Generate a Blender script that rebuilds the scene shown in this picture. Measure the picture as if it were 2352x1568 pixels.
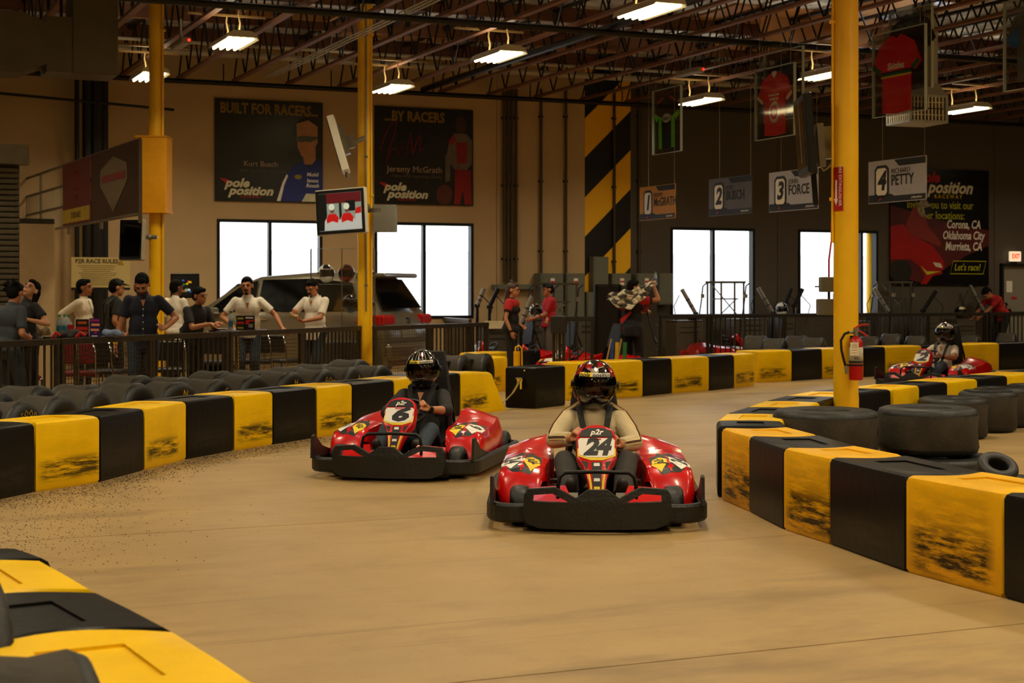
import bpy, math, random
from mathutils import Vector, Matrix, Euler
from mathutils.geometry import tessellate_polygon
R = math.radians
sc = bpy.context.scene
for _o in list(bpy.data.objects): bpy.data.objects.remove(_o)
C = sc.collection
# ---------------------------------------------------------------- camera, world, light, exposure
FPX, HZ, CXP, HC = 3700.0, 670.0, 1176.0, 1.5      # focal length and horizon of a 2352x1568 frame, eye height
cam = bpy.data.cameras.new('camera'); camo = bpy.data.objects.new('camera', cam); C.objects.link(camo)
camo.location = (0, 0, HC); camo.rotation_euler = (R(90), 0, 0)
cam.sensor_width = 36; cam.lens = FPX / 2352 * 36; cam.shift_y = -(784 - HZ) / 2352
cam.clip_end = 300
cam.dof.use_dof = True; cam.dof.focus_distance = 10.9; cam.dof.aperture_fstop = 5.0
sc.camera = camo
w = bpy.data.worlds.new('sky'); sc.world = w; w.use_nodes = True
wt = w.node_tree; bg = wt.nodes['Background']
tc = wt.nodes.new('ShaderNodeTexCoord'); nz = wt.nodes.new('ShaderNodeTexNoise'); nz.inputs['Scale'].default_value = 2.5
cr = wt.nodes.new('ShaderNodeValToRGB')
cr.color_ramp.elements[0].color = (.78, .88, 1, 1); cr.color_ramp.elements[1].color = (1, 1, 1, 1)
wt.links.new(tc.outputs['Generated'], nz.inputs['Vector']); wt.links.new(nz.outputs['Fac'], cr.inputs['Fac'])
wt.links.new(cr.outputs['Color'], bg.inputs['Color']); bg.inputs['Strength'].default_value = 2.8
sc.view_settings.view_transform = 'Standard'; sc.view_settings.look = 'None'
sc.view_settings.gamma = 1; sc.view_settings.use_curve_mapping = False
sc.view_settings.exposure = 0.0
sc.cycles.max_bounces = 6; sc.cycles.diffuse_bounces = 3; sc.cycles.glossy_bounces = 3
sc.cycles.transparent_max_bounces = 16; sc.cycles.transmission_bounces = 4
sc.cycles.use_denoising = True; sc.cycles.sample_clamp_indirect = 4
LAMP_W = 62.0                                       # power of each hanging fluorescent lamp
LAMP_COL = (1.0, .86, .60)

# ---------------------------------------------------------------- frames of reference
TH = R(23.5); UX, UY = math.cos(TH), math.sin(TH)   # building axis U (along the back wall) and V (towards it)
VW = 29.5
def bld(u, v, z=0): return Vector((UX*u - UY*v, UY*u + UX*v, z))
def uv_of(p): return (UX*p[0] + UY*p[1], -UY*p[0] + UX*p[1])
def G(px, py, z=0.0):
    s = (py - HZ) / (HC - z); return Vector(((px - CXP) / s, FPX / s, z))
def P(px, py, s): return Vector(((px - CXP) / s, FPX / s, HC - (py - HZ) / s))
def WP(px, py, v=VW):
    t = (px - CXP) / FPX; d = v / (UX - UY*t); X = t*d
    return (UX*X + UY*d, HC - (py - HZ)*d/FPX)      # (u, z) on the plane V = v

# ---------------------------------------------------------------- materials
def lin(c):
    if isinstance(c, str): c = tuple(int(c[i:i+2], 16)/255 for i in (0, 2, 4))
    return tuple((x/12.92 if x <= .04045 else ((x+.055)/1.055)**2.4) for x in c) + (1,)
MATS = {}
def M(name, col='808080', rough=.6, metal=0, var=.12, scale=8, bump=0, bscale=40, coat=0, emit=None, estr=0, stretch=None, alpha=1, spec=.5, bdist=.02):
    if name in MATS: return MATS[name]
    m = bpy.data.materials.new(name); m.use_nodes = True; MATS[name] = m
    nt = m.node_tree; b = nt.nodes['Principled BSDF']; L = nt.links.new
    c = lin(col); b.inputs['Roughness'].default_value = rough; b.inputs['Metallic'].default_value = metal
    b.inputs['Specular IOR Level'].default_value = spec
    b.inputs['Base Color'].default_value = c
    t = nt.nodes.new('ShaderNodeTexCoord'); mp = nt.nodes.new('ShaderNodeMapping')
    if stretch: mp.inputs['Scale'].default_value = stretch
    L(t.outputs['Object'], mp.inputs['Vector'])
    if var:
        n = nt.nodes.new('ShaderNodeTexNoise'); n.inputs['Scale'].default_value = scale; n.inputs['Detail'].default_value = 4
        L(mp.outputs['Vector'], n.inputs['Vector'])
        r = nt.nodes.new('ShaderNodeValToRGB')
        r.color_ramp.elements[0].position = .3; r.color_ramp.elements[1].position = .7
        r.color_ramp.elements[0].color = tuple(x*(1-var) for x in c[:3]) + (1,)
        r.color_ramp.elements[1].color = tuple(min(1, x*(1+var)) for x in c[:3]) + (1,)
        L(n.outputs['Fac'], r.inputs['Fac']); L(r.outputs['Color'], b.inputs['Base Color'])
    if bump:
        n2 = nt.nodes.new('ShaderNodeTexNoise'); n2.inputs['Scale'].default_value = bscale; n2.inputs['Detail'].default_value = 3
        L(mp.outputs['Vector'], n2.inputs['Vector'])
        bp = nt.nodes.new('ShaderNodeBump'); bp.inputs['Strength'].default_value = bump; bp.inputs['Distance'].default_value = bdist
        L(n2.outputs['Fac'], bp.inputs['Height']); L(bp.outputs['Normal'], b.inputs['Normal'])
    if coat: b.inputs['Coat Weight'].default_value = coat; b.inputs['Coat Roughness'].default_value = .08
    if emit: b.inputs['Emission Color'].default_value = lin(emit); b.inputs['Emission Strength'].default_value = estr
    if alpha < 1: b.inputs['Alpha'].default_value = alpha
    return m
def glass(name, tint=(1, 1, 1), refl=.08):
    if name in MATS: return MATS[name]
    m = bpy.data.materials.new(name); m.use_nodes = True; MATS[name] = m; nt = m.node_tree
    nt.nodes.remove(nt.nodes['Principled BSDF']); o = nt.nodes['Material Output']
    a = nt.nodes.new('ShaderNodeBsdfTransparent'); a.inputs['Color'].default_value = tint + (1,)
    g = nt.nodes.new('ShaderNodeBsdfGlossy'); g.inputs['Roughness'].default_value = .05
    lw = nt.nodes.new('ShaderNodeLayerWeight'); lw.inputs['Blend'].default_value = .5
    pw = nt.nodes.new('ShaderNodeMath'); pw.operation = 'POWER'; pw.inputs[1].default_value = 4
    f = nt.nodes.new('ShaderNodeMath'); f.operation = 'MULTIPLY_ADD'; f.inputs[1].default_value = .6; f.inputs[2].default_value = refl*.5
    nt.links.new(lw.outputs['Facing'], pw.inputs[0]); nt.links.new(pw.outputs[0], f.inputs[0])
    mx = nt.nodes.new('ShaderNodeMixShader'); L = nt.links.new
    L(f.outputs[0], mx.inputs['Fac']); L(a.outputs[0], mx.inputs[1]); L(g.outputs[0], mx.inputs[2]); L(mx.outputs[0], o.inputs['Surface'])
    return m

# ---------------------------------------------------------------- mesh builder
def rot_to(d):
    d = Vector(d).normalized(); return d.to_track_quat('Z', 'Y').to_matrix()
class B:
    def __init__(s): s.v = []; s.f = []; s.m = []
    def add(s, vs, fs, mi=0, xf=None):
        o = len(s.v)
        s.v += [tuple(xf @ Vector(p)) for p in vs] if xf is not None else [tuple(p) for p in vs]
        s.f += [tuple(i+o for i in f) for f in fs]; s.m += [mi]*len(fs); return s
    def box(s, c, sz, rot=None, mi=0, ch=0):
        x, y, z = (a/2 for a in sz)
        if ch:
            vs = []; fs = []
            pr = [(-x+ch, -y), (x-ch, -y), (x, -y+ch), (x, y-ch), (x-ch, y), (-x+ch, y), (-x, y-ch), (-x, -y+ch)]
            def ring(k, zz): return [(p[0]*(1-k/x if x > k else 1), p[1]*(1-k/y if y > k else 1), zz) for p in pr]
            for k, zz in ((ch, -z), (0, -z+ch), (0, z-ch), (ch, z)): vs += ring(k, zz)
            for r_ in range(3):
                for i in range(8): j = (i+1) % 8; fs.append((r_*8+i, r_*8+j, r_*8+8+j, r_*8+8+i))
            fs += [tuple(range(7, -1, -1)), tuple(range(24, 32))]
        else:
            vs = [(a, b, c_) for c_ in (-z, z) for a, b in ((-x, -y), (x, -y), (x, y), (-x, y))]
            fs = [(3, 2, 1, 0), (4, 5, 6, 7), (0, 1, 5, 4), (1, 2, 6, 5), (2, 3, 7, 6), (3, 0, 4, 7)]
        mt = Matrix.Translation(c)
        if rot is not None: mt = mt @ (Euler(rot).to_matrix().to_4x4() if not isinstance(rot, Matrix) else rot.to_4x4())
        return s.add(vs, fs, mi, mt)
    def cyl(s, p0, p1, r0, r1=None, n=12, mi=0, caps=True, sph=False):
        r1 = r0 if r1 is None else r1; p0 = Vector(p0); p1 = Vector(p1)
        q = rot_to(p1-p0) if (p1-p0).length > 1e-6 else Matrix.Identity(3)
        vs = []; fs = []
        rings = [(p0, r0), (p1, r1)]
        if sph:
            ax = q @ Vector((0, 0, 1)); a = [math.sin(R(t)) for t in (75, 45)], [math.cos(R(t)) for t in (75, 45)]
            rings = [(p0-ax*r0*sn, r0*cs) for sn, cs in zip(*a)] + [(p0, r0), (p1, r1)] + [(p1+ax*r1*sn, r1*cs) for sn, cs in reversed(list(zip(*a)))]
        for c, r in rings:
            vs += [c + q @ Vector((math.cos(2*math.pi*i/n)*r, math.sin(2*math.pi*i/n)*r, 0)) for i in range(n)]
        for k in range(len(rings)-1):
            for i in range(n): j = (i+1) % n; fs.append((k*n+i, k*n+j, k*n+n+j, k*n+n+i))
        if caps: fs += [tuple(range(n-1, -1, -1)), tuple(range(len(vs)-n, len(vs)))]
        return s.add(vs, fs, mi)
    def cap(s, p0, p1, r0, r1=None, n=12, mi=0): return s.cyl(p0, p1, r0, r1, n, mi, True, True)
    def tube(s, pts, r, n=8, mi=0, closed=False, rs=None):
        pts = [Vector(p) for p in pts]; N = len(pts); vs = []; fs = []; up = None
        for k, p in enumerate(pts):
            a = pts[(k-1) % N] if (k or closed) else p; b = pts[(k+1) % N] if (k < N-1 or closed) else p
            t = (b-a).normalized()
            if up is None: up = Vector((0, 0, 1)) if abs(t.z) < .9 else Vector((1, 0, 0))
            x = t.cross(up).normalized(); y = x.cross(t).normalized(); up = y
            rr = rs[k] if rs else r
            vs += [p + x*math.cos(2*math.pi*i/n)*rr + y*math.sin(2*math.pi*i/n)*rr for i in range(n)]
        for k in range(N if closed else N-1):
            k2 = (k+1) % N
            for i in range(n): j = (i+1) % n; fs.append((k*n+i, k*n+j, k2*n+j, k2*n+i))
        if not closed: fs += [tuple(range(n-1, -1, -1)), tuple(range((N-1)*n, N*n))]
        return s.add(vs, fs, mi)
    def sph(s, c, r, n=12, m=8, mi=0, rot=None, lo=-90, hi=90):
        r = (r, r, r) if not hasattr(r, '__len__') else r; vs = []; fs = []
        mt = Matrix.Translation(c)
        if rot is not None: mt = mt @ (Euler(rot).to_matrix().to_4x4() if not isinstance(rot, Matrix) else rot.to_4x4())
        for k in range(m+1):
            a = R(lo + (hi-lo)*k/m)
            vs += [(math.cos(a)*math.cos(2*math.pi*i/n)*r[0], math.cos(a)*math.sin(2*math.pi*i/n)*r[1], math.sin(a)*r[2]) for i in range(n)]
        for k in range(m):
            for i in range(n): j = (i+1) % n; fs.append((k*n+i, k*n+j, k*n+n+j, k*n+n+i))
        fs += [tuple(range(n-1, -1, -1)), tuple(range(m*n, m*n+n))]
        return s.add(vs, fs, mi, mt)
    def lathe(s, prof, c=(0, 0, 0), rot=None, n=24, mi=0, closed=False):
        vs = []; fs = []; K = len(prof)
        mt = Matrix.Translation(c)
        if rot is not None: mt = mt @ (Euler(rot).to_matrix().to_4x4() if not isinstance(rot, Matrix) else rot.to_4x4())
        for r, z in prof: vs += [(math.cos(2*math.pi*i/n)*r, math.sin(2*math.pi*i/n)*r, z) for i in range(n)]
        for k in range(K if closed else K-1):
            k2 = (k+1) % K
            for i in range(n): j = (i+1) % n; fs.append((k*n+i, k*n+j, k2*n+j, k2*n+i))
        if not closed: fs += [tuple(range(n-1, -1, -1)), tuple(range((K-1)*n, K*n))]
        return s.add(vs, fs, mi, mt)
    def prism(s, loops, t0, t1, axis='y', mi=0, warp=None, xf=None):
        """2-D loops (outer first, then holes) extruded between t0 and t1; axis y: (x, z) loops, axis z: (x, y), axis x: (y, z)."""
        if not hasattr(loops[0][0], '__len__'): loops = [loops]
        flat = [p for l in loops for p in l]; n = len(flat)
        def mk(p, t):
            q = {'y': (p[0], t, p[1]), 'z': (p[0], p[1], t), 'x': (t, p[0], p[1])}[axis]
            return warp(q) if warp else q
        tri = tessellate_polygon([[Vector((p[0], p[1], 0)) for p in l] for l in loops])
        vs = [mk(p, t0) for p in flat] + [mk(p, t1) for p in flat]; fs = []
        for t in tri: fs.append(tuple(t)); fs.append((t[2]+n, t[1]+n, t[0]+n))
        o = 0
        for l in loops:
            k = len(l)
            for i in range(k): j = (i+1) % k; fs.append((o+j, o+i, o+i+n, o+j+n))
            o += k
        return s.add(vs, fs, mi, xf)
    def loft(s, rings, mi=0, caps=True, closed=True):
        n = len(rings[0]); vs = [p for r in rings for p in r]; fs = []
        for k in range(len(rings)-1):
            for i in range(n if closed else n-1): j = (i+1) % n; fs.append((k*n+i, k*n+j, k*n+n+j, k*n+n+i))
        if caps: fs += [tuple(range(n-1, -1, -1)), tuple(range((len(rings)-1)*n, len(rings)*n))]
        return s.add(vs, fs, mi)
    def mesh(s, name, mats, smooth=False):
        me = bpy.data.meshes.new(name); me.from_pydata(s.v, [], s.f)
        for m in (mats if isinstance(mats, (list, tuple)) else [mats]): me.materials.append(m)
        me.polygons.foreach_set('material_index', s.m)
        me.validate(); me.update()
        import bmesh
        bm = bmesh.new(); bm.from_mesh(me); bmesh.ops.recalc_face_normals(bm, faces=bm.faces); bm.to_mesh(me); bm.free()
        if smooth:
            me.polygons.foreach_set('use_smooth', [True]*len(me.polygons))
            if smooth is not True: me.set_sharp_from_angle(angle=R(smooth))
        return me
    def ob(s, name, mats, parent=None, smooth=False, label=None, loc=None, rot=None, bevel=0):
        o = link(name, s.mesh(name, mats, smooth), parent, loc, rot)
        if label: o['label'] = label
        if bevel:
            b = o.modifiers.new('bevel', 'BEVEL'); b.width = bevel; b.segments = 2; b.limit_method = 'ANGLE'
        return o
def link(name, data, parent=None, loc=None, rot=None):
    o = bpy.data.objects.new(name, data); C.objects.link(o)
    if parent is not None: o.parent = parent
    if loc is not None: o.location = loc
    if rot is not None: o.rotation_euler = rot
    return o
def tag(o, label, cat, group=None):
    o['label'] = label; o['category'] = cat
    if group: o['group'] = group
    return o
def thing(name, label, cat, loc=(0, 0, 0), rz=0, group=None):
    o = link(name, None, None, loc, (0, 0, rz)); o.empty_display_size = .1; return tag(o, label, cat, group)
def struct(o): o['kind'] = 'structure'; return o
def stuff(o): o['kind'] = 'stuff'; return o
def dup(o, loc=None, rz=None, label=None, group=None):
    def cp(a, par):
        c = a.copy(); C.objects.link(c)
        if par is not None: c.parent = par
        for ch in KIDS.get(a.name, []): cp(ch, c)
        return c
    KIDS.clear()
    for x in bpy.data.objects:
        if x.parent: KIDS.setdefault(x.parent.name, []).append(x)
    c = cp(o, None)
    if loc is not None: c.location = loc
    if rz is not None: c.rotation_euler = (0, 0, rz)
    if label: c['label'] = label
    if group: c['group'] = group
    return c
KIDS = {}
def text(body, size, mat, parent, loc, rot=(R(90), 0, 0), ext=.002, shear=0, bold=0, align='CENTER', name='lettering', label=None, sx=1, spacing=1):
    cu = bpy.data.curves.new(name, 'FONT'); cu.body = body; cu.size = size; cu.extrude = ext; cu.shear = shear; cu.offset = bold*size
    cu.align_x = align; cu.align_y = 'CENTER'; cu.resolution_u = 2; cu.space_character = spacing; cu.space_line = .95
    t = bpy.data.objects.new(name, cu); C.objects.link(t)
    me = bpy.data.meshes.new_from_object(t); bpy.data.objects.remove(t); bpy.data.curves.remove(cu)
    me.materials.clear(); me.materials.append(mat)
    if sx != 1: me.transform(Matrix.Diagonal((sx, 1, 1, 1)))
    o = link(name, me, parent, loc, rot)
    if label: o['label'] = label
    return o
def arc(cx, cy, r, a0, a1, n=8): return [(cx+r*math.cos(R(a0+(a1-a0)*i/n)), cy+r*math.sin(R(a0+(a1-a0)*i/n))) for i in range(n+1)]
def rrect(x0, y0, x1, y1, r, n=3):
    return arc(x1-r, y1-r, r, 0, 90, n)+arc(x0+r, y1-r, r, 90, 180, n)+arc(x0+r, y0+r, r, 180, 270, n)+arc(x1-r, y0+r, r, 270, 360, n)
# ---------------------------------------------------------------- named materials
STEEL = M('dark_steel', '5a4e3e', .45, .7, .2, 20)
CHROME = M('chrome', 'd8d4cc', .12, 1, .02)
BLACKP = M('black_plastic', '12100d', .5, 0, .3, 10, .15, 60, spec=.3)
BLACKM = M('black_metal', '100e0c', .4, .4, .1)
RUBBER = M('tyre_rubber', '0f0d0b', .5, 0, .35, 6, .25, 30)
YCOL = M('column_yellow', 'ffc010', .38, 0, .1, 3, .05, 8)
YPOL = M('yellow_paint', 'f0b400', .45, 0, .08)
REDG = M('red_gloss', 'b50a0c', .22, 0, .12, 4, 0, 40, .6)
WHITE = M('white_print', 'efe9de', .5, 0, .02)
BLACK = M('black_print', '0a0908', .45, 0, .02)
YEL = M('yellow_print', 'f2cf10', .5, 0, .02)
RED = M('red_print', 'c01414', .5, 0, .05)
GREYP = M('grey_paint', '6b6a5c', .55, .1, .06)
DGREY = M('dark_grey_paint', '34312c', .55, .1, .08)
SILV = M('silver_metal', '9a958a', .35, .8, .1)
WPL = M('white_plastic', 'dcd6c4', .4, 0, .03)
WOOD = M('joist_wood', '704628', .6, 0, .25, 4, 0, 40, 0, stretch=(1, 1, 6))
SKIN = M('skin', 'b5764f', .5, 0, .08, 10, .05, 60)
SKIN2 = M('tanned_skin', '9c5f3c', .5, 0, .08, 10, .05, 60)
HAIR = M('dark_hair', '0c0806', .85, 0, .3, 60, .3, 90, spec=.15)
TREAD = M('worn_lit_tread', '3a3328', .75, 0, .3, 5, .3, 25, spec=.3)
PVC = M('clear_plastic_edge', 'b8c4c0', .2, 0, .02)
GLASS = glass('clear_glass'); SMOKE = glass('smoked_visor', (.25, .22, .2)); CARGLASS = glass('tinted_car_glass', (.10, .10, .09))
def block_mat(name, base, worn, band):
    m = M(name, base, .42, 0, .10, 2.5, .12, 14); nt = m.node_tree; L = nt.links.new; b = nt.nodes['Principled BSDF']
    src = b.inputs['Base Color'].links[0].from_socket
    t = nt.nodes.new('ShaderNodeTexCoord'); oi = nt.nodes.new('ShaderNodeObjectInfo')
    ad = nt.nodes.new('ShaderNodeVectorMath'); ad.operation = 'ADD'
    sc_ = nt.nodes.new('ShaderNodeVectorMath'); sc_.operation = 'SCALE'; sc_.inputs['Scale'].default_value = 37
    cx = nt.nodes.new('ShaderNodeCombineXYZ')
    for k in range(3): L(oi.outputs['Random'], cx.inputs[k])
    L(cx.outputs[0], sc_.inputs[0]); L(t.outputs['Object'], ad.inputs[0]); L(sc_.outputs[0], ad.inputs[1])
    mp = nt.nodes.new('ShaderNodeMapping'); mp.inputs['Scale'].default_value = (2.2, 2.2, 16); L(ad.outputs[0], mp.inputs['Vector'])
    n = nt.nodes.new('ShaderNodeTexNoise'); n.inputs['Scale'].default_value = 1.6; n.inputs['Detail'].default_value = 7; n.inputs['Roughness'].default_value = .7
    L(mp.outputs['Vector'], n.inputs['Vector'])
    r = nt.nodes.new('ShaderNodeMapRange'); r.inputs[1].default_value = .40; r.inputs[2].default_value = .56; L(n.outputs['Fac'], r.inputs[0])
    # height window of the rubbed band
    sp = nt.nodes.new('ShaderNodeSeparateXYZ'); L(t.outputs['Object'], sp.inputs[0])
    hz = nt.nodes.new('ShaderNodeValToRGB'); e = hz.color_ramp.elements
    e[0].position = .05; e[0].color = (0, 0, 0, 1); e[1].position = .10; e[1].color = (1, 1, 1, 1)
    for pos, v in ((.20, 1), (.25, .12), (.34, 0.1), (.5, 0.02)): q = e.new(pos); q.color = (v, v, v, 1)
    L(sp.outputs['Z'], hz.inputs['Fac'])
    xr = nt.nodes.new('ShaderNodeValToRGB'); e = xr.color_ramp.elements
    e[0].position = .02; e[0].color = (0, 0, 0, 1); e[1].position = .12; e[1].color = (1, 1, 1, 1)
    for pos, v in ((.66, 1), (.75, 0)): q = e.new(pos); q.color = (v, v, v, 1)
    L(sp.outputs['X'], xr.inputs['Fac'])
    a = nt.nodes.new('ShaderNodeMath'); a.operation = 'MULTIPLY'; L(r.outputs[0], a.inputs[0]); L(hz.outputs['Color'], a.inputs[1])
    a2 = nt.nodes.new('ShaderNodeMath'); a2.operation = 'MULTIPLY'; L(a.outputs[0], a2.inputs[0]); L(xr.outputs['Color'], a2.inputs[1])
    a3 = nt.nodes.new('ShaderNodeMath'); a3.operation = 'MULTIPLY'; a3.inputs[1].default_value = band; L(a2.outputs[0], a3.inputs[0])
    mx = nt.nodes.new('ShaderNodeMixRGB'); mx.inputs[2].default_value = lin(worn)
    L(a3.outputs[0], mx.inputs[0]); L(src, mx.inputs[1]); L(mx.outputs[0], b.inputs['Base Color'])
    return m
BY = block_mat('yellow_barrier', 'f7c400', '241a0c', .92)
BYW = block_mat('worn_yellow_barrier', 'eeb208', '241a0c', 1.0)
BK = block_mat('black_barrier', '100e0c', '3c362e', .3)
for _m in (BK, BY, BYW): _m.node_tree.nodes['Principled BSDF'].inputs['Specular IOR Level'].default_value = .22
def worn_more(m):
    # the near blocks are scraped up to half height
    for n in m.node_tree.nodes:
        if n.type == 'VALTORGB' and len(n.color_ramp.elements) == 6:
            for el, pos, v in zip(n.color_ramp.elements, (.02, .07, .22, .30, .40, .5), (.3, 1, .95, .35, .25, .1)):
                el.position = pos; el.color = (v, v, v, 1)
worn_more(BYW)
def floor_mat():
    m = M('polished_concrete', 'a88a58', .5, 0, .10, .8); nt = m.node_tree; L = nt.links.new; b = nt.nodes['Principled BSDF']
    src = b.inputs['Base Color'].links[0].from_socket
    t = nt.nodes.new('ShaderNodeTexCoord')
    def noise(sc3, s, d=5, rot=0):
        mp = nt.nodes.new('ShaderNodeMapping'); mp.inputs['Scale'].default_value = sc3; mp.inputs['Rotation'].default_value = (0, 0, rot)
        n = nt.nodes.new('ShaderNodeTexNoise'); n.inputs['Scale'].default_value = s; n.inputs['Detail'].default_value = d; n.inputs['Roughness'].default_value = .65
        L(t.outputs['Object'], mp.inputs['Vector']); L(mp.outputs['Vector'], n.inputs['Vector']); return n
    def mixin(src, n, lo, hi, fac, col):
        r = nt.nodes.new('ShaderNodeMapRange'); r.inputs[1].default_value = lo; r.inputs[2].default_value = hi; r.inputs[4].default_value = fac
        L(n.outputs['Fac'], r.inputs[0]); x = nt.nodes.new('ShaderNodeMixRGB'); x.inputs[2].default_value = lin(col)
        L(r.outputs[0], x.inputs[0]); L(src, x.inputs[1]); return x.outputs[0]
    s1 = mixin(src, noise((1, 1, 1), 2.2), .5, .75, .3, '7c5e3a')
    s2 = mixin(s1, noise((.35, 1.1, 1), .9, 7, R(-25)), .54, .70, .5, '54402a')      # rubbed racing line
    s3 = mixin(s2, noise((.10, 4.5, 1), 1.4, 4, R(8)), .60, .70, .32, '46341f')         # thin skid streaks
    s4 = mixin(s3, noise((1, 1, 1), 40, 2), .55, .8, .18, '6a5030')
    L(s4, b.inputs['Base Color'])
    rr = nt.nodes.new('ShaderNodeMapRange'); rr.inputs[3].default_value = .34; rr.inputs[4].default_value = .6
    L(noise((.5, 1.5, 1), 1.3).outputs['Fac'], rr.inputs[0]); L(rr.outputs[0], b.inputs['Roughness'])
    return m
FLOORM = floor_mat()
# ================================================================ SETTING
def BO(b, name, mat, parent=None, **k):
    if parent is None: k['rot'] = (0, 0, TH)
    return b.ob(name, mat, parent, **k)
U0, U1, V0, ZC = -9.0, 33.0, -9.0, 6.2
# floor: long poured slabs with sawn joints between
b = B(); b.box(((U0+U1)/2, (V0+VW)/2, -.12), (U1-U0+2, VW-V0+2, .2)); base = struct(BO(b, 'floor', M('joint_filler', '3a2c1a', .9)))
jv = [V0-.5, -2.86, 1.45, 5.76, 10.08, 14.4, 18.7, 23.0, VW+.3]
for a, c in zip(jv, jv[1:]):
    g = .012; b = B(); b.box(((U0+U1)/2, (a+c)/2, -.01), (U1-U0, c-a-g, .02)); b.ob('slab', FLOORM, base)
# ceiling: foil insulation on the deck, with skylight wells
sky = [(16.3, 21.9, 1.5, 2.4), (9.7, 27.35, 1.9, .8), (7.3, 26.1, 1.5, .6), (13.4, 27.4, 1.7, .6), (16.6, 26.7, 1.7, .6), (5.4, 24.6, 1.3, .6)] + [(u, v, 1.2, 2.4) for u, v in ((2.5, 11.3), (12, 7.1), (21, 11.3), (2.5, 2.9), (21, 2.9), (12, -1.3))]  # the out-of-view ones are added to light the floor
FOIL = M('silver_foil_insulation', 'dde6f8', .38, .3, .55, 2.2, 1.0, 4.0, bdist=.2)  # strong tone blotches stand for bright reflections in the crumpled foil
us = sorted({U0, U1} | {x for s in sky for x in (s[0]-s[2]/2, s[0]+s[2]/2)}); vs_ = sorted({V0, VW} | {y for s in sky for y in (s[1]-s[3]/2, s[1]+s[3]/2)})
b = B()
for ua, ub in zip(us, us[1:]):
    for va, vb in zip(vs_, vs_[1:]):
        cu, cv = (ua+ub)/2, (va+vb)/2
        if any(abs(cu-s[0]) < s[2]/2 and abs(cv-s[1]) < s[3]/2 for s in sky): continue
        b.box((cu, cv, ZC+.05), (ub-ua, vb-va, .1))
ceil = struct(BO(b, 'ceiling', FOIL))
PLY = M('plywood', 'a87848', .6, 0, .2, 3, 0, 40, 0, stretch=(1, 6, 1))
for s in sky:
    b = B()
    for q in (-1, 1):
        b.box((s[0]+q*(s[2]/2+.03), s[1], ZC+.25), (.06, s[3]+.12, .7)); b.box((s[0], s[1]+q*(s[3]/2+.03), ZC+.25), (s[2], .06, .7))
    w_ = b.ob('skylight_well', PLY, ceil)
    b = B(); b.box((s[0], s[1], ZC+.62), (s[2]+.1, s[3]+.1, .02)); b.ob('skylight_pane', glass('skylight_glass', (.9, .93, .95)) if s[3] > 1 else glass('dimmed_skylight', (.10, .10, .095)), w_)  # small panes tinted dark to dim the sky behind them
GLU = M('glulam_beam', '5e3517', .6, 0, .25, 2, 0, 40, 0, stretch=(.4, 5, 5))
for v in [28.6, 26.5, 24.1, 19.3, 16.9, 14.5, 12.1]:
    b = B(); b.box(((U0+U1)/2, v, ZC-.12), (U1-U0, .09, .24)); b.ob('beam', GLU, ceil)
b = B()                                               # bright plywood sheet beside the skylight
b.box((16.4, 23.3, ZC-.22), (3.4, .03, .44)); b.ob('plywood_sheet', PLY, ceil)
b = B(); b.box((15.0, 23.5, ZC-.02), (2.4, 1.8, .03)); b.ob('plywood_sheet', PLY, ceil)
# open-web joists along V
jl0, jl1, zb, zt = 11.0, 29.35, 5.4, 6.14
b = B()
b.box((0, (jl0+jl1)/2, zb), (.10, jl1-jl0, .045)); jm = b.mesh('joist', WOOD)
b = B(); n = 44; dv = (jl1-jl0)/n
for i in range(n):
    a, c = (zb, zt) if i % 2 == 0 else (zt, zb)
    b.cyl((0, jl0+i*dv, a), (0, jl0+(i+1)*dv, c), .016, n=5)
b.box((0, (jl0+jl1)/2, zt-.02), (.09, jl1-jl0, .04)); wm = b.mesh('web', BLACKM)
for k in range(-7, 19):
    u = 7.16+1.02*k
    o = link('joist', jm, ceil, (u, 0, 0)); link('web', wm, o)
# walls
def wallseg(b, u0, u1, z1, openings, v0=VW, v1=VW+.22, mi=0):
    cur = u0
    for (a, c, za, zb_) in openings:
        b.box(((cur+a)/2, (v0+v1)/2, z1/2), (a-cur, v1-v0, z1), mi=mi)
        b.box(((c+a)/2, (v0+v1)/2, za/2), (c-a, v1-v0, za), mi=mi); b.box(((c+a)/2, (v0+v1)/2, (z1+zb_)/2), (c-a, v1-v0, z1-zb_), mi=mi); cur = c
    b.box(((cur+u1)/2, (v0+v1)/2, z1/2), (u1-cur, v1-v0, z1), mi=mi)
ZW = ZC+.1
wins = [(WP(498, 600)[0], WP(740, 600)[0], .5), (WP(860, 600)[0], WP(1087, 600)[0], .5), (WP(1540, 600)[0], WP(1733, 600)[0], .51), (WP(1833, 600)[0], WP(2016, 600)[0], .8)]
uS0, uS1 = WP(1343, 600)[0], WP(1448, 600)[0]
uD0 = WP(2296, 700)[0]; uD1 = uD0+.95
TAN = M('tan_wall_paint', 'bfa074', .75, 0, .05, 1.2, .04, 20); DKW = M('dark_wall_paint', '534a3f', .75, 0, .05, 1.2, .04, 20)
b = B(); zz = (.98, 2.85)
wallseg(b, U0, wins[0][0]-2.0, ZW, [], mi=0)
wallseg(b, wins[0][0]-1.985, WP(1140, 600)[0], ZW, [(a, c)+zz for a, c, _ in wins[:2]], mi=0)
wallseg(b, WP(1140, 600)[0]+.015, uS0, ZW, [], mi=0)
wallseg(b, uS0, uS1, ZW, [], mi=2)
wallseg(b, uS1, WP(1785, 600)[0], ZW, [wins[2][:2]+zz], mi=1)
wallseg(b, WP(1785, 600)[0]+.015, WP(2283, 600)[0], ZW, [wins[3][:2]+zz], mi=1)
wallseg(b, WP(2283, 600)[0]+.015, U1, ZW, [(uD0, uD1, .02, 2.15)], mi=1)
wb = struct(BO(b, 'wall_back', [TAN, DKW, BLACK]))
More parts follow.
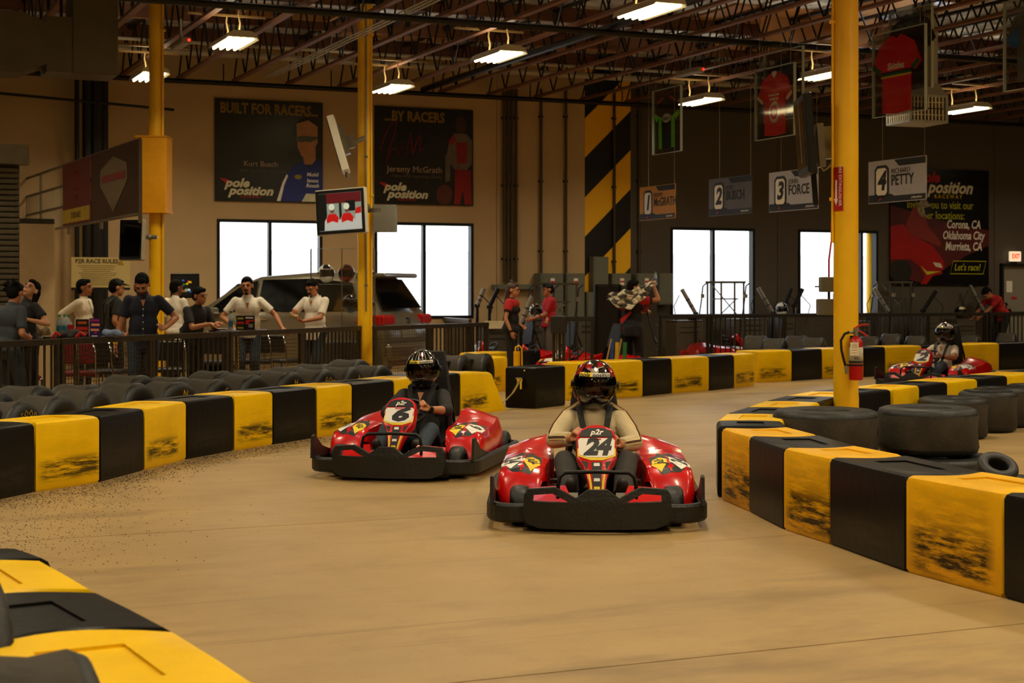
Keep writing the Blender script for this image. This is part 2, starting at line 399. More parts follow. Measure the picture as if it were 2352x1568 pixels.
YST = M('stripe_yellow_paint', 'ffbc0a', .6, 0, .04)
for k in range(-1, 5):                                # yellow diagonal bands painted on the black panel
    zl = 5.03-1.61*k; mm = 1.0/(uS1-uS0)
    poly = []
    pts = [(0, zl-.8), (uS1-uS0, zl-.8+1.0), (uS1-uS0, zl+1.0), (0, zl)]
    def clip(ps, zlim, keep):
        out = []
        for i in range(len(ps)):
            p, q = ps[i], ps[(i+1) % len(ps)]
            ip, iq = keep*(p[1]-zlim) <= 0, keep*(q[1]-zlim) <= 0
            if ip: out.append(p)
            if ip != iq: t = (zlim-p[1])/(q[1]-p[1]); out.append((p[0]+t*(q[0]-p[0]), zlim))
        return out
    pts = clip(clip(pts, ZW, 1), .9, -1)
    if len(pts) > 2:
        b = B(); b.prism([(uS0+p[0], p[1]) for p in pts], VW-.006, VW-.001); b.ob('painted_stripe', YST, wb)
DK = M('shell_wall', '3a3228', .8)
for nm, c, s in (('wall_left', (U0-.1, (V0+VW)/2, ZW/2), (.2, VW-V0, ZW)), ('wall_right', (U1+.1, (V0+VW)/2, ZW/2), (.2, VW-V0, ZW)), ('wall_front', ((U0+U1)/2, V0-.1, ZW/2), (U1-U0, .2, ZW))):
    b = B(); b.box(c, s); struct(BO(b, nm, DK if nm != 'wall_front' else M('front_wall', '8a7654', .8)))
# windows
for i, (a, c, mu) in enumerate(wins):
    b = B(); f = .055; za, zb_ = zz
    for zq in (za+f/2, zb_-f/2): b.box(((a+c)/2, VW+.06, zq), (c-a, .16, f))
    for uq in (a+f/2, c-f/2): b.box((uq, VW+.06, (za+zb_)/2), (f, .16, zb_-za-2*f))
    m_ = a+(c-a)*mu; b.box((m_, VW+.06, (za+zb_)/2), (.06, .12, zb_-za-2*f))
    wo = struct(BO(b, 'window_%d' % (i+1), M('window_frame_black', '0c0b0a', .4, .3)))
    for ua, ub in ((a+f, m_-.03), (m_+.03, c-f)):
        b = B(); b.box(((ua+ub)/2, VW+.08, (za+zb_)/2), (ub-ua, .008, zb_-za-2*f)); b.ob('pane', GLASS, wo)
# outdoors seen bleached through the glass
b = B(); b.box((12, VW+12, -.2), (90, 23, .2)); struct(BO(b, 'ground', M('outdoor_paving', 'd8d4cc', .9)))
b = B(); b.box((12, VW+23, 1.6), (90, .3, 2.6))
tag(BO(b, 'boundary_wall', M('white_render', 'e6e6e6', .9)), 'long pale boundary wall outside beyond the windows', 'wall')
b = B(); rnd = random.Random(3)
for i in range(26):
    for k in range(16):
        a = rnd.random()*6.28; r = rnd.random()**.5*.5
        p = (WP(640, 600, VW+7)[0]+i*.16-1.6+r*math.cos(a)*.5, VW+7+r*math.sin(a)*.5, .3+rnd.random()*1.0)
        b.add([(p[0], p[1], p[2]), (p[0]+.09, p[1], p[2]+.03), (p[0]+.03, p[1]+.05, p[2]+.1)], [(0, 1, 2)])
tag(BO(b, 'shrub', M('sunlit_leaves', '9ab02c', .8, 0, .3, 5)), 'sunlit yellow green shrub outside the window behind the phone user', 'shrub')
# exit door
b = B(); f = .06
b.box((uD0+f/2, VW-.02, 1.08), (f, .12, 2.14)); b.box((uD1-f/2, VW-.02, 1.08), (f, .12, 2.14)); b.box(((uD0+uD1)/2, VW-.02, 2.12), (uD1-uD0, .12, f))
d1 = struct(BO(b, 'door_1', M('door_frame_black', '14120f', .5)))
b = B(); b.box(((uD0+uD1)/2, VW+.03, 1.06), (uD1-uD0-2*f, .05, 2.06)); lf = b.ob('door_leaf', M('door_grey', '8a8274', .5, 0, .04), d1)
b = B(); b.box(((uD0+uD1)/2+.1, VW-.03, 1.02), (.5, .05, .06)); b.ob('push_bar', SILV, lf)
b = B(); b.box((uD0+.28, VW, 1.62), (.17, .006, .26)); b.ob('paper_notice', WHITE, lf)
b = B(); b.box((uD0+.42, VW, 1.36), (.16, .006, .05)); b.ob('red_sticker', RED, lf)
# exit sign over the door
u_, z_ = WP(2323, 589); b = B(); b.box((0, 0, 0), (.32, .06, .23), ch=.01)
es = tag(b.ob('exit_sign', M('lit_sign_white', 'ffe8c8', .5, 0, 0, emit='ffe2b8', estr=.75), None, loc=bld(u_, VW-.12, z_), rot=(0, 0, TH)), 'lit white EXIT sign with red letters above the grey door', 'exit sign')
text('EXIT', .15, M('lit_red', 'ff2a10', .5, 0, 0, emit='ff2a10', estr=1.2), es, (0, -.034, 0), bold=.03, sx=.75)
b = B(); b.box((0, .03, -.13), (.16, .04, .05)); b.cyl((0, .04, 0), (0, .14, 0), .03); b.ob('bracket', BLACKM, es)
# mezzanine with room below, at the left
ML = M('mezzanine_wall', 'c4a77a', .7, 0, .05); u0m, zd = 3.3, 2.5
b = B(); b.box(((U0+u0m)/2, 26.7, zd+.04), (u0m-U0, 4.2, .08)); struct(BO(b, 'trim_1', M('deck_edge', '3a3026', .7)))
b = B(); b.box(((1.6+u0m)/2, 24.6, zd/2), (u0m-1.6, .12, zd)); struct(BO(b, 'wall_partition', ML))
b = B(); b.box((u0m-.06, 27.0, zd/2), (.12, 4.6, zd)); struct(BO(b, 'wall_room', ML))
b = B(); b.box((-.3, 22.6, 1.25), (3.6, .1, 2.5)); struct(BO(b, 'wall_recess', M('dark_brown_wall', '2c2118', .8)))
rx = WP(-60, 500, 22.4)[0]; rx2 = WP(44, 500, 22.4)[0]
b = B(); b.box(((rx+rx2)/2, 22.4, 1.6), (rx2-rx, .04, 3.2)); rd = struct(BO(b, 'door_2', M('rollup_back', '3a352c', .6)))
rsl = B(); rsl.box((0, 0, 0), (rx2-rx, .035, .062), ch=.012); rsm = rsl.mesh('slat', M('rollup_slat', '5f5848', .45, .3))
for k in range(42): link('slat', rsm, rd, ((rx+rx2)/2, 22.36, .05+k*.075))
b = B(); b.box(((rx+rx2)/2, 22.28, 3.32), (rx2-rx+.2, .28, .26)); b.ob('roller_hood', M('hood_metal', '6a624e', .5, .3), rd)
# ---------------------------------------------------------------- lamps
def make_lamp():
    t = thing('fluorescent_light', '', 'ceiling light', (0, 0, 0), TH, 'hanging fluorescent lamps')
    b = B(); b.prism([(-.2, -.02), (.2, -.02), (.23, -.05), (.2, .03), (.12, .07), (-.12, .07), (-.2, .03), (-.23, -.05)], -.55, .55); b.ob('reflector', M('lamp_reflector', 'cfc8b4', .35, .3, .02), t)
    for k in range(4):
        b = B(); b.cyl((-.15+.1*k, -.52, -.035), (-.15+.1*k, .52, -.035), .02, n=8); b.ob('tube', M('lit_tube', 'fff0c8', .5, 0, 0, emit='ffe9b0', estr=7), t)
    b = B()
    for y in (-.35, .35): b.tube([(0, y, .07), (.015, y, .2), (-.01, y, .32), (0, y, .42)], .012, n=5)
    b.box((0, 0, .085), (.1, .7, .03)); b.ob('hanger', M('hanger_cord', 'b89a60', .7), t)
    for y in (-.35, .35): b = B(); b.box((0, y, .415), (1.12, .04, .03)); b.ob('strut', M('strut_metal', '8a6a3a', .5, .3), t)
    la = bpy.data.lights.new('lamp_glow', 'AREA'); la.shape = 'RECTANGLE'; la.size = .42; la.size_y = 1.05; la.energy = LAMP_W; la.color = LAMP_COL; la.spread = R(149)
    l = link('lamp_glow', la, t, (0, 0, -.075))
    lb = bpy.data.lights.new('slot_glow', 'AREA'); lb.shape = 'RECTANGLE'; lb.size = .3; lb.size_y = .95; lb.energy = LAMP_W*.12; lb.color = LAMP_COL    # light leaving the slots in the reflector top
    link('slot_glow', lb, t, (0, 0, .11), (R(180), 0, 0)); return t
L0 = make_lamp()
spots = []
inview = {(5.4, 22.2): 'hanging lamp left of the blue and black driver poster column, over the tables', (5.0, 26.2): 'hanging lamp right behind the far left yellow column', (9.1, 26.1): 'hanging lamp just right of the middle yellow column top',
          (9.3, 21.9): 'hanging lamp high in the middle between two yellow columns', (9.5, 17.6): 'hanging lamp cut by the red cable near the top of the roof', (14.85, 25.6): 'hanging lamp with looped cords beside the green and black jersey',
          (14.9, 21.7): 'hanging lamp partly hidden behind the thick yellow column', (20.2, 24.8): 'hanging lamp right of the white ventilation box'}
first = True
for (u, v), lb in inview.items():
    o = L0 if first else dup(L0); first = False
    o.location = bld(u, v, 5.0); o['label'] = lb; o['group'] = 'hanging fluorescent lamps'
for u in (-3.5, .2, 5, 9.6, 14.9, 20.2, 25.5, 30):
    for v in (25.7, 21.7, 17.6, 13.4, 9.2, 5, .8, -3.4, -7):
        if any(abs(u-a) < 1.2 and abs(v-c) < 1.2 for a, c in inview): continue
        if u in (-3.5, 30, 25.5) and (round(v*10) % 2 == 0): continue
        if v >= 17 and u not in (.2, 25.5): continue
        dup(L0, bld(u, v, 5.0), TH, 'bare fluorescent lamp of the roof grid outside the picture', 'roof grid lamps out of view')
# sprinkler pipes and pale conduits
def pipe(name, lab, v, z, r, mat, u0=-8, u1=30, drops=True):
    t = thing(name, lab, 'pipe', bld(0, v, z), TH)
    b = B(); b.cyl((u0, 0, 0), (u1, 0, 0), r, n=8); b.ob('pipe_run', mat, t)
    b = B(); u = u0+.6
    while u < u1: b.cyl((u, 0, 0), (u, 0, .35 if z < 5.5 else .1), .012, n=5); u += 2.04
    b.ob('hanger', BLACKM, t)
    return t
pipe('sprinkler_pipe', 'black sprinkler pipe running along the top of the back wall', 29.0, 5.3, .045, BLACKM)
pipe('sprinkler_pipe', 'black sprinkler pipe crossing under the roof joists above the middle lamp', 21.1, 5.3, .05, BLACKM)
PALE = M('pale_conduit', 'b5aa94', .5, .2, .04)
pipe('conduit', 'pale conduit run high on the back wall above the posters', 28.5, 5.75, .06, PALE, -8, 20)
pipe('conduit', 'thin pale conduit run below the roof deck between the beams', 27.7, 5.8, .03, PALE, -8, 22)
for i, (u, lab) in enumerate(((7.66, 'bundle of three white cables along a joist at upper left'),)):
    t = thing('cable_run', lab, 'cable', bld(u, 0, 5.46), TH)
    for k in range(3): b = B(); b.cyl((k*.08, 11, 0), (k*.08, 29, 0), .013, n=5); b.ob('cable', M('white_cable', 'c8c8c4', .5), t)
t = thing('black_pipe', 'black pipe running beside the joists above the middle lamp', 'pipe', bld(10.75, 0, 5.38), TH)
b = B(); b.cyl((0, 12, 0), (0, 29, 0), .06, n=8); b.ob('pipe_run', BLACKM, t)
# emergency unit boxes with red lamps on joists
for px, py, s, lab in ((415, 100, 160, 'grey box with small red light under a joist at left'), (1585, 165, 135, 'grey box with small red light under a joist above the green jersey')):
    p = P(px, py, s); t = thing('sensor_box', lab, 'light box', p, TH)
    b = B(); b.box((0, 0, 0), (.16, .75, .09), ch=.02); b.cyl((0, 0, .04), (0, 0, .35), .02); b.ob('housing', M('box_grey', '8a8070', .5), t)
    b = B(); b.sph((.04, -.38, 0), .02, 8, 5); b.ob('indicator', M('red_led', 'ff2010', .5, 0, 0, emit='ff2010', estr=5), t)
# round duct, duct box at upper left
DUCT = M('duct_metal', '5a5140', .4, .5, .15, 2)
t = thing('air_duct', 'dull metal duct with square drop box at upper left', 'duct', P(150, 175, 185), TH)
b = B(); b.box((.32, 0, .55), (.55, .6, 1.1), ch=.01); b.box((-.1, 0, .35), (.32, .56, .68)); b.ob('drop_box', DUCT, t)
b = B(); b.prism([(-.26, .1), (-.26, .6), (-.55, .72), (-.95, .72), (-.95, -.02), (-.55, -.02)], -.3, .3); b.ob('transition', DUCT, t)
b = B(); b.cyl((-.9, 0, .35), (-3.0, 0, .35), .33, n=20)
for k in range(8): b.cyl((-1.1-k*.25, 0, .35), (-1.13-k*.25, 0, .35), .345, n=20)
b.ob('round_duct', DUCT, t, smooth=40)
b = B()
for x in (-1.5, -.05): b.cyl((x, 0, .7), (x, 0, 1.9), .02, n=6)
b.ob('hanger', BLACKM, t)
# white ventilation box
t = thing('ventilation_box', 'pale sheet metal ventilation box with louvred openings hanging at right', 'ventilation box', P(2106, 286, 150), R(18)); t.scale = (1.12, 1.12, 1.12)
VM = M('vent_metal', 'b4b6b4', .4, .3, .05)
b = B(); w_ = .3
b.add([(-w_, -w_, .36), (w_, -w_, .36), (w_, w_, .36), (-w_, w_, .36), (-.2, -.2, .55), (.2, -.2, .55), (.2, .2, .55), (-.2, .2, .55), (-.2, -.2, 1.6), (.2, -.2, 1.6), (.2, .2, 1.6), (-.2, .2, 1.6)],
      [(0, 1, 5, 4), (1, 2, 6, 5), (2, 3, 7, 6), (3, 0, 4, 7), (4, 5, 9, 8), (5, 6, 10, 9), (6, 7, 11, 10), (7, 4, 8, 11)]); b.ob('hood', VM, t)
b = B(); b.box((0, 0, .015), (.6, .6, .03))
for sx, sy in ((-1, -1), (1, -1), (1, 1), (-1, 1)): b.box((sx*.28, sy*.28, .19), (.04, .04, .34))
b.box((0, 0, .36), (.6, .6, .03)); b.ob('frame', VM, t)
b = B(); b.box((0, 0, .19), (.5, .5, .32)); b.ob('dark_core', M('vent_core', '4a4640', .7), t)
for a in range(4):
    q = Matrix.Rotation(R(90*a), 4, 'Z')
    for k in range(2):
        b = B()
        b2 = B(); b2.box((0, -.285, .105+.17*k), (.5, .012, .012))
        for j in range(9): b2.box((-.22+.055*j, -.285, .105+.17*k), (.02, .02, .15))
        b.add(b2.v, b2.f, 0, q); b.ob('louvre_grid', M('vent_white', 'e4dcc8', .5), t)
# ================================================================ BARRIER BLOCKS
BH = .52
def block_mesh(L, T=.5, h=BH, bulge=.07, recess=True, torn=0):
    """front face along x from 0 to L at y = 0, body towards +y; the right end bulges, the left end is hollow to match"""
    g = .006; b = B(); r = .02
    def outline(k):
        pts = [(k+g+r*.3, k), (L/2, k-.004), (L-g-r*.3-k, k)]
        for i in range(1, 8):
            t = i/8; y = k+(T-2*k)*t; pts.append((L-g-k+bulge*math.sin(math.pi*t), y))
        pts += [(L-g-k-r*.3, T-k), (L/2, T-k), (g+k+r*.3, T-k)]
        for i in range(7, 0, -1):
            t = i/8; y = k+(T-2*k)*t; pts.append((g+k+bulge*math.sin(math.pi*t), y))
        return pts
    rings = []
    for k, z in ((.012, 0), (0, .02), (0, h*.5), (0, h-.035), (.008, h-.012), (.026, h)): rings.append([(x, y, z) for x, y in outline(k)])
    n = len(rings[0]); cx, cy = L/2+bulge*.5, T/2
    if recess:
        def inner(f, z): return [(cx+max(-L*.26, min(L*.26, (p[0]-cx)*f)), cy+max(-T*.2, min(T*.2, (p[1]-cy)*f)), z) for p in outline(.03)]
        rings += [inner(.72, h), inner(.66, h-.010)]
    if torn:
        for kz, rg in enumerate(rings):
            for i, p in enumerate(rg):
                if p[0] > L*.5:
                    z = p[2]; q = (p[0]-L*.5)/(L*.5)
                    rg[i] = (p[0]+torn*.12*q*(1-z/h)*1.2+torn*.05*q, p[1]-torn*.14*q*max(0, 1-z/h*1.6)+.05*q*math.sin(z/h*7), z*(1-.06*q)+(0 if z > .1 else 0))
    b.loft(rings); return b
def put_block(p, q, col, label, T=.5, h=BH, group=None, torn=0, scuff=True, mat=None, bulge=.07):
    p = Vector((p[0], p[1], 0)); q = Vector((q[0], q[1], 0)); L = (q-p).length
    o = block_mesh(L, T, h, bulge, True, torn).ob('barrier_block', mat or (BY if col == 'y' else BK), None, smooth=32, loc=p, rot=(0, 0, math.atan2(q.y-p.y, q.x-p.x)))
    return tag(o, label, 'barrier', group)
# --- outer row curving from the left foreground behind kart 6
pl = [(-75, 1163), (80, 1130), (230, 1107), (331, 1080), (428, 1055), (537, 1035), (627, 1021), (727, 1005), (809, 993), (905, 979), (962, 969), (1057, 955), (1128, 944)]
lab = ['black block cut by the left picture edge, nearest of the outer row', 'yellow block nearest the left edge, with a broad dark rub mark', 'black block between the two nearest yellow blocks of the left row',
       'second yellow block from the left edge, torn slot in its top', 'black block right of the yellow block with the torn top', 'third yellow block from the left edge of the outer row',
       'black block right of the third yellow block of the left row', 'fourth yellow block of the left row, double rub mark near kart 6', 'black block directly behind the left pod of kart 6',
       'yellow block hidden behind the shoulder of the kart 6 driver', 'black block right behind the helmet of the kart 6 driver', 'crumpled yellow block with torn lower corner beside the slack strap']
gl = [G(*p) for p in pl]
# the two halves hidden behind the driver are evened out
for i in range(len(gl)-1):
    col = 'k' if i % 2 == 0 else 'y'
    if i == 10: col = 'k'
    if i == 11: col = 'y'
    put_block(gl[i], gl[i+1], col, lab[i], group='outer barrier row at left', torn=1 if i == 11 else 0)
# --- inner hairpin, near leg: faces run from the far tip to the right picture edge
pr = [(1657, 1147), (1720, 1175), (1799, 1216), (1905, 1250), (2079, 1313), (2303, 1373), (2545, 1440)]
lab = ['short yellow block at the hairpin tip, cracked at its lower right corner', 'black block right after the cracked yellow block', 'yellow block with curled lip, scraped black in its lower half',
       'wide black block between the two big yellow blocks at right', 'big yellow block at lower right, grimy face with black scrapes', 'black block cut by the right picture edge']
gr = [G(*p) for p in pr]
for i in range(len(gr)-1):
    put_block(gr[i], gr[i+1], 'y' if i % 2 == 0 else 'k', lab[i], group='inner hairpin, near leg', mat=BYW if i % 2 == 0 else None, bulge=.09)
# --- inner hairpin, far leg: outer (left) edge, body to the right; seen from behind over the tyres
fl = [Vector(p) for p in ((1.50, 11.75), (1.56, 12.3), (1.72, 13.0), (2.0, 13.75), (2.27, 14.5), (2.58, 15.22), (2.95, 15.92), (3.42, 16.5), (3.85, 17.15), (4.33, 17.8), (4.85, 18.45), (5.4, 19.15), (5.98, 19.85), (6.6, 20.6), (7.25, 21.35))]
lab = ['black slab edge at the tip of the hairpin, left of the cracked yellow block', 'yellow block just past the hairpin tip, only its top seen', 'black block behind the hairpin tip, between two yellow tops', 'yellow block whose top shows left of the thick column foot',
       'black block left of the thick column foot', 'yellow block behind the foot of the thick yellow column', 'black block directly right of the thick yellow column', 'yellow block, first whole one right of the thick column',
       'black creased block, second right of the thick column', 'yellow block below the kart 2 bumper', 'black block in front of kart 2', 'yellow block below the kart 2 driver', 'black block right of the kart 2 driver', 'yellow block at the right picture edge of the far leg']
for i in range(len(fl)-1):
    a, c = fl[i], fl[i+1]                              # put the front of the block on the island side, so swap
    d = (c-a).normalized(); n_ = Vector((d.y, -d.x))*.5
    put_block(a+n_, c+n_, 'k' if i % 2 == 0 else 'y', lab[i], group='inner hairpin, far leg', bulge=.05)
# --- back row across the picture
pb = [(1229, 939), (1299, 920), (1388, 916), (1477, 910), (1543, 903), (1629, 897), (1686, 891), (1733, 886)]
gb = [G(*p) for p in pb]
lab = ['', 'yellow block behind the kart 24 helmet, left half', 'yellow block right of the kart 24 helmet', 'black block right of the kart 24 helmet', 'yellow block with one dark rub mark in the middle of the back row', 'black block in the back row right of the rub marked yellow one', 'short yellow block at the bend of the back row']
cols = ['', 'y', 'y', 'k', 'y', 'k', 'y']
for i in range(1, 7): put_block(gb[i], gb[i+1], cols[i], lab[i], group='back barrier row')
pb = [(1739, 879), (1819, 875), (1888, 870), (1984, 866), (2033, 863), (2117, 859), (2212, 854), (2295, 850), (2390, 846)]
gb2 = [G(*p) for p in pb]
lab = ['yellow block right of the bend in the back row, double rub mark', 'black block in the back row left of the thick column', 'yellow block partly hidden by the thick column', 'black block in the back row right of the fire extinguisher', 'yellow block in the back row behind the nose of kart 2',
       'black block in the back row behind the kart 2 driver', 'yellow block in the back row right of the kart 2 driver', 'black block in the back row at the right picture edge']
for i in range(8): put_block(gb2[i], gb2[i+1], 'y' if i % 2 == 0 else 'k', lab[i], group='back barrier row')
# --- black crate with a strap at the head of the pit wall
cr0 = G(1229, 939); a = G(1167, 936); c = G(1299, 931)
o = put_block(cr0, c, 'k', 'glossy black crate block with buckle and slack strap', T=.46, h=.53, bulge=0)
STR = M('webbing_strap', 'a89a5e', .8, 0, .15, 30)
bx = thing('ratchet_strap', 'slack beige webbing strap hanging from a buckle on the black crate', 'strap', (a.x*.55+cr0.x*.45, a.y*.55+cr0.y*.45-.01, 0), math.atan2(cr0.y-a.y, cr0.x-a.x))
dirv = (cr0-a).normalized()
b = B()
def ribbon(b, pts, wv, th=.006):
    rings = []
    for p in pts: p = Vector(p); w2 = Vector(wv)/2; rings.append([tuple(p-w2), tuple(p+w2), tuple(p+w2+Vector((0, -th, th))), tuple(p-w2+Vector((0, -th, th)))])
    b.loft(rings)
ribbon(b, [(.02, -.05, .36), (0, -.06, .3), (-.05, -.09, .2), (-.12, -.16, .1), (-.2, -.25, .02), (-.3, -.3, .012), (-.36, -.22, .05), (-.3, -.14, .07), (-.2, -.18, .02), (-.05, -.3, .012), (.12, -.38, .01)], (.04, .0, .02))
ribbon(b, [(-.36, -.2, .012), (-.42, -.12, .02), (-.5, -.1, .08), (-.46, -.16, .1), (-.38, -.24, .02)], (.03, .02, .02)); b.ob('webbing', STR, bx)
b = B(); b.box((.02, -.03, .36), (.09, .03, .05), ch=.005); b.cyl((-.03, -.05, .39), (.07, -.05, .39), .012); b.box((.05, -.05, .3), (.03, .02, .1)); b.ob('buckle', CHROME, bx)
b = B(); b.box((.08, -.012, .49), (.02, .02, .02)); b.ob('hook', CHROME, bx)
# blocks behind the crumpled one, leading to the pit lane
g1, g2 = G(1050, 925), G(1166, 908)
put_block(G(1098, 905), G(1166, 897), 'y', 'yellow block standing behind the crumpled yellow block', T=.5)
put_block(G(1030, 913), G(1098, 905), 'k', 'black block behind the crumpled yellow block at its left', T=.5)
put_block(G(1170, 880), G(1242, 872), 'k', 'black block behind the strap crate by the yellow bollard', T=.5)
put_block(G(1118, 886), G(1170, 880), 'y', 'yellow block left of the yellow bollard in the pit lane', T=.5)
# --- near row at the lower left, out of focus: top faces seen from above
ln = [Vector(p) for p in ((-2.30, 7.45), (-1.98, 6.85), (-1.60, 6.20), (-1.22, 5.58), (-.86, 4.98), (-.52, 4.38), (-.2, 3.8))]
zn = BH
for i, (c0, lb) in enumerate((('y', ''), ('k', 'blurred black block top at the left edge, farthest of the near row'), ('y', 'blurred yellow block top at the lower left edge'), ('k', 'blurred black block top with recessed lettering, lower left'), ('y', 'blurred yellow block top at the bottom left, the nearest one'), ('k', ''))):
    pass
NR = [(G(40, 1255, zn), G(120, 1283, zn), 'k', 'blurred black block top at the left edge, farthest of the near row'),
      (G(100, 1283, zn), G(228, 1355, zn), 'y', 'blurred yellow block top at the left edge of the near row'),
      (G(228, 1355, zn), G(405, 1443, zn), 'k', 'blurred black block top with a recessed panel, lower left'),
      (G(405, 1443, zn), G(625, 1583, zn), 'y', 'blurred yellow block top at the bottom left, the nearest one')]
for a, c, col, lb in NR:
    # track side is on the right; the body extends to the left, so run from near to far
    put_block(c, a, col, lb, T=.62, group='near barrier row', bulge=.15)

# ================================================================ TYRES
def tyre(ro, wd, ri, lab, loc, axis=None, tilt=None, letters=None, group=None, col=RUBBER):
    """axis along local z; ro radius, wd width, ri hole radius"""
    h = wd/2; c = min(.05, wd*.2); sg = 36
    prof = [(ri, -h*.72), (ri*1.12, -h*.92), ((ri+ro)*.5, -h), (ro-c*1.1, -h*.97), (ro-c*.35, -h+c*.4), (ro, -h+c*1.2), (ro*.965, 0), (ro, h-c*1.2), (ro-c*.35, h-c*.4), (ro-c*1.1, h*.97), ((ri+ro)*.5, h), (ri*1.12, h*.92), (ri, h*.72), (ri*.97, h*.5), (ri*.97, -h*.5)]
    b = B(); b.lathe(prof, n=sg, closed=True)
    rd = random.Random(int((loc[0]*97+loc[1]*31)*10)); p1, p2 = rd.random()*6, rd.random()*6; am = .012
    b.v = [(x*(1+am*math.sin(2*math.atan2(y, x)+p1)+am*.5*math.sin(3*math.atan2(y, x)+p2+z*6)), y*(1+am*math.sin(2*math.atan2(y, x)+p1)+am*.5*math.sin(3*math.atan2(y, x)+p2+z*6)), z) for x, y, z in b.v]
    for fi, f_ in enumerate(b.f):  # treads paler and dusty, sidewalls left darker as if turned from the light
        if all(math.hypot(b.v[q_][0], b.v[q_][1]) > ro*.925 for q_ in f_) and all(abs(b.v[q_][2]) < h-c*.8 for q_ in f_): b.m[fi] = 1
    o = b.ob('tyre', [col, TREAD], None, smooth=50, loc=loc)
    if axis is not None: o.rotation_euler = rot_to(axis).to_euler()
    tag(o, lab, 'tyre', group)
    if letters:
        s, a0, rr = letters; parts = B(); cu = bpy.data.curves.new('l', 'FONT')
        for i, ch in enumerate(s):
            cu.body = ch; cu.size = .09; cu.align_x = 'CENTER'; cu.align_y = 'CENTER'; cu.offset = .001; cu.resolution_u = 1
            t = bpy.data.objects.new('l', cu); C.objects.link(t); me = bpy.data.meshes.new_from_object(t); bpy.data.objects.remove(t)
            a = a0 - i*.075/rr
            mt = Matrix.Rotation(a, 4, 'Z') @ Matrix.Translation((0, rr, h*.985+.004))
            parts.add([v.co for v in me.vertices], [tuple(p.vertices) for p in me.polygons], 0, mt)
        bpy.data.curves.remove(cu)
        if parts.v:
            vs = parts.v; parts.ob('lettering', M('tyre_letters', 'b8912a', .6), o)
    return o
ax = Vector((.93, -.35, 0))                            # sidewalls of the row turned to the track
def along(pts, dist):
    for a_, c_ in zip(pts, pts[1:]):
        L_ = (c_-a_).length
        if dist <= L_: q_ = (c_-a_)/L_; return a_+q_*dist, Vector((-q_.y, q_.x, 0))
        dist -= L_
    q_ = (pts[-1]-pts[-2]).normalized(); return pts[-1]+q_*dist, Vector((-q_.y, q_.x, 0))
RL = ['tyre cut by the left picture edge, first of the front row', 'tyre with worn yellow letters at the left picture edge', 'front tyre with bare sidewall, just right of the lettered one at the left edge', 'front tyre with yellow GOOD letters behind the nearest black block', 'front tyre above the torn yellow block',
      'front tyre right of the torn yellow block', 'front tyre below the navy shirt man', 'front tyre with a small yellow mark below the gap between two men', 'front tyre with the yellow letters GO', 'front tyre behind the third yellow block', 'front tyre with long yellow lettering below the moustached man', 'front tyre below the phone user',
      'front tyre below the case with helmets', 'front tyre just left of the kart 6 helmet', 'front tyre hidden behind the kart 6 driver', 'last front tyre right of the kart 6 helmet']
LET = {1: ('EAGLE', .9, .21), 3: ('GOODYEAR', .5, .21), 7: ('No', -.2, .2), 8: ('GOO', -.3, .2), 10: ('Hoosier', -.1, .2), 11: ('GOODY', .2, .2), 12: ('EA', -.4, .2)}
for i in range(14):
    p, n_ = along(gl, -.35+i*.655) if i else (gl[0]+(gl[0]-gl[1]).normalized()*.35, along(gl, 0)[1])
    c_ = p+n_*.84; rd = random.Random(i); ro = .31+.02*rd.random()
    ax_ = -n_+Vector((0, -.12+.2*rd.random(), 0)); tyre(ro, .40, .15, RL[i], (c_.x, c_.y, ro), ax_, letters=LET.get(i), group='tyres behind the outer barrier row')
BL = ['rear tyre at the left edge behind the lettered tyre', 'rear tyre behind the second and third front tyres', 'rear tyre below the bottles on the left table', 'rear tyre below the purple leaflet', 'rear tyre below the hanging hand of the navy shirt man', 'rear tyre between the navy and the black shirted men', 'rear tyre below the black t-shirt man', 'rear tyre below the double post of the railing', 'rear tyre below the leaflet pair', 'rear tyre left of the phone user', 'rear tyre below the showcase', 'rear tyre at the foot of the middle column', 'rear tyre right of the middle column foot', 'rear tyre behind the helmet of kart 6']
for i in range(13):
    p, n_ = along(gl, .1+i*.70); c_ = p+n_*1.36; rd = random.Random(i+50); ro = .315+.025*rd.random()
    tyre(ro, .42, .15, BL[i], (c_.x, c_.y, ro), -n_+Vector((0, .15*rd.random(), 0)), group='tyres behind the outer barrier row')
for px, s, lb in ((1040, 160, 'tyre right of the kart 6 helmet by the railing'), (1094, 156, 'last tyre of the row at the railing end')):
    tyre(.30, .42, .15, lb, ((px-CXP)/s, FPX/s, .30), Vector((.95, -.3, 0)), group='tyres by the pit lane entry')
RB = [(1752, 770, 124, 'tyre in the back row left of two others, far from the column'), (1795, 776, 127, 'front tyre of the pair left of the thick column'), (1845, 770, 122, 'rear tyre next to the thick column in the back row'), (1885, 775, 126, 'tyre with yellow letters left of the thick column'),
      (2012, 772, 117, 'tyre right behind the fire extinguisher'), (2062, 766, 116, 'wide tyre in the back row right of the extinguisher'), (2118, 770, 115, 'tyre in the back row left of the kart 2 helmet'), (2240, 770, 110, 'tyre with yellow letters right of the kart 2 helmet'), (2325, 764, 109, 'large tyre at the right picture edge of the back row')]
for i, (px, ty, s, lb) in enumerate(RB):
    ro = (HC-(ty-HZ)/s)/2; x = (px-CXP)/s; tyre(ro, .40, .17, lb, (x-.12, FPX/s, ro), Vector((.93, -.38, 0)), letters=('GOOD', .3, .25) if i in (3, 7) else None, group='tyres behind the back barrier row')
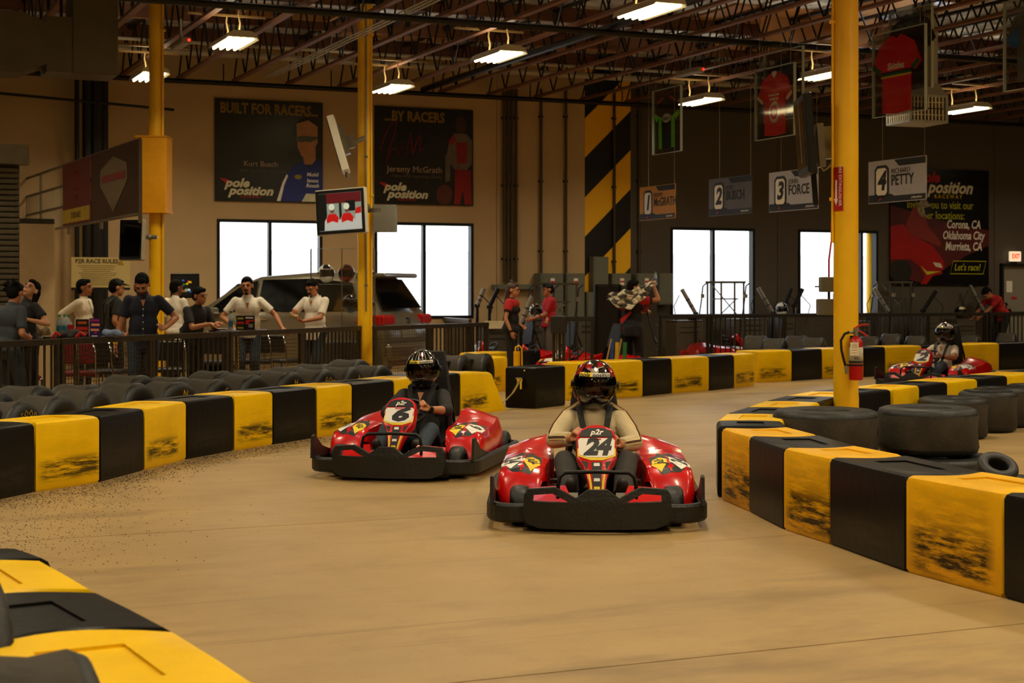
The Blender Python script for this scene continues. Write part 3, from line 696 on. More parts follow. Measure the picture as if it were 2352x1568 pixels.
# big slicks lying flat inside the hairpin
tyre(.405, .385, .18, 'big slick tyre lying flat in front of the thick column', (2.45, 12.6, .395))
tyre(.40, .38, .18, 'big slick tyre lying flat, right one of the foreground pair', (3.33, 12.9, .395))
tyre(.43, .20, .2, 'low tyre under the big slick in front of the thick column', (2.46, 12.55, .1))
tyre(.48, .20, .24, 'low worn tyre under the right foreground slick', (3.40, 12.85, .1))
tyre(.35, .42, .19, 'flat lying tyre just behind the right foreground slick', (4.54, 16.6, .21))
tyre(.31, .44, .2, 'flat lying tyre second behind the right foreground slick', (5.12, 17.35, .22))
tyre(.31, .44, .18, 'flat lying tyre near the right edge against the far leg', (5.46, 17.97, .22))
tyre(.31, .44, .19, 'flat lying tyre at the right picture edge of the hairpin', (5.98, 18.5, .22))
tyre(.28, .34, .15, 'flat lying tyre hidden right of the thick column', (4.02, 15.7, .17))
tyre(.36, .18, .17, 'low black tyre carrying the small kart tyre', (3.42, 11.5, .09))
tyre(.145, .13, .07, 'small kart tyre lying tilted on a low tyre at right', (3.40, 11.3, .25), Vector((.1, -.55, .85)))
tyre(.14, .13, .07, 'small kart tyre on the floor right of the tilted one', (3.95, 11.7, .065))
# near left: big tyre under the blurred blocks
tyre(.34, .30, .17, 'blurred tyre standing at the lower left corner', (-1.62, 4.65, .34), Vector((.9, .42, 0)))
tyre(.33, .30, .17, 'blurred tyre top at the bottom edge left of the yellow block', (-1.12, 3.75, .33), Vector((.9, .42, 0)))
# rubber crumbs swept against the left row
b = B(); rnd = random.Random(5)
for i in range(4200):
    k = rnd.random()*7.0; i0 = int(k); t = k-i0
    p = gl[i0].lerp(gl[i0+1], t); q = (gl[i0+1]-gl[i0]).normalized(); n_ = Vector((q.y, -q.x, 0)); off = .02+abs(rnd.gauss(0, .22+.28*max(0, 1-k/2.5)))
    c = p+n_*off; r_ = .002+.0035*rnd.random()
    b.add([(c.x+r_, c.y, 0.001), (c.x-r_, c.y+r_, 0.001), (c.x-r_, c.y-r_*1.5, 0.001), (c.x, c.y, r_)], [(0, 1, 3), (1, 2, 3), (2, 0, 3)])
for i in range(1800):
    c = Vector((-3.2+rnd.gauss(0, .5), 9.6+rnd.gauss(0, .8), 0)); r_ = .002+.003*rnd.random()
    b.add([(c.x+r_, c.y, 0.001), (c.x-r_, c.y+r_, 0.001), (c.x-r_, c.y-r_*1.5, 0.001), (c.x, c.y, r_)], [(0, 1, 3), (1, 2, 3), (2, 0, 3)])
o = stuff(tag(b.ob('rubber_crumbs', M('rubber_crumb', '2a2218', .9)), 'black rubber crumbs scattered along the foot of the left row', 'rubber crumbs'))
# ================================================================ FIGURES
def remeshed(b, name, mat, parent, vox, smooth=4, label=None, mats=None):
    me = b.mesh('tmp', [mat]); t = bpy.data.objects.new('tmp', me); C.objects.link(t)
    m = t.modifiers.new('r', 'REMESH'); m.mode = 'VOXEL'; m.voxel_size = vox; m.use_smooth_shade = True
    s = t.modifiers.new('s', 'SMOOTH'); s.factor = .5; s.iterations = smooth
    dg = bpy.context.evaluated_depsgraph_get(); me2 = bpy.data.meshes.new_from_object(t.evaluated_get(dg)); me2.name = name
    bpy.data.objects.remove(t); bpy.data.meshes.remove(me)
    me2.materials.clear()
    for q in (mats or [mat]): me2.materials.append(q)
    o = link(name, me2, parent)
    if label: o['label'] = label
    return o
def ik(a, c, l1, l2, pole):
    a = Vector(a); c = Vector(c); d = c-a; D = min(d.length, (l1+l2)*.999); u = d.normalized(); c = a+u*D
    x = (l1*l1-l2*l2+D*D)/(2*D); h = math.sqrt(max(0, l1*l1-x*x)); p = Vector(pole); p = (p-u*p.dot(u))
    p = p.normalized() if p.length > 1e-5 else Vector((0, 0, 1)); return a+u*x+p*h, c
def mixv(a, b_, t): return a*(1-t)+b_*t
def hand(b, wr, d, pn, side, k, mode='relaxed'):
    """wrist, direction of the fingers, normal pointing out of the palm, thumb side sign"""
    wr = Vector(wr); d = Vector(d).normalized(); pn = Vector(pn); pn = (pn-d*pn.dot(d)).normalized(); sx = d.cross(pn)*side; kn = wr+d*.088*k
    b.cap(wr, wr+d*.03*k, .024*k, .026*k, 8)
    for i, (o, ln) in enumerate(((.030, .074), (.011, .082), (-.009, .076), (-.028, .058))):
        base = kn+sx*o*k; b.cap(wr+d*.02*k+sx*o*.6*k, base, .015*k, .0125*k, 8)
        cur = {'relaxed': (22, 30, 20), 'grip': (75, 85, 55), 'flat': (5, 6, 4), 'phone': (50, 40, 30)}[mode]; p = base; dd = d.copy(); a = 0
        for cdeg, f in zip(cur, (.45, .32, .23)):
            a += R(cdeg); q = d*math.cos(a)+pn*math.sin(a); n = p+q*ln*f*k; b.cap(p, n, .0098*k, .0088*k, 7); p = n
    t0 = wr+d*.025*k+sx*.026*k+pn*.006*k; t1 = t0+(d*.5+sx*.7+pn*.35).normalized()*.04*k
    cl = {'grip': 1.0, 'phone': .8}.get(mode, .25); t2 = t1+(d*.9+sx*(.35-.5*cl)+pn*(.15+.7*cl)).normalized()*.036*k; t3 = t2+(d*.9-sx*.45*cl+pn*(.1+.5*cl)).normalized()*.026*k
    b.cap(t0, t1, .0145*k, .0125*k, 7); b.cap(t1, t2, .0115*k, .0105*k, 7); b.cap(t2, t3, .0105*k, .009*k, 7)
def figure(name, label, loc, rz, H=1.75, pel=(0, 0, .93), lean=0, side_lean=0, twist=0, head=(0, 0, 0), hands=((.3, -.1, .82), (-.3, -.1, .82)),
           feet=((.11, 0, .07), (-.11, 0, .07)), elbow=((.4, .6, -.3), (-.4, .6, -.3)), knee=((0, -1, .2), (0, -1, .2)), hmode=('relaxed', 'relaxed'), hdir=None, palm=None,
           skin=None, shirt=None, sleeve=.55, shirt_name='shirt', trousers=None, hair=None, hairs='short', beard=None, woman=False, fat=1.0, vox=.009, legs=True,
           helmet=False, shoes=True, group=None, collar=False, open_neck=False, shirt_low=.0, face=True):
    """faces -Y in its own frame; first of each pair is its left side (+X)"""
    k = H/1.75; skin = skin or SKIN; root = thing(name, label, 'person', loc, rz, group)
    pel = Vector(pel); T = Euler((R(lean), R(side_lean), R(twist))).to_matrix()
    up = lambda x, y, z: pel + T @ Vector((x*k, y*k, z*k))
    wd = .88 if woman else 1.0
    neck = up(0, -.005, .50); Hm = T @ Euler((R(head[0]), R(head[1]), R(head[2]))).to_matrix()
    hc = neck + Hm @ Vector((0, -.018*k, .135*k)); hk = k*(1.0 if helmet else 1.09); hp = lambda x, y, z: hc + Hm @ Vector((x*hk, y*hk, z*hk))
    sh = [up(.168*wd, .0, .422), up(-.168*wd, .0, .422)]; hip = [up(.09, 0, -.02), up(-.09, 0, -.02)]
    el, wr, kn_, an = [], [], [], []
    for i in (0, 1):
        e, w_ = ik(sh[i], hands[i], .285*k, .25*k, elbow[i]); el.append(e); wr.append(w_)
        n_, a_ = ik(hip[i], feet[i], .43*k, .42*k, knee[i]); kn_.append(n_); an.append(a_)
    def torso(b, g, low=-.1, top=.46):
        f = fat
        b.sph(up(0, .0, .33), ((.168*wd+g)*k, (.105*f+g)*k, (.15+g)*k), 14, 9, rot=T); b.sph(up(0, -.01*f, .14), ((.146*wd+g)*k*f**.5, (.10*f+g)*k, (.17+g)*k), 14, 9, rot=T)
        b.sph(up(0, .01, 0), ((.155+g)*k, (.11*f+g)*k, (.13+g)*k), 14, 9, rot=T); b.cap(up(.12*wd, 0, .405), up(-.12*wd, 0, .405), (.055+g*.8)*k, n=10)
        b.cap(up(0, 0, .42), up(0, -.002, .47), (.07+g)*k, (.055+g)*k, 10)
        if woman: b.sph(up(.07, -.075, .3), (.06+g)*k, 10, 6); b.sph(up(-.07, -.075, .3), (.06+g)*k, 10, 6)
    b = B(); torso(b, 0)
    b.cap(up(0, .005, .44), hc+Hm @ Vector((0, .01*k, -.06*k)), .052*k, .05*k, 10)
    b.sph(hp(0, .012, .03), (.072*hk, .092*hk, .085*hk), 16, 10, rot=Hm); b.sph(hp(0, -.028, -.035), (.056*hk, .062*hk, .072*hk), 14, 9, rot=Hm); b.sph(hp(0, -.062, -.088), (.028*hk, .024*hk, .02*hk), 10, 6, rot=Hm)
    b.cyl(hp(0, -.082, .022), hp(0, -.105, -.018), .009*hk, .015*hk, 8); b.sph(hp(0, -.1, -.02), (.016*hk, .013*hk, .01*hk), 8, 5, rot=Hm)
    b.cap(hp(-.04, -.078, .03), hp(.04, -.078, .03), .011*hk, n=6); b.cap(hp(-.022, -.088, -.055), hp(.022, -.088, -.055), .009*hk, n=6)
    for q in (-1, 1): b.sph(hp(q*.074, .012, -.005), (.010*hk, .02*hk, .032*hk), 8, 6, rot=Hm)
    for i, q in ((0, 1), (1, -1)):
        b.cap(sh[i], el[i], .048*k*wd, .038*k*wd, 10); b.cap(el[i], mixv(el[i], wr[i], .35), .038*k*wd, .040*k*wd, 10); b.cap(mixv(el[i], wr[i], .35), wr[i], .039*k*wd, .026*k*wd, 10)
        d = Vector(hdir[i]) if hdir else (wr[i]-el[i]); pn = Vector(palm[i]) if palm else Vector((-q, 0, 0))
        hand(b, wr[i], d, pn, 1 if (d.cross(pn)).dot(Vector((0, -1, .3))) > 0 else -1, k*wd, hmode[i])
        if legs:
            b.cap(hip[i], kn_[i], .082*k, .055*k, 12); b.cap(kn_[i], mixv(kn_[i], an[i], .3), .052*k, .055*k, 10); b.cap(mixv(kn_[i], an[i], .3), an[i], .054*k, .036*k, 10)
            b.cap(an[i], an[i]+Vector((0, -.1, -.035))*k, .034*k, .03*k, 8)
    body = remeshed(b, 'body', skin, root, vox, 3)
    if shirt:
        g = .017; b = B(); torso(b, g)
        b.cyl(up(0, 0, .0), up(0, 0, -.07-shirt_low), (.15+g)*k, (.155+g)*k, 14)
        for i in (0, 1):
            t = sleeve; b.sph(sh[i], (.046*wd+g)*k, 10, 7); loose = .014 if sleeve < .7 else 0
            if t <= 1: b.cyl(sh[i], mixv(sh[i], el[i], t), (.046*wd+g)*k, (.042*wd+g+loose*.8)*k, 12)
            else: b.cap(sh[i], el[i], (.05*wd+g)*k, (.040*wd+g)*k, 12); b.cyl(el[i], mixv(el[i], wr[i], t-1), (.040*wd+g)*k, (.032*wd+g)*k, 12)
        remeshed(b, shirt_name, shirt[0] if isinstance(shirt, (list, tuple)) else shirt, root, vox*1.25, 4)
    if collar:
        b = B()
        for q in (-1, 1): b.loft([[tuple(up(q*x, y, z)) for x, y, z in r_] for r_ in ([(0.015, -.112, .40), (.055, -.10, .43), (.05, -.085, .455), (.02, -.10, .44)], [(.06, -.07, .455), (.078, -.05, .47), (.065, -.03, .495), (.05, -.06, .485)], [(.07, .03, .47), (.085, .04, .47), (.06, .05, .505), (.05, .04, .5)])])
        b.ob('collar', shirt, root, smooth=60)
    if open_neck:
        b = B(); b.add([tuple(up(x, y, z)) for x, y, z in ((-.026, -.126, .425), (.026, -.126, .425), (0, -.139, .345))], [(0, 1, 2)]); b.add([tuple(up(x, y+.01, z)) for x, y, z in ((-.026, -.126, .425), (.026, -.126, .425), (0, -.139, .345))], [(2, 1, 0)]); b.ob('open_collar', skin, root)
    if trousers and legs:
        g = .016; b = B(); b.sph(up(0, .01, -.01), ((.158+g)*k, (.115*fat+g)*k, (.12+g)*k), 14, 9, rot=T)
        for i in (0, 1): b.cap(hip[i], kn_[i], (.084+g)*k, (.058+g)*k, 12); b.cyl(kn_[i], an[i]+Vector((0, 0, .02)), (.058+g)*k, (.046+g)*k, 12)
        remeshed(b, 'trousers', trousers, root, vox*1.3, 4)
    if shoes and legs:
        for i in (0, 1):
            f0 = an[i]; fd = Vector((0, -1, 0)) if (an[i]-kn_[i]).normalized().z < -.7 else (Vector((0, -.35, .94)))
            b = B(); b.cap(f0+Vector((0, .03, -.03))*k, f0+(fd*.15+Vector((0, 0, -.035)))*k, .045*k, .038*k, 10); b.ob('shoe', M('dark_shoe', '1c1814', .6), root, smooth=60)
    if face and not helmet:
        for q in (-1, 1):
            b = B(); b.sph(hp(q*.031, -.081, .006), (.0125*hk, .008*hk, .008*hk), 8, 5, rot=Hm); b.ob('eye', M('eye_dark', '241610', .3), root, smooth=True)
            b = B(); b.cap(hp(q*.016, -.094, .027), hp(q*.050, -.086, .030), .0042*hk, .003*hk, 6); b.ob('eyebrow', HAIR, root)
        b = B(); b.cap(hp(-.021, -.093, -.056), hp(.021, -.093, -.056), .0052*hk, n=6); b.ob('mouth', M('lips', '7a3a2c', .5), root)
    if hairs and not helmet:
        hm = hair or HAIR; b = B()
        b.sph(hp(0, .02, .042), (.078*hk, .094*hk, .084*hk), 14, 8, rot=Hm)
        b.sph(hp(0, .05, .0), (.072*hk, .066*hk, .08*hk), 12, 8, rot=Hm); b.sph(hp(0, -.045, .085), (.055*hk, .04*hk, .03*hk), 10, 6, rot=Hm)
        if hairs == 'long':
            for q in (-1, 0, 1): b.cap(hp(q*.055, .05, 0), hp(q*.06, .10, -.26), .045*hk, .035*hk, 8)
        if hairs == 'bun': b.sph(hp(0, .03, .135), .035*hk, 10, 6); b.cap(hp(0, .06, 0), hp(.0, .09, -.22), .06*hk, .045*hk, 8)
        if hairs == 'curly':
            rn = random.Random(2)
            for _ in range(26): b.sph(hp(rn.uniform(-.075, .075), rn.uniform(-.02, .11), rn.uniform(.0, .12)), .024*hk, 6, 4)
        remeshed(b, 'hair', hm, root, .009, 2)
    if beard == 'beard':
        b = B(); b.sph(hp(0, -.042, -.062), (.058*hk, .055*hk, .045*hk), 12, 8, rot=Hm); b.cap(hp(-.025, -.094, -.042), hp(.025, -.094, -.042), .007*hk, n=6); b.ob('beard', M('short_beard', '2a1a10', .8), root, smooth=True)
    if beard == 'goatee':
        b = B(); b.cap(hp(-.028, -.092, -.047), hp(.028, -.092, -.047), .0075*hk, n=6); b.ob('moustache', HAIR, root, smooth=True)
        b = B(); b.sph(hp(0, -.078, -.088), (.02*hk, .016*hk, .018*hk), 8, 6, rot=Hm); b.ob('chin_beard', HAIR, root, smooth=True)
    root['k'] = k
    fig = dict(root=root, hp=hp, Hm=Hm, up=up, T=T, sh=sh, el=el, wr=wr, kn=kn_, an=an, k=k, hc=hc, body=body)
    return fig
def add_helmet(f, shell, accents, band=True, sc_=1.0):
    """full-face helmet: shell, visor, printed brow band, accent patches"""
    k = f['k']*sc_; root = f['root']; Q = f['Hm'].to_4x4(); Q.translation = f['hc']
    S = Matrix.Diagonal((k, k, k, 1)); Q = Q @ S
    # shell: a sphere grid with the eye port left open
    b = B(); n, m = 36, 22; vs = []; fs = []
    def pt_(i, j):
        a = 2*math.pi*i/n; e = R(-78+164*j/m)
        x, y, z = math.cos(e)*math.sin(a), -math.cos(e)*math.cos(a), math.sin(e)
        fr = max(0, -y); zz = z*(.160 if z > 0 else .155)
        chin = fr*max(0, -z)*1.2
        return (x*.136*(1-.10*max(0, -z)), y*(.155+.035*chin)-(.008*fr), zz-.01*chin+.015)
    for j in range(m+1): vs += [pt_(i, j) for i in range(n)]
    def port(i, j):
        a = (i+.5)/n; a = a if a <= .5 else a-1; e = -78+164*(j+.5)/m
        return abs(a) < .205 and -19 < e < 24
    for j in range(m):
        for i in range(n):
            if not port(i, j): fs.append((j*n+i, j*n+(i+1) % n, (j+1)*n+(i+1) % n, (j+1)*n+i))
    fs.append(tuple(range(m*n, m*n+n)))
    b.add(vs, fs, 0, Q); me = b.mesh('helmet', shell, True); h = link('helmet', me, root); so = h.modifiers.new('thickness', 'SOLIDIFY'); so.thickness = -.02*k; so.offset = 1
    ss = h.modifiers.new('sub', 'SUBSURF'); ss.levels = 1; ss.render_levels = 1
    b = B(); vv = []; ff = []; W_, H_ = 14, 6                                     # visor
    for j in range(H_+1):
        for i in range(W_+1):
            a = R(-80+160*i/W_); e = R(-22+48*j/H_); x, y, z = math.cos(e)*math.sin(a), -math.cos(e)*math.cos(a), math.sin(e); vv.append((x*.141, y*.163-.006*max(0, -y), z*.158+.015))
    for j in range(H_):
        for i in range(W_): ff.append((j*(W_+1)+i, j*(W_+1)+i+1, (j+1)*(W_+1)+i+1, (j+1)*(W_+1)+i))
    b.add(vv, ff, 0, Q); v = link('visor', b.mesh('visor', SMOKE, True), h)
    for q in (-1, 1): b = B(); b.cyl(Q @ Vector((q*.138, .005, .02)), Q @ Vector((q*.150, .005, .02)), .022*k); b.ob('visor_pivot', BLACKP, h)
    def patch(a0, a1, e0, e1, mat, nm, off=.004, tw=0):
        b = B(); vv = []; ff = []; N, K = 8, 3
        for j in range(K+1):
            for i in range(N+1):
                t = i/N; a = R(a0+(a1-a0)*t); e = R(e0+(e1-e0)*j/K+tw*t); x, y, z = math.cos(e)*math.sin(a), -math.cos(e)*math.cos(a), math.sin(e)
                rr = 1+off/.15; vv.append((x*.136*rr, y*.163*rr, z*(.160 if z > 0 else .155)*rr+.015))
        for j in range(K):
            for i in range(N): ff.append((j*(N+1)+i, j*(N+1)+i+1, (j+1)*(N+1)+i+1, (j+1)*(N+1)+i))
        b.add(vv, ff, 0, Q); return b.ob(nm, mat, h, smooth=True)
    if band:
        patch(-42, -4, 21, 30, YEL, 'brow_band', .012); patch(-4, 48, 21, 30, M('brow_white', 'd8d0c0', .4), 'brow_band', .012)
        for tx, a0, mt in (('pole', -23, BLACK), ('position', 22, BLACK)):
            a = R(a0); t = text(tx, .040, mt, h, (0, 0, 0), ext=.0008, shear=.3, bold=.02)
            t.matrix_local = Q @ Matrix.Translation((math.sin(a)*.143, -math.cos(a)*.172, .088)) @ Matrix.Rotation(a, 4, 'Z') @ Matrix.Rotation(R(90-18), 4, 'X')
    for p in accents: patch(*p)
    return h
TEE = lambda n, c: M(n, c, .85, 0, .10, 9, .35, 14)
# ================================================================ KARTS
KRED = M('kart_red', 'd40a0c', .24, 0, .10, 3, .03, 12, .5)
BUMP = M('kart_bumper', '15130f', .5, 0, .35, 8, .3, 50)
RIM = M('wheel_rim', '5a564e', .4, .8, .1)
def lerp_sec(ks, y):
    for (y0, a), (y1, c) in zip(ks, ks[1:]):
        if y0 <= y <= y1: t = (y-y0)/(y1-y0); t = t*t*(3-2*t); return [p+(q-p)*t for p, q in zip(a, c)]
    return ks[-1][1] if y > ks[-1][0] else ks[0][1]
def slice_x(me, x0, x1, n):
    import bmesh
    bm = bmesh.new(); bm.from_mesh(me)
    for i in range(n): bmesh.ops.bisect_plane(bm, geom=bm.verts[:]+bm.edges[:]+bm.faces[:], plane_co=(x0+(x1-x0)*i/(n-1), 0, 0), plane_no=(1, 0, 0))
    bm.to_mesh(me); bm.free()
def drape(me, tree, off, cuts=3):
    # lay a flat print onto the shell below it
    import bmesh
    bm = bmesh.new(); bm.from_mesh(me); bmesh.ops.triangulate(bm, faces=bm.faces[:]); bmesh.ops.subdivide_edges(bm, edges=[e for e in bm.edges if e.calc_length() > .018], cuts=cuts, use_grid_fill=True)
    bmesh.ops.triangulate(bm, faces=bm.faces[:])
    for v in bm.verts:
        h = tree.ray_cast(Vector((v.co.x, v.co.y, 1)), Vector((0, 0, -1)))
        if h[0]: v.co = h[0]+h[1]*off if h[1].z > .15 else h[0]+Vector((0, 0, off))
    bm.to_mesh(me); bm.free()
from mathutils.bvhtree import BVHTree
def make_kart(num, label, loc, rz, name='racing_kart', lite=False, group=None):
    t = thing(name, label, 'kart', loc, rz, group)
    # front bumper with two slots
    half = [(0, .032), (.36, .032), (.44, .06), (.462, .12), (.458, .235), (.43, .272), (.27, .288), (.215, .265), (.135, .222), (.06, .276)]
    outl = [(-x, z) for x, z in reversed(half[1:])] + half; outl = outl[::-1]
    hole = [(.17, .195), (.40, .198), (.395, .238), (.28, .25)]
    holes = [hole, [(-x, z) for x, z in reversed(hole)]]
    def fine(l):
        o = []
        for i in range(len(l)):
            p, q = l[i], l[(i+1) % len(l)]; n = max(1, int(math.hypot(q[0]-p[0], q[1]-p[1])/.08))
            o += [(p[0]+(q[0]-p[0])*j/n, p[1]+(q[1]-p[1])*j/n) for j in range(n)]
        return o
    wp = lambda q: (q[0], q[1]+.42*q[0]**2+.15*max(0, q[2]-.2), q[2])
    b = B(); b.prism([fine(l) for l in [outl]+holes], -1.05, -1.0); fb = b.ob('front_bumper', BUMP, t); slice_x(fb.data, -.45, .45, 19)
    for v in fb.data.vertices: v.co = wp(v.co)
    fb.modifiers.new('bevel', 'BEVEL').width = .006; fb.modifiers['bevel'].angle_limit = R(50)
    b = B()                                         # lower belly pan front
    b.prism([(-.3, .03), (.3, .03), (.33, .1), (-.33, .1)], -.93, -.86); b.ob('bumper_core', BUMP, t)
    for q in (-1, 1):                               # red lips seen through the slots
        b = B(); b.loft([[(q*.14, -.95, .17), (q*.42, -.84, .17), (q*.42, -.74, .255), (q*.2, -.78, .275)], [(q*.14, -.90, .16), (q*.42, -.81, .16), (q*.42, -.70, .225), (q*.2, -.74, .245)]]); b.ob('front_spoiler', KRED, t)
    # perimeter rail: rounded rectangle band
    path = []
    for cx, cy, a0 in ((.50, -.70, -90), (.52, .80, 0), (-.52, .80, 90), (-.50, -.70, 180)):
        for i in range(7): a = R(a0+90*i/6); path.append((cx+.19*math.cos(a)*(1), cy+.2*math.sin(a)))
    N = len(path); rings = []
    for i in range(N):
        p = Vector(path[i]); tn = (Vector(path[(i+1) % N])-Vector(path[i-1])).normalized(); n = Vector((tn.y, -tn.x))
        rings.append([(p.x+n.x*o, p.y+n.y*o, z) for o, z in ((0, .055), (.012, .07), (.012, .155), (0, .17), (-.04, .17), (-.04, .155), (-.028, .14), (-.028, .085), (-.04, .07), (-.04, .055))])
    rings.append(rings[0]); b = B(); b.loft(rings, caps=False); b.ob('side_bumper', BUMP, t)
    for q in (-1, 1):
        b = B(); b.prism([(-.86, .16), (-.22, .16), (-.60, .24), (-.79, .345), (-.84, .335)], q*.655, q*.675, 'x'); b.ob('bumper_fin', BUMP, t)
    # floor pan, chassis
    b = B(); b.box((0, -.1, .04), (.92, 1.55, .02)); b.ob('floor_pan', M('pan_dark', '1d1b18', .5, .4), t)  # pan made wider than the chassis to deepen the shade under the kart
    b = B()
    for q in (-1, 1): b.tube([(q*.2, -.98, .1), (q*.3, -.7, .08), (q*.32, .2, .08), (q*.36, .95, .1)], .016, 6)
    b.cyl((-.62, .62, .14), (.62, .62, .14), .02); b.cyl((-.5, -.62, .13), (.5, -.62, .13), .014); b.ob('chassis_tube', BLACKM, t)
    # wheels
    for nm, x, y, r, wd in (('f', .49, -.62, .128, .13), ('f', -.49, -.62, .128, .13), ('r', .57, .62, .14, .2), ('r', -.57, .62, .14, .2)):
        b = B(); h = wd/2; b.lathe([(.07, -h), (r-.03, -h), (r-.008, -h+.015), (r, -h+.035), (r, h-.035), (r-.008, h-.015), (r-.03, h), (.07, h)], (x, y, r), (0, R(90), 0), 24, closed=True); wo = b.ob('wheel', RUBBER, t, smooth=40)
        b = B(); b.cyl((x-h*.7, y, r), (x+h*.7, y, r), .072, n=16); b.cyl((x-h*.9, y, r), (x+h*.9, y, r), .022); b.ob('rim', RIM, wo)
    # side pods
    ks = [(-.52, (.40, .60, .06, .16, .03)), (-.47, (.35, .635, .06, .30, .04)), (-.38, (.32, .655, .05, .385, .06)), (-.15, (.30, .655, .05, .405, .08)), (.15, (.29, .65, .05, .42, .09)), (.45, (.28, .64, .06, .46, .10)), (.72, (.28, .60, .08, .42, .10)), (.86, (.30, .52, .12, .30, .06))]
    for q in (-1, 1):
        rings = []; ny = 26
        for i in range(ny+1):
            y = -.52+1.38*i/ny; x0, x1, z0, z1, rr = lerp_sec(ks, y); zi = z1-.02+(.045 if y > .1 else .0)*min(1, max(0, (y-.1)/.3))
            rib = .012*math.sin((y-.1)*55) if y > .05 and y < .75 else 0
            sec = [(x0, z0), (x0-.0, zi*.6), (x0+.01, zi-.01), (x0+.04, zi+rib), ((x0+x1)*.5, z1-.008+rib*.7), (x1-rr*1.1, z1-.03), (x1-rr*.4, z1-.055), (x1-.01, z1-rr-.05), (x1, z1*.55), (x1-.01, z0+.03), (x1-.05, z0)]
            if y < -.25:                                  # wheel arch: lift the lower edge over the front tyre
                lf_ = .21*min(1, (-.25-y)/.12); sec = [(a, max(c, min(lf_+.05, z1-.02)) if a < x1-.07 and k_ in (0, 1) else c) for k_, (a, c) in enumerate(sec)]
            rings.append([(q*a, y, c) for a, c in sec])
        b = B(); b.loft(rings); pod = b.ob('side_pod', KRED, t, smooth=50)
        # decals on the pod top: black flash, white plate with number, yellow and p2r
        tree = BVHTree.FromPolygons([v.co for v in pod.data.vertices], [tuple(p.vertices) for p in pod.data.polygons])
        def decal(nm, pts, mat, off):
            b = B(); b.add([(q*x, y, .6) for x, y in pts], [tuple(range(len(pts)))]); o = b.ob(nm, mat, pod); drape(o.data, tree, off); return o
        decal('black_flash', [(.36, -.36), (.43, -.45), (.55, -.43), (.63, -.36), (.635, -.16), (.60, -.02), (.54, -.10), (.51, .04), (.46, -.08), (.42, .0), (.40, -.12), (.36, -.18)], BLACK, .0015)
        decal('yellow_plate', [(.365, -.38), (.43, -.435), (.47, -.36), (.47, -.24), (.42, -.20), (.375, -.27)], YEL, .003)
        decal('white_plate', [(.485, -.34), (.56, -.41), (.625, -.32), (.625, -.17), (.56, -.12), (.49, -.15)], WHITE, .003)
        if not lite:
            for tx, sz, x, y, m_, sx_ in ((num, .15, .556, -.25, BLACK, 1.1), ('p2r', .085, .42, -.31, BLACK, 1.0)):
                tt = text(tx, sz, m_, pod, (0, 0, 0), (0, 0, 0), ext=0, bold=.03, shear=.25, sx=sx_)
                tt.data.transform(Matrix.Translation((q*x, y, .6)) @ Matrix.Rotation(R(90*q), 4, 'Z')); drape(tt.data, tree, .0045, 1)
    # number fairing: flat plate on a tilted plane. origin (0,-.88,.16)
    til = math.atan2(.47, .34); F = Matrix.Translation((0, -.86, .165)) @ Matrix.Rotation(-(math.pi/2-til), 4, 'X')   # local x, z along the plate, -y outwards
    LN = math.hypot(.47, .34)
    prof = [(0, .048), (.1, .052), (.2, .068), (.28, .094), (.335, .128), (.36, .132), (.45, .130), (.50, .130), (.535, .116), (.56, .08), (.575, .03)]
    rings = []
    for z, hw in prof:
        z = z*LN/.575; dp = .03+.09*min(1, z/.4)
        rings.append([tuple(F @ Vector(p)) for p in ((-hw, .03, z), (-hw*.93, .004, z), (-hw*.85, 0, z), (hw*.85, 0, z), (hw*.93, .004, z), (hw, .03, z), (hw*.92, dp, z), (-hw*.92, dp, z))])
    b = B(); b.loft(rings); fa = b.ob('number_fairing', KRED, t, smooth=35)
    def plate(nm, pts, mat, off, **k_):
        b = B(); b.prism([(x, z*LN/.575) for x, z in pts], -off-.002, -off, xf=F); return b.ob(nm, mat, fa, **k_)
    plate('yellow_backing', [(-.122, .345), (-.04, .315), (.04, .315), (.122, .345), (.122, .40), (-.122, .40)], YEL, .001)
    plate('white_panel', [(-.112, .355), (-.06, .335), (.06, .335), (.112, .355), (.118, .46), (.105, .475), (-.105, .475), (-.118, .46)], WHITE, .003)
    plate('black_crown', [(-.115, .485), (.115, .485), (.095, .53), (.05, .552), (-.05, .552), (-.095, .53)], BLACK, .003)
    plate('centre_strip', [(-.022, .04), (.022, .04), (.034, .30), (-.034, .30)], BLACK, .003)
    for q in (-1, 1):
        plate('yellow_slash', [(q*.026, .05), (q*.036, .05), (q*.050, .17), (q*.062, .26), (q*.045, .22), (q*.033, .15)], YEL, .003)
        plate('black_slash', [(q*.055, .30), (q*.095, .31), (q*.06, .24)], BLACK, .003)
    def ftext(s_, size, mat, x, z, off=.006, **k_):
        o = text(s_, size, mat, fa, (0, 0, 0), **k_); o.matrix_local = F @ Matrix.Translation((x, -off, z*LN/.575)) @ Matrix.Rotation(R(90), 4, 'X'); return o
    ftext(num, .175 if len(num) == 1 else .17, BLACK, 0, .407, bold=.05, shear=.25, ext=.001, sx=1.6 if len(num) == 1 else 1.0, spacing=.9)
    if not lite:
        ftext('p2r', .055, WHITE, 0, .518, bold=.03, shear=.3, ext=.001)
        plate('red_caption', [(-.04, .462), (.03, .462), (.03, .470), (-.04, .470)], RED, .005)
        for z, mt in ((.27, WHITE), (.22, RED), (.16, WHITE), (.10, YEL)): plate('sticker', [(-.02, z), (.02, z), (.018, z+.022), (-.018, z+.022)], mt, .005)
    b = B(); b.sph(F @ Vector((0, 0, .01)), .02, 10, 6); b.ob('nose_bolt', CHROME, fa, smooth=True)
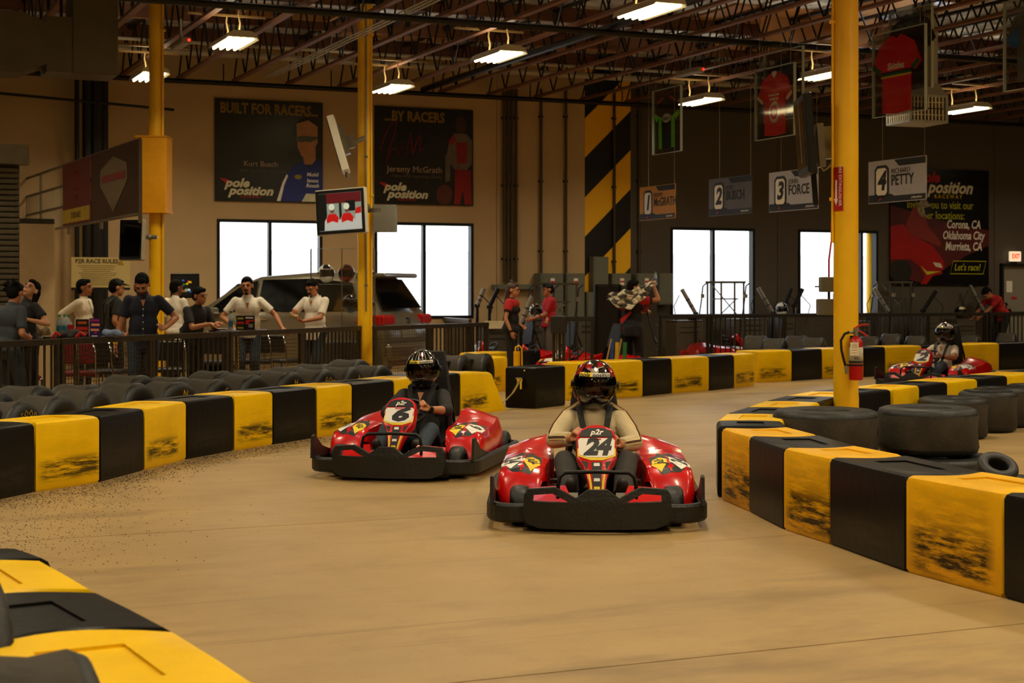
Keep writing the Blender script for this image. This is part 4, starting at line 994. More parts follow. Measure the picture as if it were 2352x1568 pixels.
    # hoop bar over the feet
    b = B(); b.tube([(-.245, -.86, .12), (-.245, -.85, .28), (-.235, -.845, .335), (-.20, -.84, .362), (0, -.84, .368), (.20, -.84, .362), (.235, -.845, .335), (.245, -.85, .28), (.245, -.86, .12)], .013, 8); b.ob('hoop_bar', BLACKM, t, smooth=True)
    # steering
    b = B(); b.cyl((0, -.62, .2), (0, -.33, .47), .014); b.ob('steering_column', BLACKM, t)
    SW = Matrix.Translation((0, -.30, .50)) @ Matrix.Rotation(R(48), 4, 'X'); b = B()
    b.tube([SW @ Vector((.145*math.cos(R(a)), .145*math.sin(R(a))*.85, 0)) for a in range(0, 360, 18)], .016, 7, closed=True); b.box(SW @ Vector((0, 0, 0)), (.22, .05, .02), SW.to_3x3()); b.ob('steering_wheel', BLACKP, t, smooth=50)
    # pedals
    for q in (-1, 1): b = B(); b.box((q*.15, -.80, .16), (.06, .02, .14), (R(-15), 0, 0)); b.cyl((q*.15, -.80, .05), (q*.15, -.8, .12), .01); b.ob('pedal', SILV, t)
    # seat with tall back and head rest
    rings = []
    for y, z, wd, lipz in ((-.12, .12, .17, .06), (.05, .09, .18, .12), (.22, .10, .185, .16), (.33, .18, .19, .14), (.40, .34, .19, .10), (.45, .50, .18, .06), (.48, .60, .16, .02)):
        n = Vector((0, -1, .2)) if z > .2 else Vector((0, 0, 1))
        rings.append([(-wd, y-(.10 if z > .2 else 0), z+lipz*(0 if z > .2 else 1)), (-wd*.85, y, z), (0, y+.02, z-.01), (wd*.85, y, z), (wd, y-(.10 if z > .2 else 0), z+lipz*(0 if z > .2 else 1)), (wd+.015, y+.01, z+lipz*(0 if z > .2 else 1)), (wd*.9, y+.03, z-.02), (0, y+.05, z-.03), (-wd*.9, y+.03, z-.02), (-wd-.015, y+.01, z+lipz*(0 if z > .2 else 1))])
    b = B(); b.loft(rings); b.ob('seat', BLACKP, t, smooth=50)
    b = B(); b.prism([(-.19, .55), (.19, .55), (.15, .82), (.11, .98), (-.11, .98), (-.15, .82)], .40, .45, warp=lambda q_: (q_[0], q_[1]+.22*(q_[2]-.55), q_[2])); b.ob('headrest', BLACKP, t, bevel=.012)
    b = B()
    for q in (-1, 1): b.tube([(q*.16, .75, .12), (q*.16, .62, .5), (q*.12, .52, .8)], .014, 6)
    b.ob('roll_brace', BLACKM, t)
    # rear bodywork between the pods and bumper
    b = B(); b.box((0, .80, .22), (.5, .22, .2), ch=.03); b.ob('engine_cover', KRED if lite else BLACKP, t)
    return t
def driver(kart_loc, rz, label, H=1.75, shirt=None, trousers=None, sleeve=1.5, head=(14, 0, 0), twist=0, steer=0, skin=None, shell=None, accents=(), vox=.0075, sname='shirt', knee_out=.25, knees=None, lean=-15, **k):
    loc = Vector(kart_loc); loc.z += 0
    f = figure('person', label, loc, rz, H, pel=(0, .10, .20), lean=lean, twist=twist, head=head, hands=((.155, -.25, .50+steer), (-.155, -.25, .50-steer)), elbow=((.9, .35, -.5), (-.9, .35, -.5)),
        feet=((.165, -.66, .17), (-.165, -.66, .17)), knee=knees or ((knee_out, 0, 1), (-knee_out, 0, 1)), hmode=('grip', 'grip'), hdir=((-.25, -.6, .65), (.25, -.6, .65)), palm=((-.8, -.45, -.3), (.8, -.45, -.3)),
        shirt=shirt, sleeve=sleeve, shirt_name=sname, trousers=trousers, skin=skin, helmet=True, vox=vox, **k)
    add_helmet(f, shell, accents, sc_=1.08)
    up = f['up']; root = f['root']
    for q in (-1, 1):                                        # belts
        b = B(); rings = []
        for x, y, z in ((.10, .11, .47), (.10, .02, .53), (.105, -.07, .49), (.09, -.13, .40), (.06, -.145, .25), (.03, -.14, .06)):
            p = up(q*x, y, z); e = f['T'] @ Vector((.021, 0, 0)); o_ = f['T'] @ Vector((0, -.008, .002)); rings.append([tuple(p-e), tuple(p+e), tuple(p+e+o_), tuple(p-e+o_)])
        b.loft(rings); b.ob('shoulder_belt', M('belt_black', '1a1815', .7), root)
    return f
HB = M('helmet_black', '0b0a0a', .12, 0, .0, coat=1)
HRED = M('helmet_red', '9c0d12', .18, .3, .1, coat=1); HSIL = M('helmet_silver', 'b8b2a0', .2, .6, .05, coat=1); HWH = M('helmet_white', 'e6e2da', .2, 0, .02, coat=1)
K24 = (.565, 10.98, 0); R24 = R(-2)
K6 = (-.80, 13.70, 0); R6 = R(-11)
make_kart('24', 'red kart with number 24 on its nose, nearest to the camera', K24, R24)
make_kart('6', 'red kart with number 6 on its nose, left of and behind kart 24', K6, R6)
make_kart('2', 'red kart with number 2 on its nose, far right behind the barrier', (6.62, 25.0, 0), R(-38))
SWE = TEE('cream_sweater', 'c4b08a'); DSH = TEE('black_shirt', '1d1d1c'); GJE = TEE('charcoal_jeans', '332f2b'); BJE = TEE('blue_jeans', '2c3844'); WSH = TEE('white_shirt', 'd8c6b2')

acc24 = [(-75, -40, 20, 48, HRED, 'red_flame', .005, 8), (-35, -8, 44, 60, HRED, 'red_flame', .005, -10), (12, 40, 45, 62, HRED, 'red_flame', .005, 6), (52, 80, 25, 48, HRED, 'red_flame', .005, -8), (-80, -50, -60, -38, HRED, 'red_flame', .005, 12), (-92, -70, -30, 8, HRED, 'red_flame', .005, 0),
         (-30, -5, 61, 64, HSIL, 'silver_line', .006, -10), (10, 38, 41, 44, HSIL, 'silver_line', .006, 6), (-72, -42, 50, 52.5, HSIL, 'silver_line', .006, 8), (-10, 14, 31, 42, HSIL, 'oval_badge', .006), (-60, -20, -52, -49, HSIL, 'silver_line', .006, -10), (20, 60, -50, -47, HSIL, 'silver_line', .006, 10)]
acc6 = [(a, a+4, 32, 74, HSIL, 'silver_line', .005, 0) for a in (-62, -40, -22, 20, 38, 60)] + [(-10, -4, 32, 60, HSIL, 'silver_line', .006), (6, 12, 32, 60, HSIL, 'silver_line', .006), (-3, 5, 44, 52, HRED, 'red_badge', .007), (-85, -62, 8, 20, HSIL, 'silver_line', .005, 12), (-70, -30, -56, -52, HSIL, 'silver_line', .005, -12), (30, 70, -56, -52, HSIL, 'silver_line', .005, 12)]
acc2 = [(-50, -22, 35, 62, HWH, 'white_flash', .005), (-8, 12, 52, 75, HRED, 'red_flash', .006), (20, 50, 35, 58, HWH, 'white_flash', .005), (-95, -75, -20, 30, HWH, 'white_flash', .005), (60, 85, 20, 40, HRED, 'red_flash', .006)]
f24 = driver(K24, R24, 'kart driver in cream striped-sleeve sweater and black-red helmet, in kart 24', 1.80, SWE, GJE, 1.86, (16, 3, -4), 0, -.02, shell=HB, accents=acc24, sname='sweater', knee_out=.38)
f6 = driver(K6, R6, 'kart driver in black shirt and silver-lined helmet, in kart 6', 1.74, DSH, BJE, 1.28, (18, -3, 4), 2, .02, shell=HB, accents=acc6, knee_out=.3, open_neck=True)
f2 = driver((6.62, 25.0, 0), R(-38), 'kart driver in white short-sleeved shirt, in kart 2', 1.78, WSH, BJE, .75, (8, 0, 14), 0, 0, skin=SKIN2, shell=HB, accents=acc2, vox=.012, open_neck=True)
# braid stripes down the sweater sleeves
BR1 = M('brown_braid', '4a2410', .8); BR2 = M('cream_braid', 'e8d29a', .8)
for i, q in ((0, 1), (1, -1)):
    s, e, w_ = f24['sh'][i], f24['el'][i], f24['wr'][i]; w2 = mixv(e, w_, .86)
    for mt, wid, off in ((BR2, .036, .070), (BR1, .014, .075)):
        rings = []; pts = [f24['up'](q*.10, -.01, .50)]+[mixv(s, e, t) for t in (.0, .3, .6, .9)]+[mixv(e, w2, t) for t in (.15, .5, 1)]
        for j, p in enumerate(pts):
            ax_ = (e-s).normalized() if j < 5 else (w_-e).normalized(); out = Vector((q*.75, -.6, .35)); out = (out-ax_*out.dot(ax_)).normalized(); sd = ax_.cross(out).normalized()*wid/2
            o_ = off-(.0 if j < 4 else .012)-(.012 if j > 6 else 0)-(.03 if j == 0 else 0); c_ = p+out*o_; rings.append([tuple(c_-sd), tuple(c_+sd), tuple(c_+sd-out*.02), tuple(c_-sd-out*.02)])
        b = B(); b.loft(rings); b.ob('sleeve_braid', mt, f24['root'], smooth=40)
for f, i, mt in ((f6, 0, BLACKP), (f2, 0, BLACKP)):
    w_ = f['wr'][i]; e = f['el'][i]; p = mixv(e, w_, .93); d = (w_-e).normalized(); b = B(); b.cyl(p-d*.012, p+d*.012, .033*f['k'], n=14); b.box(p+Vector((.02, -.02, .0)), (.035, .03, .035)); b.ob('wrist_watch', mt, f['root'])
# ================================================================ COLUMNS, RAILINGS, BANNERS, SCREENS
def column(px, s, r, lab, ztop=6.1, ribs=True):
    p = P(px, 670, s); p.z = 0; t = thing('steel_column', lab, 'column', p)
    b = B(); b.cyl((0, 0, 0), (0, 0, ztop), r, n=28); b.ob('shaft', YCOL, t, smooth=40)
    b = B(); b.box((0, 0, .01), (r*3.2, r*3.2, .02)); b.ob('base_plate', YCOL, t)
    b = B(); b.cyl((0, 0, ztop-.12), (0, 0, ztop), r*1.5, n=20); b.ob('cap_plate', BLACKM, t)
    return t, p
def conduit_on(t, dx, dy, z0, z1, r=.014, mat=None):
    b = B(); b.cyl((dx, dy, z0), (dx, dy, z1), r, n=8)
    for z in (z0+.4, (z0+z1)/2, z1-.5): b.box((dx, dy, z), (r*4, r*2.4, .03))
    b.ob('conduit', mat or SILV, t)
cm, pm = column(838, 147, .112, 'yellow column in the middle, two screens fixed to it')
conduit_on(cm, .03, -.12, 1.2, 6.0); conduit_on(cm, .105, -.06, 0, 6.0, .02, YCOL)
crr, pr_ = column(1943, 250, .113, 'thick yellow column at right with the fire extinguisher')
conduit_on(crr, -.125, -.02, 1.95, 6.0, .014, YCOL)
cl, pl_ = column(357, 150, .095, 'far left yellow column with the yellow box')
conduit_on(cl, .115, -.02, .3, 6, .022, YCOL)
cf, pf_ = column(2000, 103, .10, 'slim far yellow column right of the thick one')
b = B(); b.box((-.02, 0, 3.28), (.46, .46, 1.14), ch=.01); b.box((-.02, 0, 2.71), (.48, .48, .02)); b.box((-.02, 0, 3.86), (.48, .48, .02)); b.ob('column_box', M('box_yellow', 'eaa20a', .5, 0, .05), cl)
# red extinguisher sign on the thick column
sg = thing('extinguisher_sign', 'narrow red FIRE EXTINGUISHER sign with a white arrow on the thick column', 'sign', (pr_.x-.085, pr_.y-.078, 2.44), R(-48))
b = B(); b.box((0, 0, 0), (.10, .008, .40)); b.ob('plate', M('sign_red', 'b01012', .5), sg)
text('FIRE EXTINGUISHER', .042, WHITE, sg, (.022, -.006, .03), (R(90), R(90), 0), ext=.001)
b = B(); b.prism([(-.03, .08), (-.012, .08), (-.012, -.09), (0, -.09), (-.022, -.15), (-.044, -.09), (-.03, -.09)], -.008, -.005); b.ob('arrow', WHITE, sg)
# fire extinguisher
fx = thing('fire_extinguisher', 'red fire extinguisher with black hose on the thick yellow column', 'fire extinguisher', (1965/1+0, 0, 0), R(-8))
fx.location = P(1966, 873, 254); fxs = M('extinguisher_red', 'b0060a', .3, 0, .03)
b = B(); b.lathe([(.045, 0), (.061, .006), (.062, .03), (.062, .335), (.055, .36), (.035, .385), (.02, .395), (.02, .41)], n=24); b.ob('cylinder', fxs, fx, smooth=40)
b = B(); b.lathe([(.0628, .15), (.0628, .30)], n=24); b.ob('label_band', M('label_silver', 'b8ae98', .5), fx, smooth=True)
b = B(); b.lathe([(.0636, .158), (.0636, .178)], n=24); b.ob('label_strip', BLACK, fx, smooth=True)
for i, tx in enumerate(('ABC', 'FIRE')): text(tx, .035, M('label_dark', '30261e', .6), fx, (.01, -.0645, .20+i*.0), ext=.0005) if i == 0 else None
b = B(); b.box((-.018, -.067, .285), (.075, .003, .12)); tg = b.ob('service_tag', M('tag_cream', 'e8d8b4', .7), fx)
for z in (.32, .30, .275, .25): b = B(); b.box((-.018, -.0695, z), (.045, .001, .004)); b.ob('tag_line', M('tag_ink', '9a7a60', .8), tg)
b = B(); b.cyl((0, 0, .40), (0, 0, .45), .022, n=12); b.cyl((-.005, 0, .43), (-.06, 0, .435), .012); b.box((0, 0, .455), (.05, .03, .03)); b.ob('valve', SILV, fx)
b = B(); b.tube([(-.02, 0, .465), (.02, -.01, .49), (.07, -.015, .505), (.11, -.015, .50)], .009, 7); b.ob('upper_handle', fxs, fx)
b = B(); b.tube([(.02, 0, .45), (.05, -.01, .435), (.09, -.01, .405), (.105, -.01, .395)], .009, 7); b.ob('lower_handle', fxs, fx)
b = B(); b.tube([(-.06, 0, .435), (-.10, -.01, .42), (-.135, -.02, .36), (-.13, -.03, .27), (-.11, -.04, .18), (-.095, -.045, .13)], .012, 8); b.ob('hose', BLACKP, fx, smooth=True)
b = B(); b.cyl((-.095, -.045, .135), (-.085, -.045, .06), .012, .016, n=10); b.ob('nozzle', SILV, fx)
b = B(); b.lathe([(.0645, .13), (.0645, .145)], n=20); b.box((-.07, -.03, .137), (.06, .02, .016)); b.box((-.02, .085, .25), (.05, .06, .3)); b.ob('strap_bracket', BLACKP, fx)
# boxes with red conduit on the thick column's left
eb = thing('switch_box', 'two grey switch boxes with a red cable left of the thick column', 'electrical box', P(1899, 700, 247), 0)
b = B(); b.box((0, 0, .19), (.13, .12, .14), ch=.008); b.ob('upper_box', GREYP, eb)
b = B(); b.box((-.01, 0, -.02), (.16, .12, .15), ch=.008); b.ob('lower_box', GREYP, eb)
b = B(); b.cyl((.02, 0, .05), (.02, 0, .12), .012); b.cyl((-.07, 0, .17), (-.11, 0, .17), .006); b.box((.09, 0, .08), (.06, .03, .05)); b.ob('fitting', BLACKM, eb)
b = B(); b.tube([(.02, 0, .26), (.02, 0, .42), (.045, .01, .6), (.05, .02, .78)], .009, 6); b.ob('red_cable', RED, eb)
# ---------------------------------------------------------------- railings
RST = M('railing_steel', '4b4236', .4, .6, .2, 12); MESHM = M('wire_mesh', '6a5c48', .4, .7, .1)
def rail_run(lab, pa, pb, secs, h=.97, mat=RST, group=None, dbl=True):
    """secs: (fraction0, fraction1, 'b'|'m') between points pa and pb"""
    pa, pb = Vector(pa), Vector(pb); d = pb-pa; L = d.length; rz = math.atan2(d.y, d.x)
    t = thing('railing', lab, 'railing', (pa.x, pa.y, 0), rz, group)
    b = B(); b.box((L/2, 0, h-.035), (L, .06, .07)); b.ob('top_rail', mat, t, bevel=.004)
    b = B(); b.box((L/2, 0, .1), (L, .04, .04)); b.ob('bottom_rail', mat, t)
    def post(x):
        b = B(); b.box((x, 0, (h-.07)/2), (.05, .05, h-.07)); b.ob('post', mat, t)
    for f0, f1, kd in secs:
        x0, x1 = f0*L, f1*L; post(x0+.03); post(x1-.03)
        if kd == 'b':
            n = max(2, int((x1-x0)/.115))
            for i in range(1, n): b = B(); x = x0+(x1-x0)*i/n; b.box((x, 0, (h+.05)/2), (.02, .02, h-.19)); b.ob('baluster', mat, t)
        else:
            b = B(); st = .052; n = int((x1-x0)/st); 
            for i in range(n): x = x0+.05+i*st; b.add([(x-.004, 0, .12), (x+.004, 0, .12), (x+.004, 0, h-.07), (x-.004, 0, h-.07)], [(0, 1, 2, 3)]); b.add([(x, .004, .12), (x, -.004, .12), (x, -.004, h-.07), (x, .004, h-.07)], [(0, 1, 2, 3)])
            for i in range(int((h-.2)/st)): z = .14+i*st; b.add([(x0+.05, 0, z-.004), (x1-.05, 0, z-.004), (x1-.05, 0, z+.004), (x0+.05, 0, z+.004)], [(0, 1, 2, 3)]); b.add([(x0+.05, -.004, z), (x1-.05, -.004, z), (x1-.05, .004, z), (x0+.05, .004, z)], [(0, 1, 2, 3)])
            stuff(b.ob('mesh_panel', MESHM, t))
    return t
def lp(px, sfun): s = sfun(px); return Vector(((px-CXP)/s, FPX/s, 0))
sL = lambda px: 213+(147-213)*px/834
def seg(lab, x0, x1, sf, cuts, **k):
    a, c = lp(x0, sf), lp(x1, sf); L = (c-a).length
    fr = [(lp(x, sf)-a).length/L for x in [x0]+[q[0] for q in cuts]]
    return rail_run(lab, a, c, [(fr[i], fr[i+1], cuts[i][1]) for i in range(len(cuts))], **k)
seg('steel railing with bars at the left picture edge', -70, 134, sL, [(134, 'b')])
seg('steel railing below the navy shirt man, wire mesh then bars', 138, 522, sL, [(347, 'm'), (522, 'b')])
seg('steel railing below the two men in white polo shirts', 526, 828, sL, [(692, 'm'), (828, 'b')])
sR = lambda px: 149+(132-149)*(px-855)/268
seg('steel railing right of the middle yellow column in front of the car', 858, 1120, sR, [(985, 'm'), (1080, 'b'), (1120, 'b')])
seg('short railing return behind the corner post right of the car', 1000, 1080, lambda px: 114.5+(125-114.5)*(px-1000)/80, [(1080, 'b')], h=1.0)
sF = lambda px: 117+(103-117)*(px-1510)/842
DRS = M('dark_railing', '2c261e', .5, .4, .1)
seg('far dark railing section with wire mesh right of the grey panels', 1514, 1629, sF, [(1629, 'm')], h=1.05, mat=DRS, group=None)
seg('far dark railing under the right windows, bars then wire mesh', 1632, 1925, sF, [(1800, 'b'), (1925, 'm')], h=1.05, mat=DRS)
seg('far dark railing behind the kart 2 driver', 1930, 2268, sF, [(2130, 'b'), (2268, 'm')], h=1.05, mat=DRS)
seg('far dark railing at the right picture edge', 2272, 2430, sF, [(2430, 'b')], h=1.05, mat=DRS)
seg('dark barred gate beside the grey corrugated panel', 1268, 1364, lambda px: 150, [(1290, 'b'), (1364, 'b')], h=1.12, mat=DRS)
g_ = P(1283, 745, 151.5); b = B(); b.box((0, 0, 0), (.24, .06, .26), ch=.01); tag(b.ob('control_box', M('dark_box', '1e1a15', .5), None, loc=g_), 'dark box fixed on the barred gate post', 'box')
# dark corrugated and plain panels behind the flag marshal
pp = P(1368, 670, 128); pp.z = 0; q = P(1424, 670, 127); t = thing('panel_screen', 'dark corrugated screen panel left of the flag marshal', 'screen panel', pp, math.atan2(q.y-pp.y, q.x-pp.x)); L = (Vector((q.x, q.y, 0))-pp).length
PNL = M('panel_dark', '352f28', .5, .3, .08)
b = B(); rr = []
for i in range(27): x = L*i/26; rr.append((x, (.012 if i % 2 else -.012)))
b.loft([[(x, y, z) for x, y in rr]+[(x, y+.02, z) for x, y in reversed(rr)] for z in (.22, 1.60)]); b.ob('corrugated_sheet', PNL, t)
b = B(); b.box((L/2, .01, 1.62), (L+.04, .06, .03)); b.box((0, .01, .81), (.04, .06, 1.62)); b.box((L, .01, .81), (.04, .06, 1.62)); b.ob('frame', BLACKM, t)
pp = P(1424, 670, 126); pp.z = 0; t = thing('metal_cabinet', 'tall plain grey cabinet behind the flag marshal', 'cabinet', pp)
b = B(); b.box((.34, .3, .92), (.68, .5, 1.40), ch=.01); b.ob('body', PNL, t); b = B(); b.box((.34, .3, .11), (.66, .46, .22)); b.ob('plinth', BLACKM, t)
for z in (.45, .9, 1.35): b = B(); b.sph((.66, .04, z), .012, 8, 5); b.ob('hinge', SILV, t)
b = B(); b.lathe([(.0, 0), (.034, 0), (.036, .02), (.036, .15), (.03, .18), (.014, .21), (.014, .235)], n=14); bt = tag(b.ob('water_bottle', M('clear_bottle', 'aab4ba', .12, 0, .02, alpha=.55), None, smooth=50, loc=P(1509, 655, 127)+Vector((0, .3, 0))), 'water bottle with green cap on top of the grey cabinet', 'bottle')
b = B(); b.cyl((0, 0, .235), (0, 0, .255), .016); b.ob('cap', M('green_cap', '1c8a50', .4), bt); b = B(); b.lathe([(.037, .06), (.037, .12)], n=14); b.ob('label', M('blue_label', '2a3f7a', .5), bt)
# ---------------------------------------------------------------- wall posters
def onwall(name, lab, cat, x0, y0, x1, y1, mat, th=.03, off=.03):
    (ua, za), (ub, zb_) = WP(x0, y1), WP(x1, y0); za = WP(x0, y1)[1]; W, H = ub-ua, zb_-za
    b = B(); b.box((W/2, 0, H/2), (W, th, H)); o = b.ob(name, mat, None, loc=bld(ua, VW-off, za), rot=(0, 0, TH)); tag(o, lab, cat); return o, W, H
PBK = M('poster_black', '0c0b0a', .35, 0, .05)
def fl(o, nm, pts, mat, off=.018, **k): b = B(); b.prism(pts, -off-.003, -off); return b.ob(nm, mat, o, **k)
def el(cx, cz, rx, rz_, n=18, a0=0, a1=360): return [(cx+rx*math.cos(R(a0+(a1-a0)*i/n)), cz+rz_*math.sin(R(a0+(a1-a0)*i/n))) for i in range(n)]
OCH = M('ochre_print', '8a6a1c', .6); CRM = M('cream_print', 'd8cfae', .6); PSK = M('poster_skin', 'b07c54', .6); PBL = M('poster_blue', '1d2a78', .6); PHR = M('poster_hair', '2a1c12', .7)
def logo(o, x, z, s):
    fl(o, 'logo_flash', [(x-.06*s, z+.50*s), (x+.22*s, z+.46*s), (x+.3*s, z+.30*s), (x+.26*s, z+.24*s), (x+.12*s, z+.36*s)], RED, .017)
    text('pole', .42*s, CRM, o, (x+.55*s, -.021, z+.33*s), shear=.3, bold=.04, sx=1.15); text('position', .42*s, CRM, o, (x+1.05*s, -.021, z+.06*s), shear=.3, bold=.04, sx=1.15)
    text('R A C E W A Y', .11*s, RED, o, (x+1.05*s, -.021, z-.14*s), bold=.02)
o, W, H = onwall('wall_poster', 'black BUILT FOR RACERS poster with a driver in blue, left of the screens', 'poster', 492, 237, 740, 461, PBK)
text('BUILT FOR RACERS...', .27, OCH, o, (W*.50, -.018, H*.905), bold=.03, sx=.75)
text('Kurt Busch', .145, M('pale_pink_print', 'b99a86', .6), o, (W*.42, -.018, H*.37)); text('2004 NASCAR Champion', .085, M('dim_print', '6a5848', .6), o, (W*.44, -.018, H*.30))
logo(o, .12, .16, .53)
fl(o, 'hair_picture', el(W*.86, H*.72, .23, .26), PHR, .016); fl(o, 'face_picture', [(W*.75, H*.78), (W*.86, H*.82), (W*.95, H*.76), (W*.95, H*.60), (W*.88, H*.46), (W*.80, H*.46), (W*.76, H*.55)], PSK, .018)
fl(o, 'sunglasses_picture', [(W*.74, H*.655), (W*.83, H*.665), (W*.95, H*.66), (W*.95, H*.64), (W*.88, H*.60), (W*.83, H*.61), (W*.80, H*.595), (W*.745, H*.61)], M('lens_print', '4a4a3c', .4), .021)
fl(o, 'neck_picture', [(W*.81, H*.5), (W*.93, H*.55), (W*.93, H*.38), (W*.82, H*.38)], PSK, .019)
fl(o, 'suit_picture', [(W*.57, .02), (W*.63, H*.22), (W*.70, H*.33), (W*.80, H*.42), (W*.86, H*.34), (W*.94, H*.44), (W*.995, H*.42), (W*.995, .02)], PBL, .021)
fl(o, 'suit_stripe', [(W*.565, .02), (W*.62, H*.20), (W*.66, H*.28), (W*.67, H*.26), (W*.635, H*.17), (W*.60, .02)], WHITE, .024); fl(o, 'suit_patch', el(W*.765, H*.255, .07, .045), M('patch_gold', '9c8a2a', .6), .024)
for z, tx in ((.28, 'Mobil'), (.22, 'lenox'), (.17, 'Roush')): text(tx, .10, WHITE, o, (W*.90, -.026, H*z), bold=.02, shear=.2)
fl(o, 'cap_picture', [(W*.80, .02), (W*.99, .02), (W*.98, H*.09), (W*.84, H*.09)], CRM, .024)
o, W, H = onwall('wall_poster', 'black BY RACERS poster with a red signature, right of the middle column', 'poster', 859, 254, 1085, 468, PBK)
text('...BY RACERS', .27, OCH, o, (W*.40, -.018, H*.90), bold=.03, sx=.82); text('Jeremy McGrath', .17, M('pale_pink_print'), o, (W*.40, -.018, H*.36)); text('7-time AMA Supercross Champ', .08, M('dim_print'), o, (W*.42, -.018, H*.29))
logo(o, .12, .16, .52)
b = B(); sp_ = [(.06, .55), (.10, .70), (.16, .82), (.22, .86), (.20, .72), (.14, .55), (.10, .38), (.16, .55), (.20, .58), (.24, .50), (.27, .60), (.30, .50), (.33, .62), (.36, .74), (.37, .60), (.38, .52), (.42, .66), (.46, .72), (.45, .55), (.50, .60)]
b.tube([(x*W, -.019, z*H) for x, z in sp_], .008, 5); b.ob('signature', M('signature_red', 'a01018', .6), o)
DR = M('poster_red_dark', '8c1214', .6); GW = M('poster_grey_white', '6a5c52', .6)
fl(o, 'head_picture', el(W*.87, H*.84, .12, .18), M('poster_face_dark', '3c281c', .6), .017); fl(o, 'torso_picture', [(W*.72, H*.50), (W*.75, H*.66), (W*.80, H*.75), (W*.93, H*.75), (W*.985, H*.68), (W*.985, H*.44), (W*.92, H*.36), (W*.80, H*.38)], GW, .018)
fl(o, 'red_chest', [(W*.82, H*.66), (W*.94, H*.66), (W*.93, H*.44), (W*.83, H*.44)], DR, .021); fl(o, 'red_shoulder', [(W*.74, H*.66), (W*.80, H*.75), (W*.82, H*.68), (W*.77, H*.62)], DR, .021); fl(o, 'arm_picture', [(W*.71, H*.52), (W*.76, H*.55), (W*.76, H*.26), (W*.71, H*.24)], GW, .020)
fl(o, 'trousers_picture', [(W*.81, H*.38), (W*.97, H*.37), (W*.985, .02), (W*.91, .02), (W*.89, H*.16), (W*.86, .02), (W*.80, .02)], DR, .020); fl(o, 'helmet_picture', el(W*.70, H*.11, .17, .2), M('poster_helmet', '5a2420', .5), .022)
# banner at right: other locations
o, W, H = onwall('wall_banner', 'large black and red banner inviting to other locations, left of the exit door', 'banner', 2042, 393, 2268, 655, M('banner_black', '0c0908', .3, 0, .3, 2))
RB_ = M('banner_red', 'a80c10', .4, 0, .15, 3); fl(o, 'red_glow', [(0, H*.10), (W*.30, H*.02), (W*.75, H*.25), (W, H*.35), (W, H*.48), (W*.5, H*.56), (0, H*.68)], M('banner_dark_red', '560809', .5, 0, .3, 3), .016)
text('pole', .34, RED, o, (W*.38, -.02, H*.925), shear=.3, bold=.03); text('position', .38, WHITE, o, (W*.60, -.02, H*.84), shear=.3, bold=.03); text('R A C E W A Y', .12, YEL, o, (W*.58, -.02, H*.765), bold=.01)
YG = M('yellow_green_print', 'c8c81e', .5); text('invites you to visit our', .26, YG, o, (W*.50, -.02, H*.69), sx=.78); text('other locations:', .25, YG, o, (W*.50, -.02, H*.60), sx=.85)
for z, tx in ((.525, 'Corona, CA'), (.43, 'Oklahoma City'), (.335, 'Murrieta, CA')): text(tx, .265, WHITE, o, (W*.735, -.024, H*z), shear=.2, sx=.72, bold=.02)
text("Let's race!", .22, YG, o, (W*.775, -.022, H*.155), shear=.2, sx=.8)
b = B(); b.tube([(W*.60, -.021, H*.10), (W*.94, -.021, H*.10), (W*.97, -.021, H*.21), (W*.63, -.021, H*.21)], .01, 4, closed=True); b.ob('outline', YG, o)
fl(o, 'pod_picture', [(0, H*.50), (W*.12, H*.52), (W*.28, H*.40), (W*.42, H*.34), (W*.53, H*.22), (W*.54, H*.14), (W*.40, H*.08), (W*.32, H*.14), (W*.20, H*.22), (0, H*.22)], RB_, .020)
fl(o, 'wheel_picture', el(W*.10, H*.12, .30, .26), M('banner_tyre', '17120c', .5), .022); fl(o, 'driver_picture', [(W*.14, H*.50), (W*.22, H*.66), (W*.32, H*.66), (W*.38, H*.50), (W*.50, H*.38), (W*.50, H*.33), (W*.36, H*.38), (W*.22, H*.42)], M('banner_suit', '8c2420', .5), .023)
fl(o, 'helmet_picture', el(W*.33, H*.66, .17, .2), M('banner_helmet', '9a8f78', .4, 0, .5, 12), .026); fl(o, 'visor_picture', [(W*.33, H*.66), (W*.40, H*.68), (W*.40, H*.62), (W*.35, H*.60)], BLACK, .029)
fl(o, 'nose_picture', [(W*.28, H*.17), (W*.34, H*.08), (W*.30, H*.01), (W*.36, H*.01), (W*.42, H*.08), (W*.52, H*.10), (W*.50, H*.14)], RB_, .023); fl(o, 'nose_yellow', [(W*.30, H*.17), (W*.36, H*.12), (W*.50, H*.12), (W*.36, H*.09)], YG, .026); fl(o, 'number_plate', [(W*.42, H*.20), (W*.50, H*.19), (W*.52, H*.15), (W*.45, H*.16)], CRM, .026)
# ---------------------------------------------------------------- wall services
def conduit(px, y0, y1, r, lab, mat):
    u, z0 = WP(px, y1); z1 = WP(px, y0)[1]; t = thing('wall_conduit', lab, 'conduit', bld(u, VW-.06, z0), TH)
    b = B(); b.cyl((0, 0, 0), (0, 0, z1-z0), r, n=8); b.ob('pipe_run', mat, t); 
    b = B()
    for f in (.12, .5, .85): b.box((0, .02, (z1-z0)*f), (.09, .06, .04))
    b.ob('clamp', BLACKM, t)
CB = M('conduit_brown', '4c3e2c', .5, .2, .08)
for px, y1, lb in ((1155, 648, 'leftmost of the four close wall conduits'), (1164, 650, 'second of the four close wall conduits'), (1173, 650, 'third of the four close wall conduits'), (1183, 648, 'rightmost of the four close wall conduits'),
                   (1240, 628, 'single dark conduit right of the four close ones'), (1297, 628, 'dark conduit above the second large meter box'), (1408, 655, 'conduit running down the yellow and black stripes'), (1465, 628, 'conduit on the dark wall right of the stripes')):
    conduit(px, 205, y1, .03, lb, CB if px < 1400 else M('conduit_dark', '3a2c14', .5))
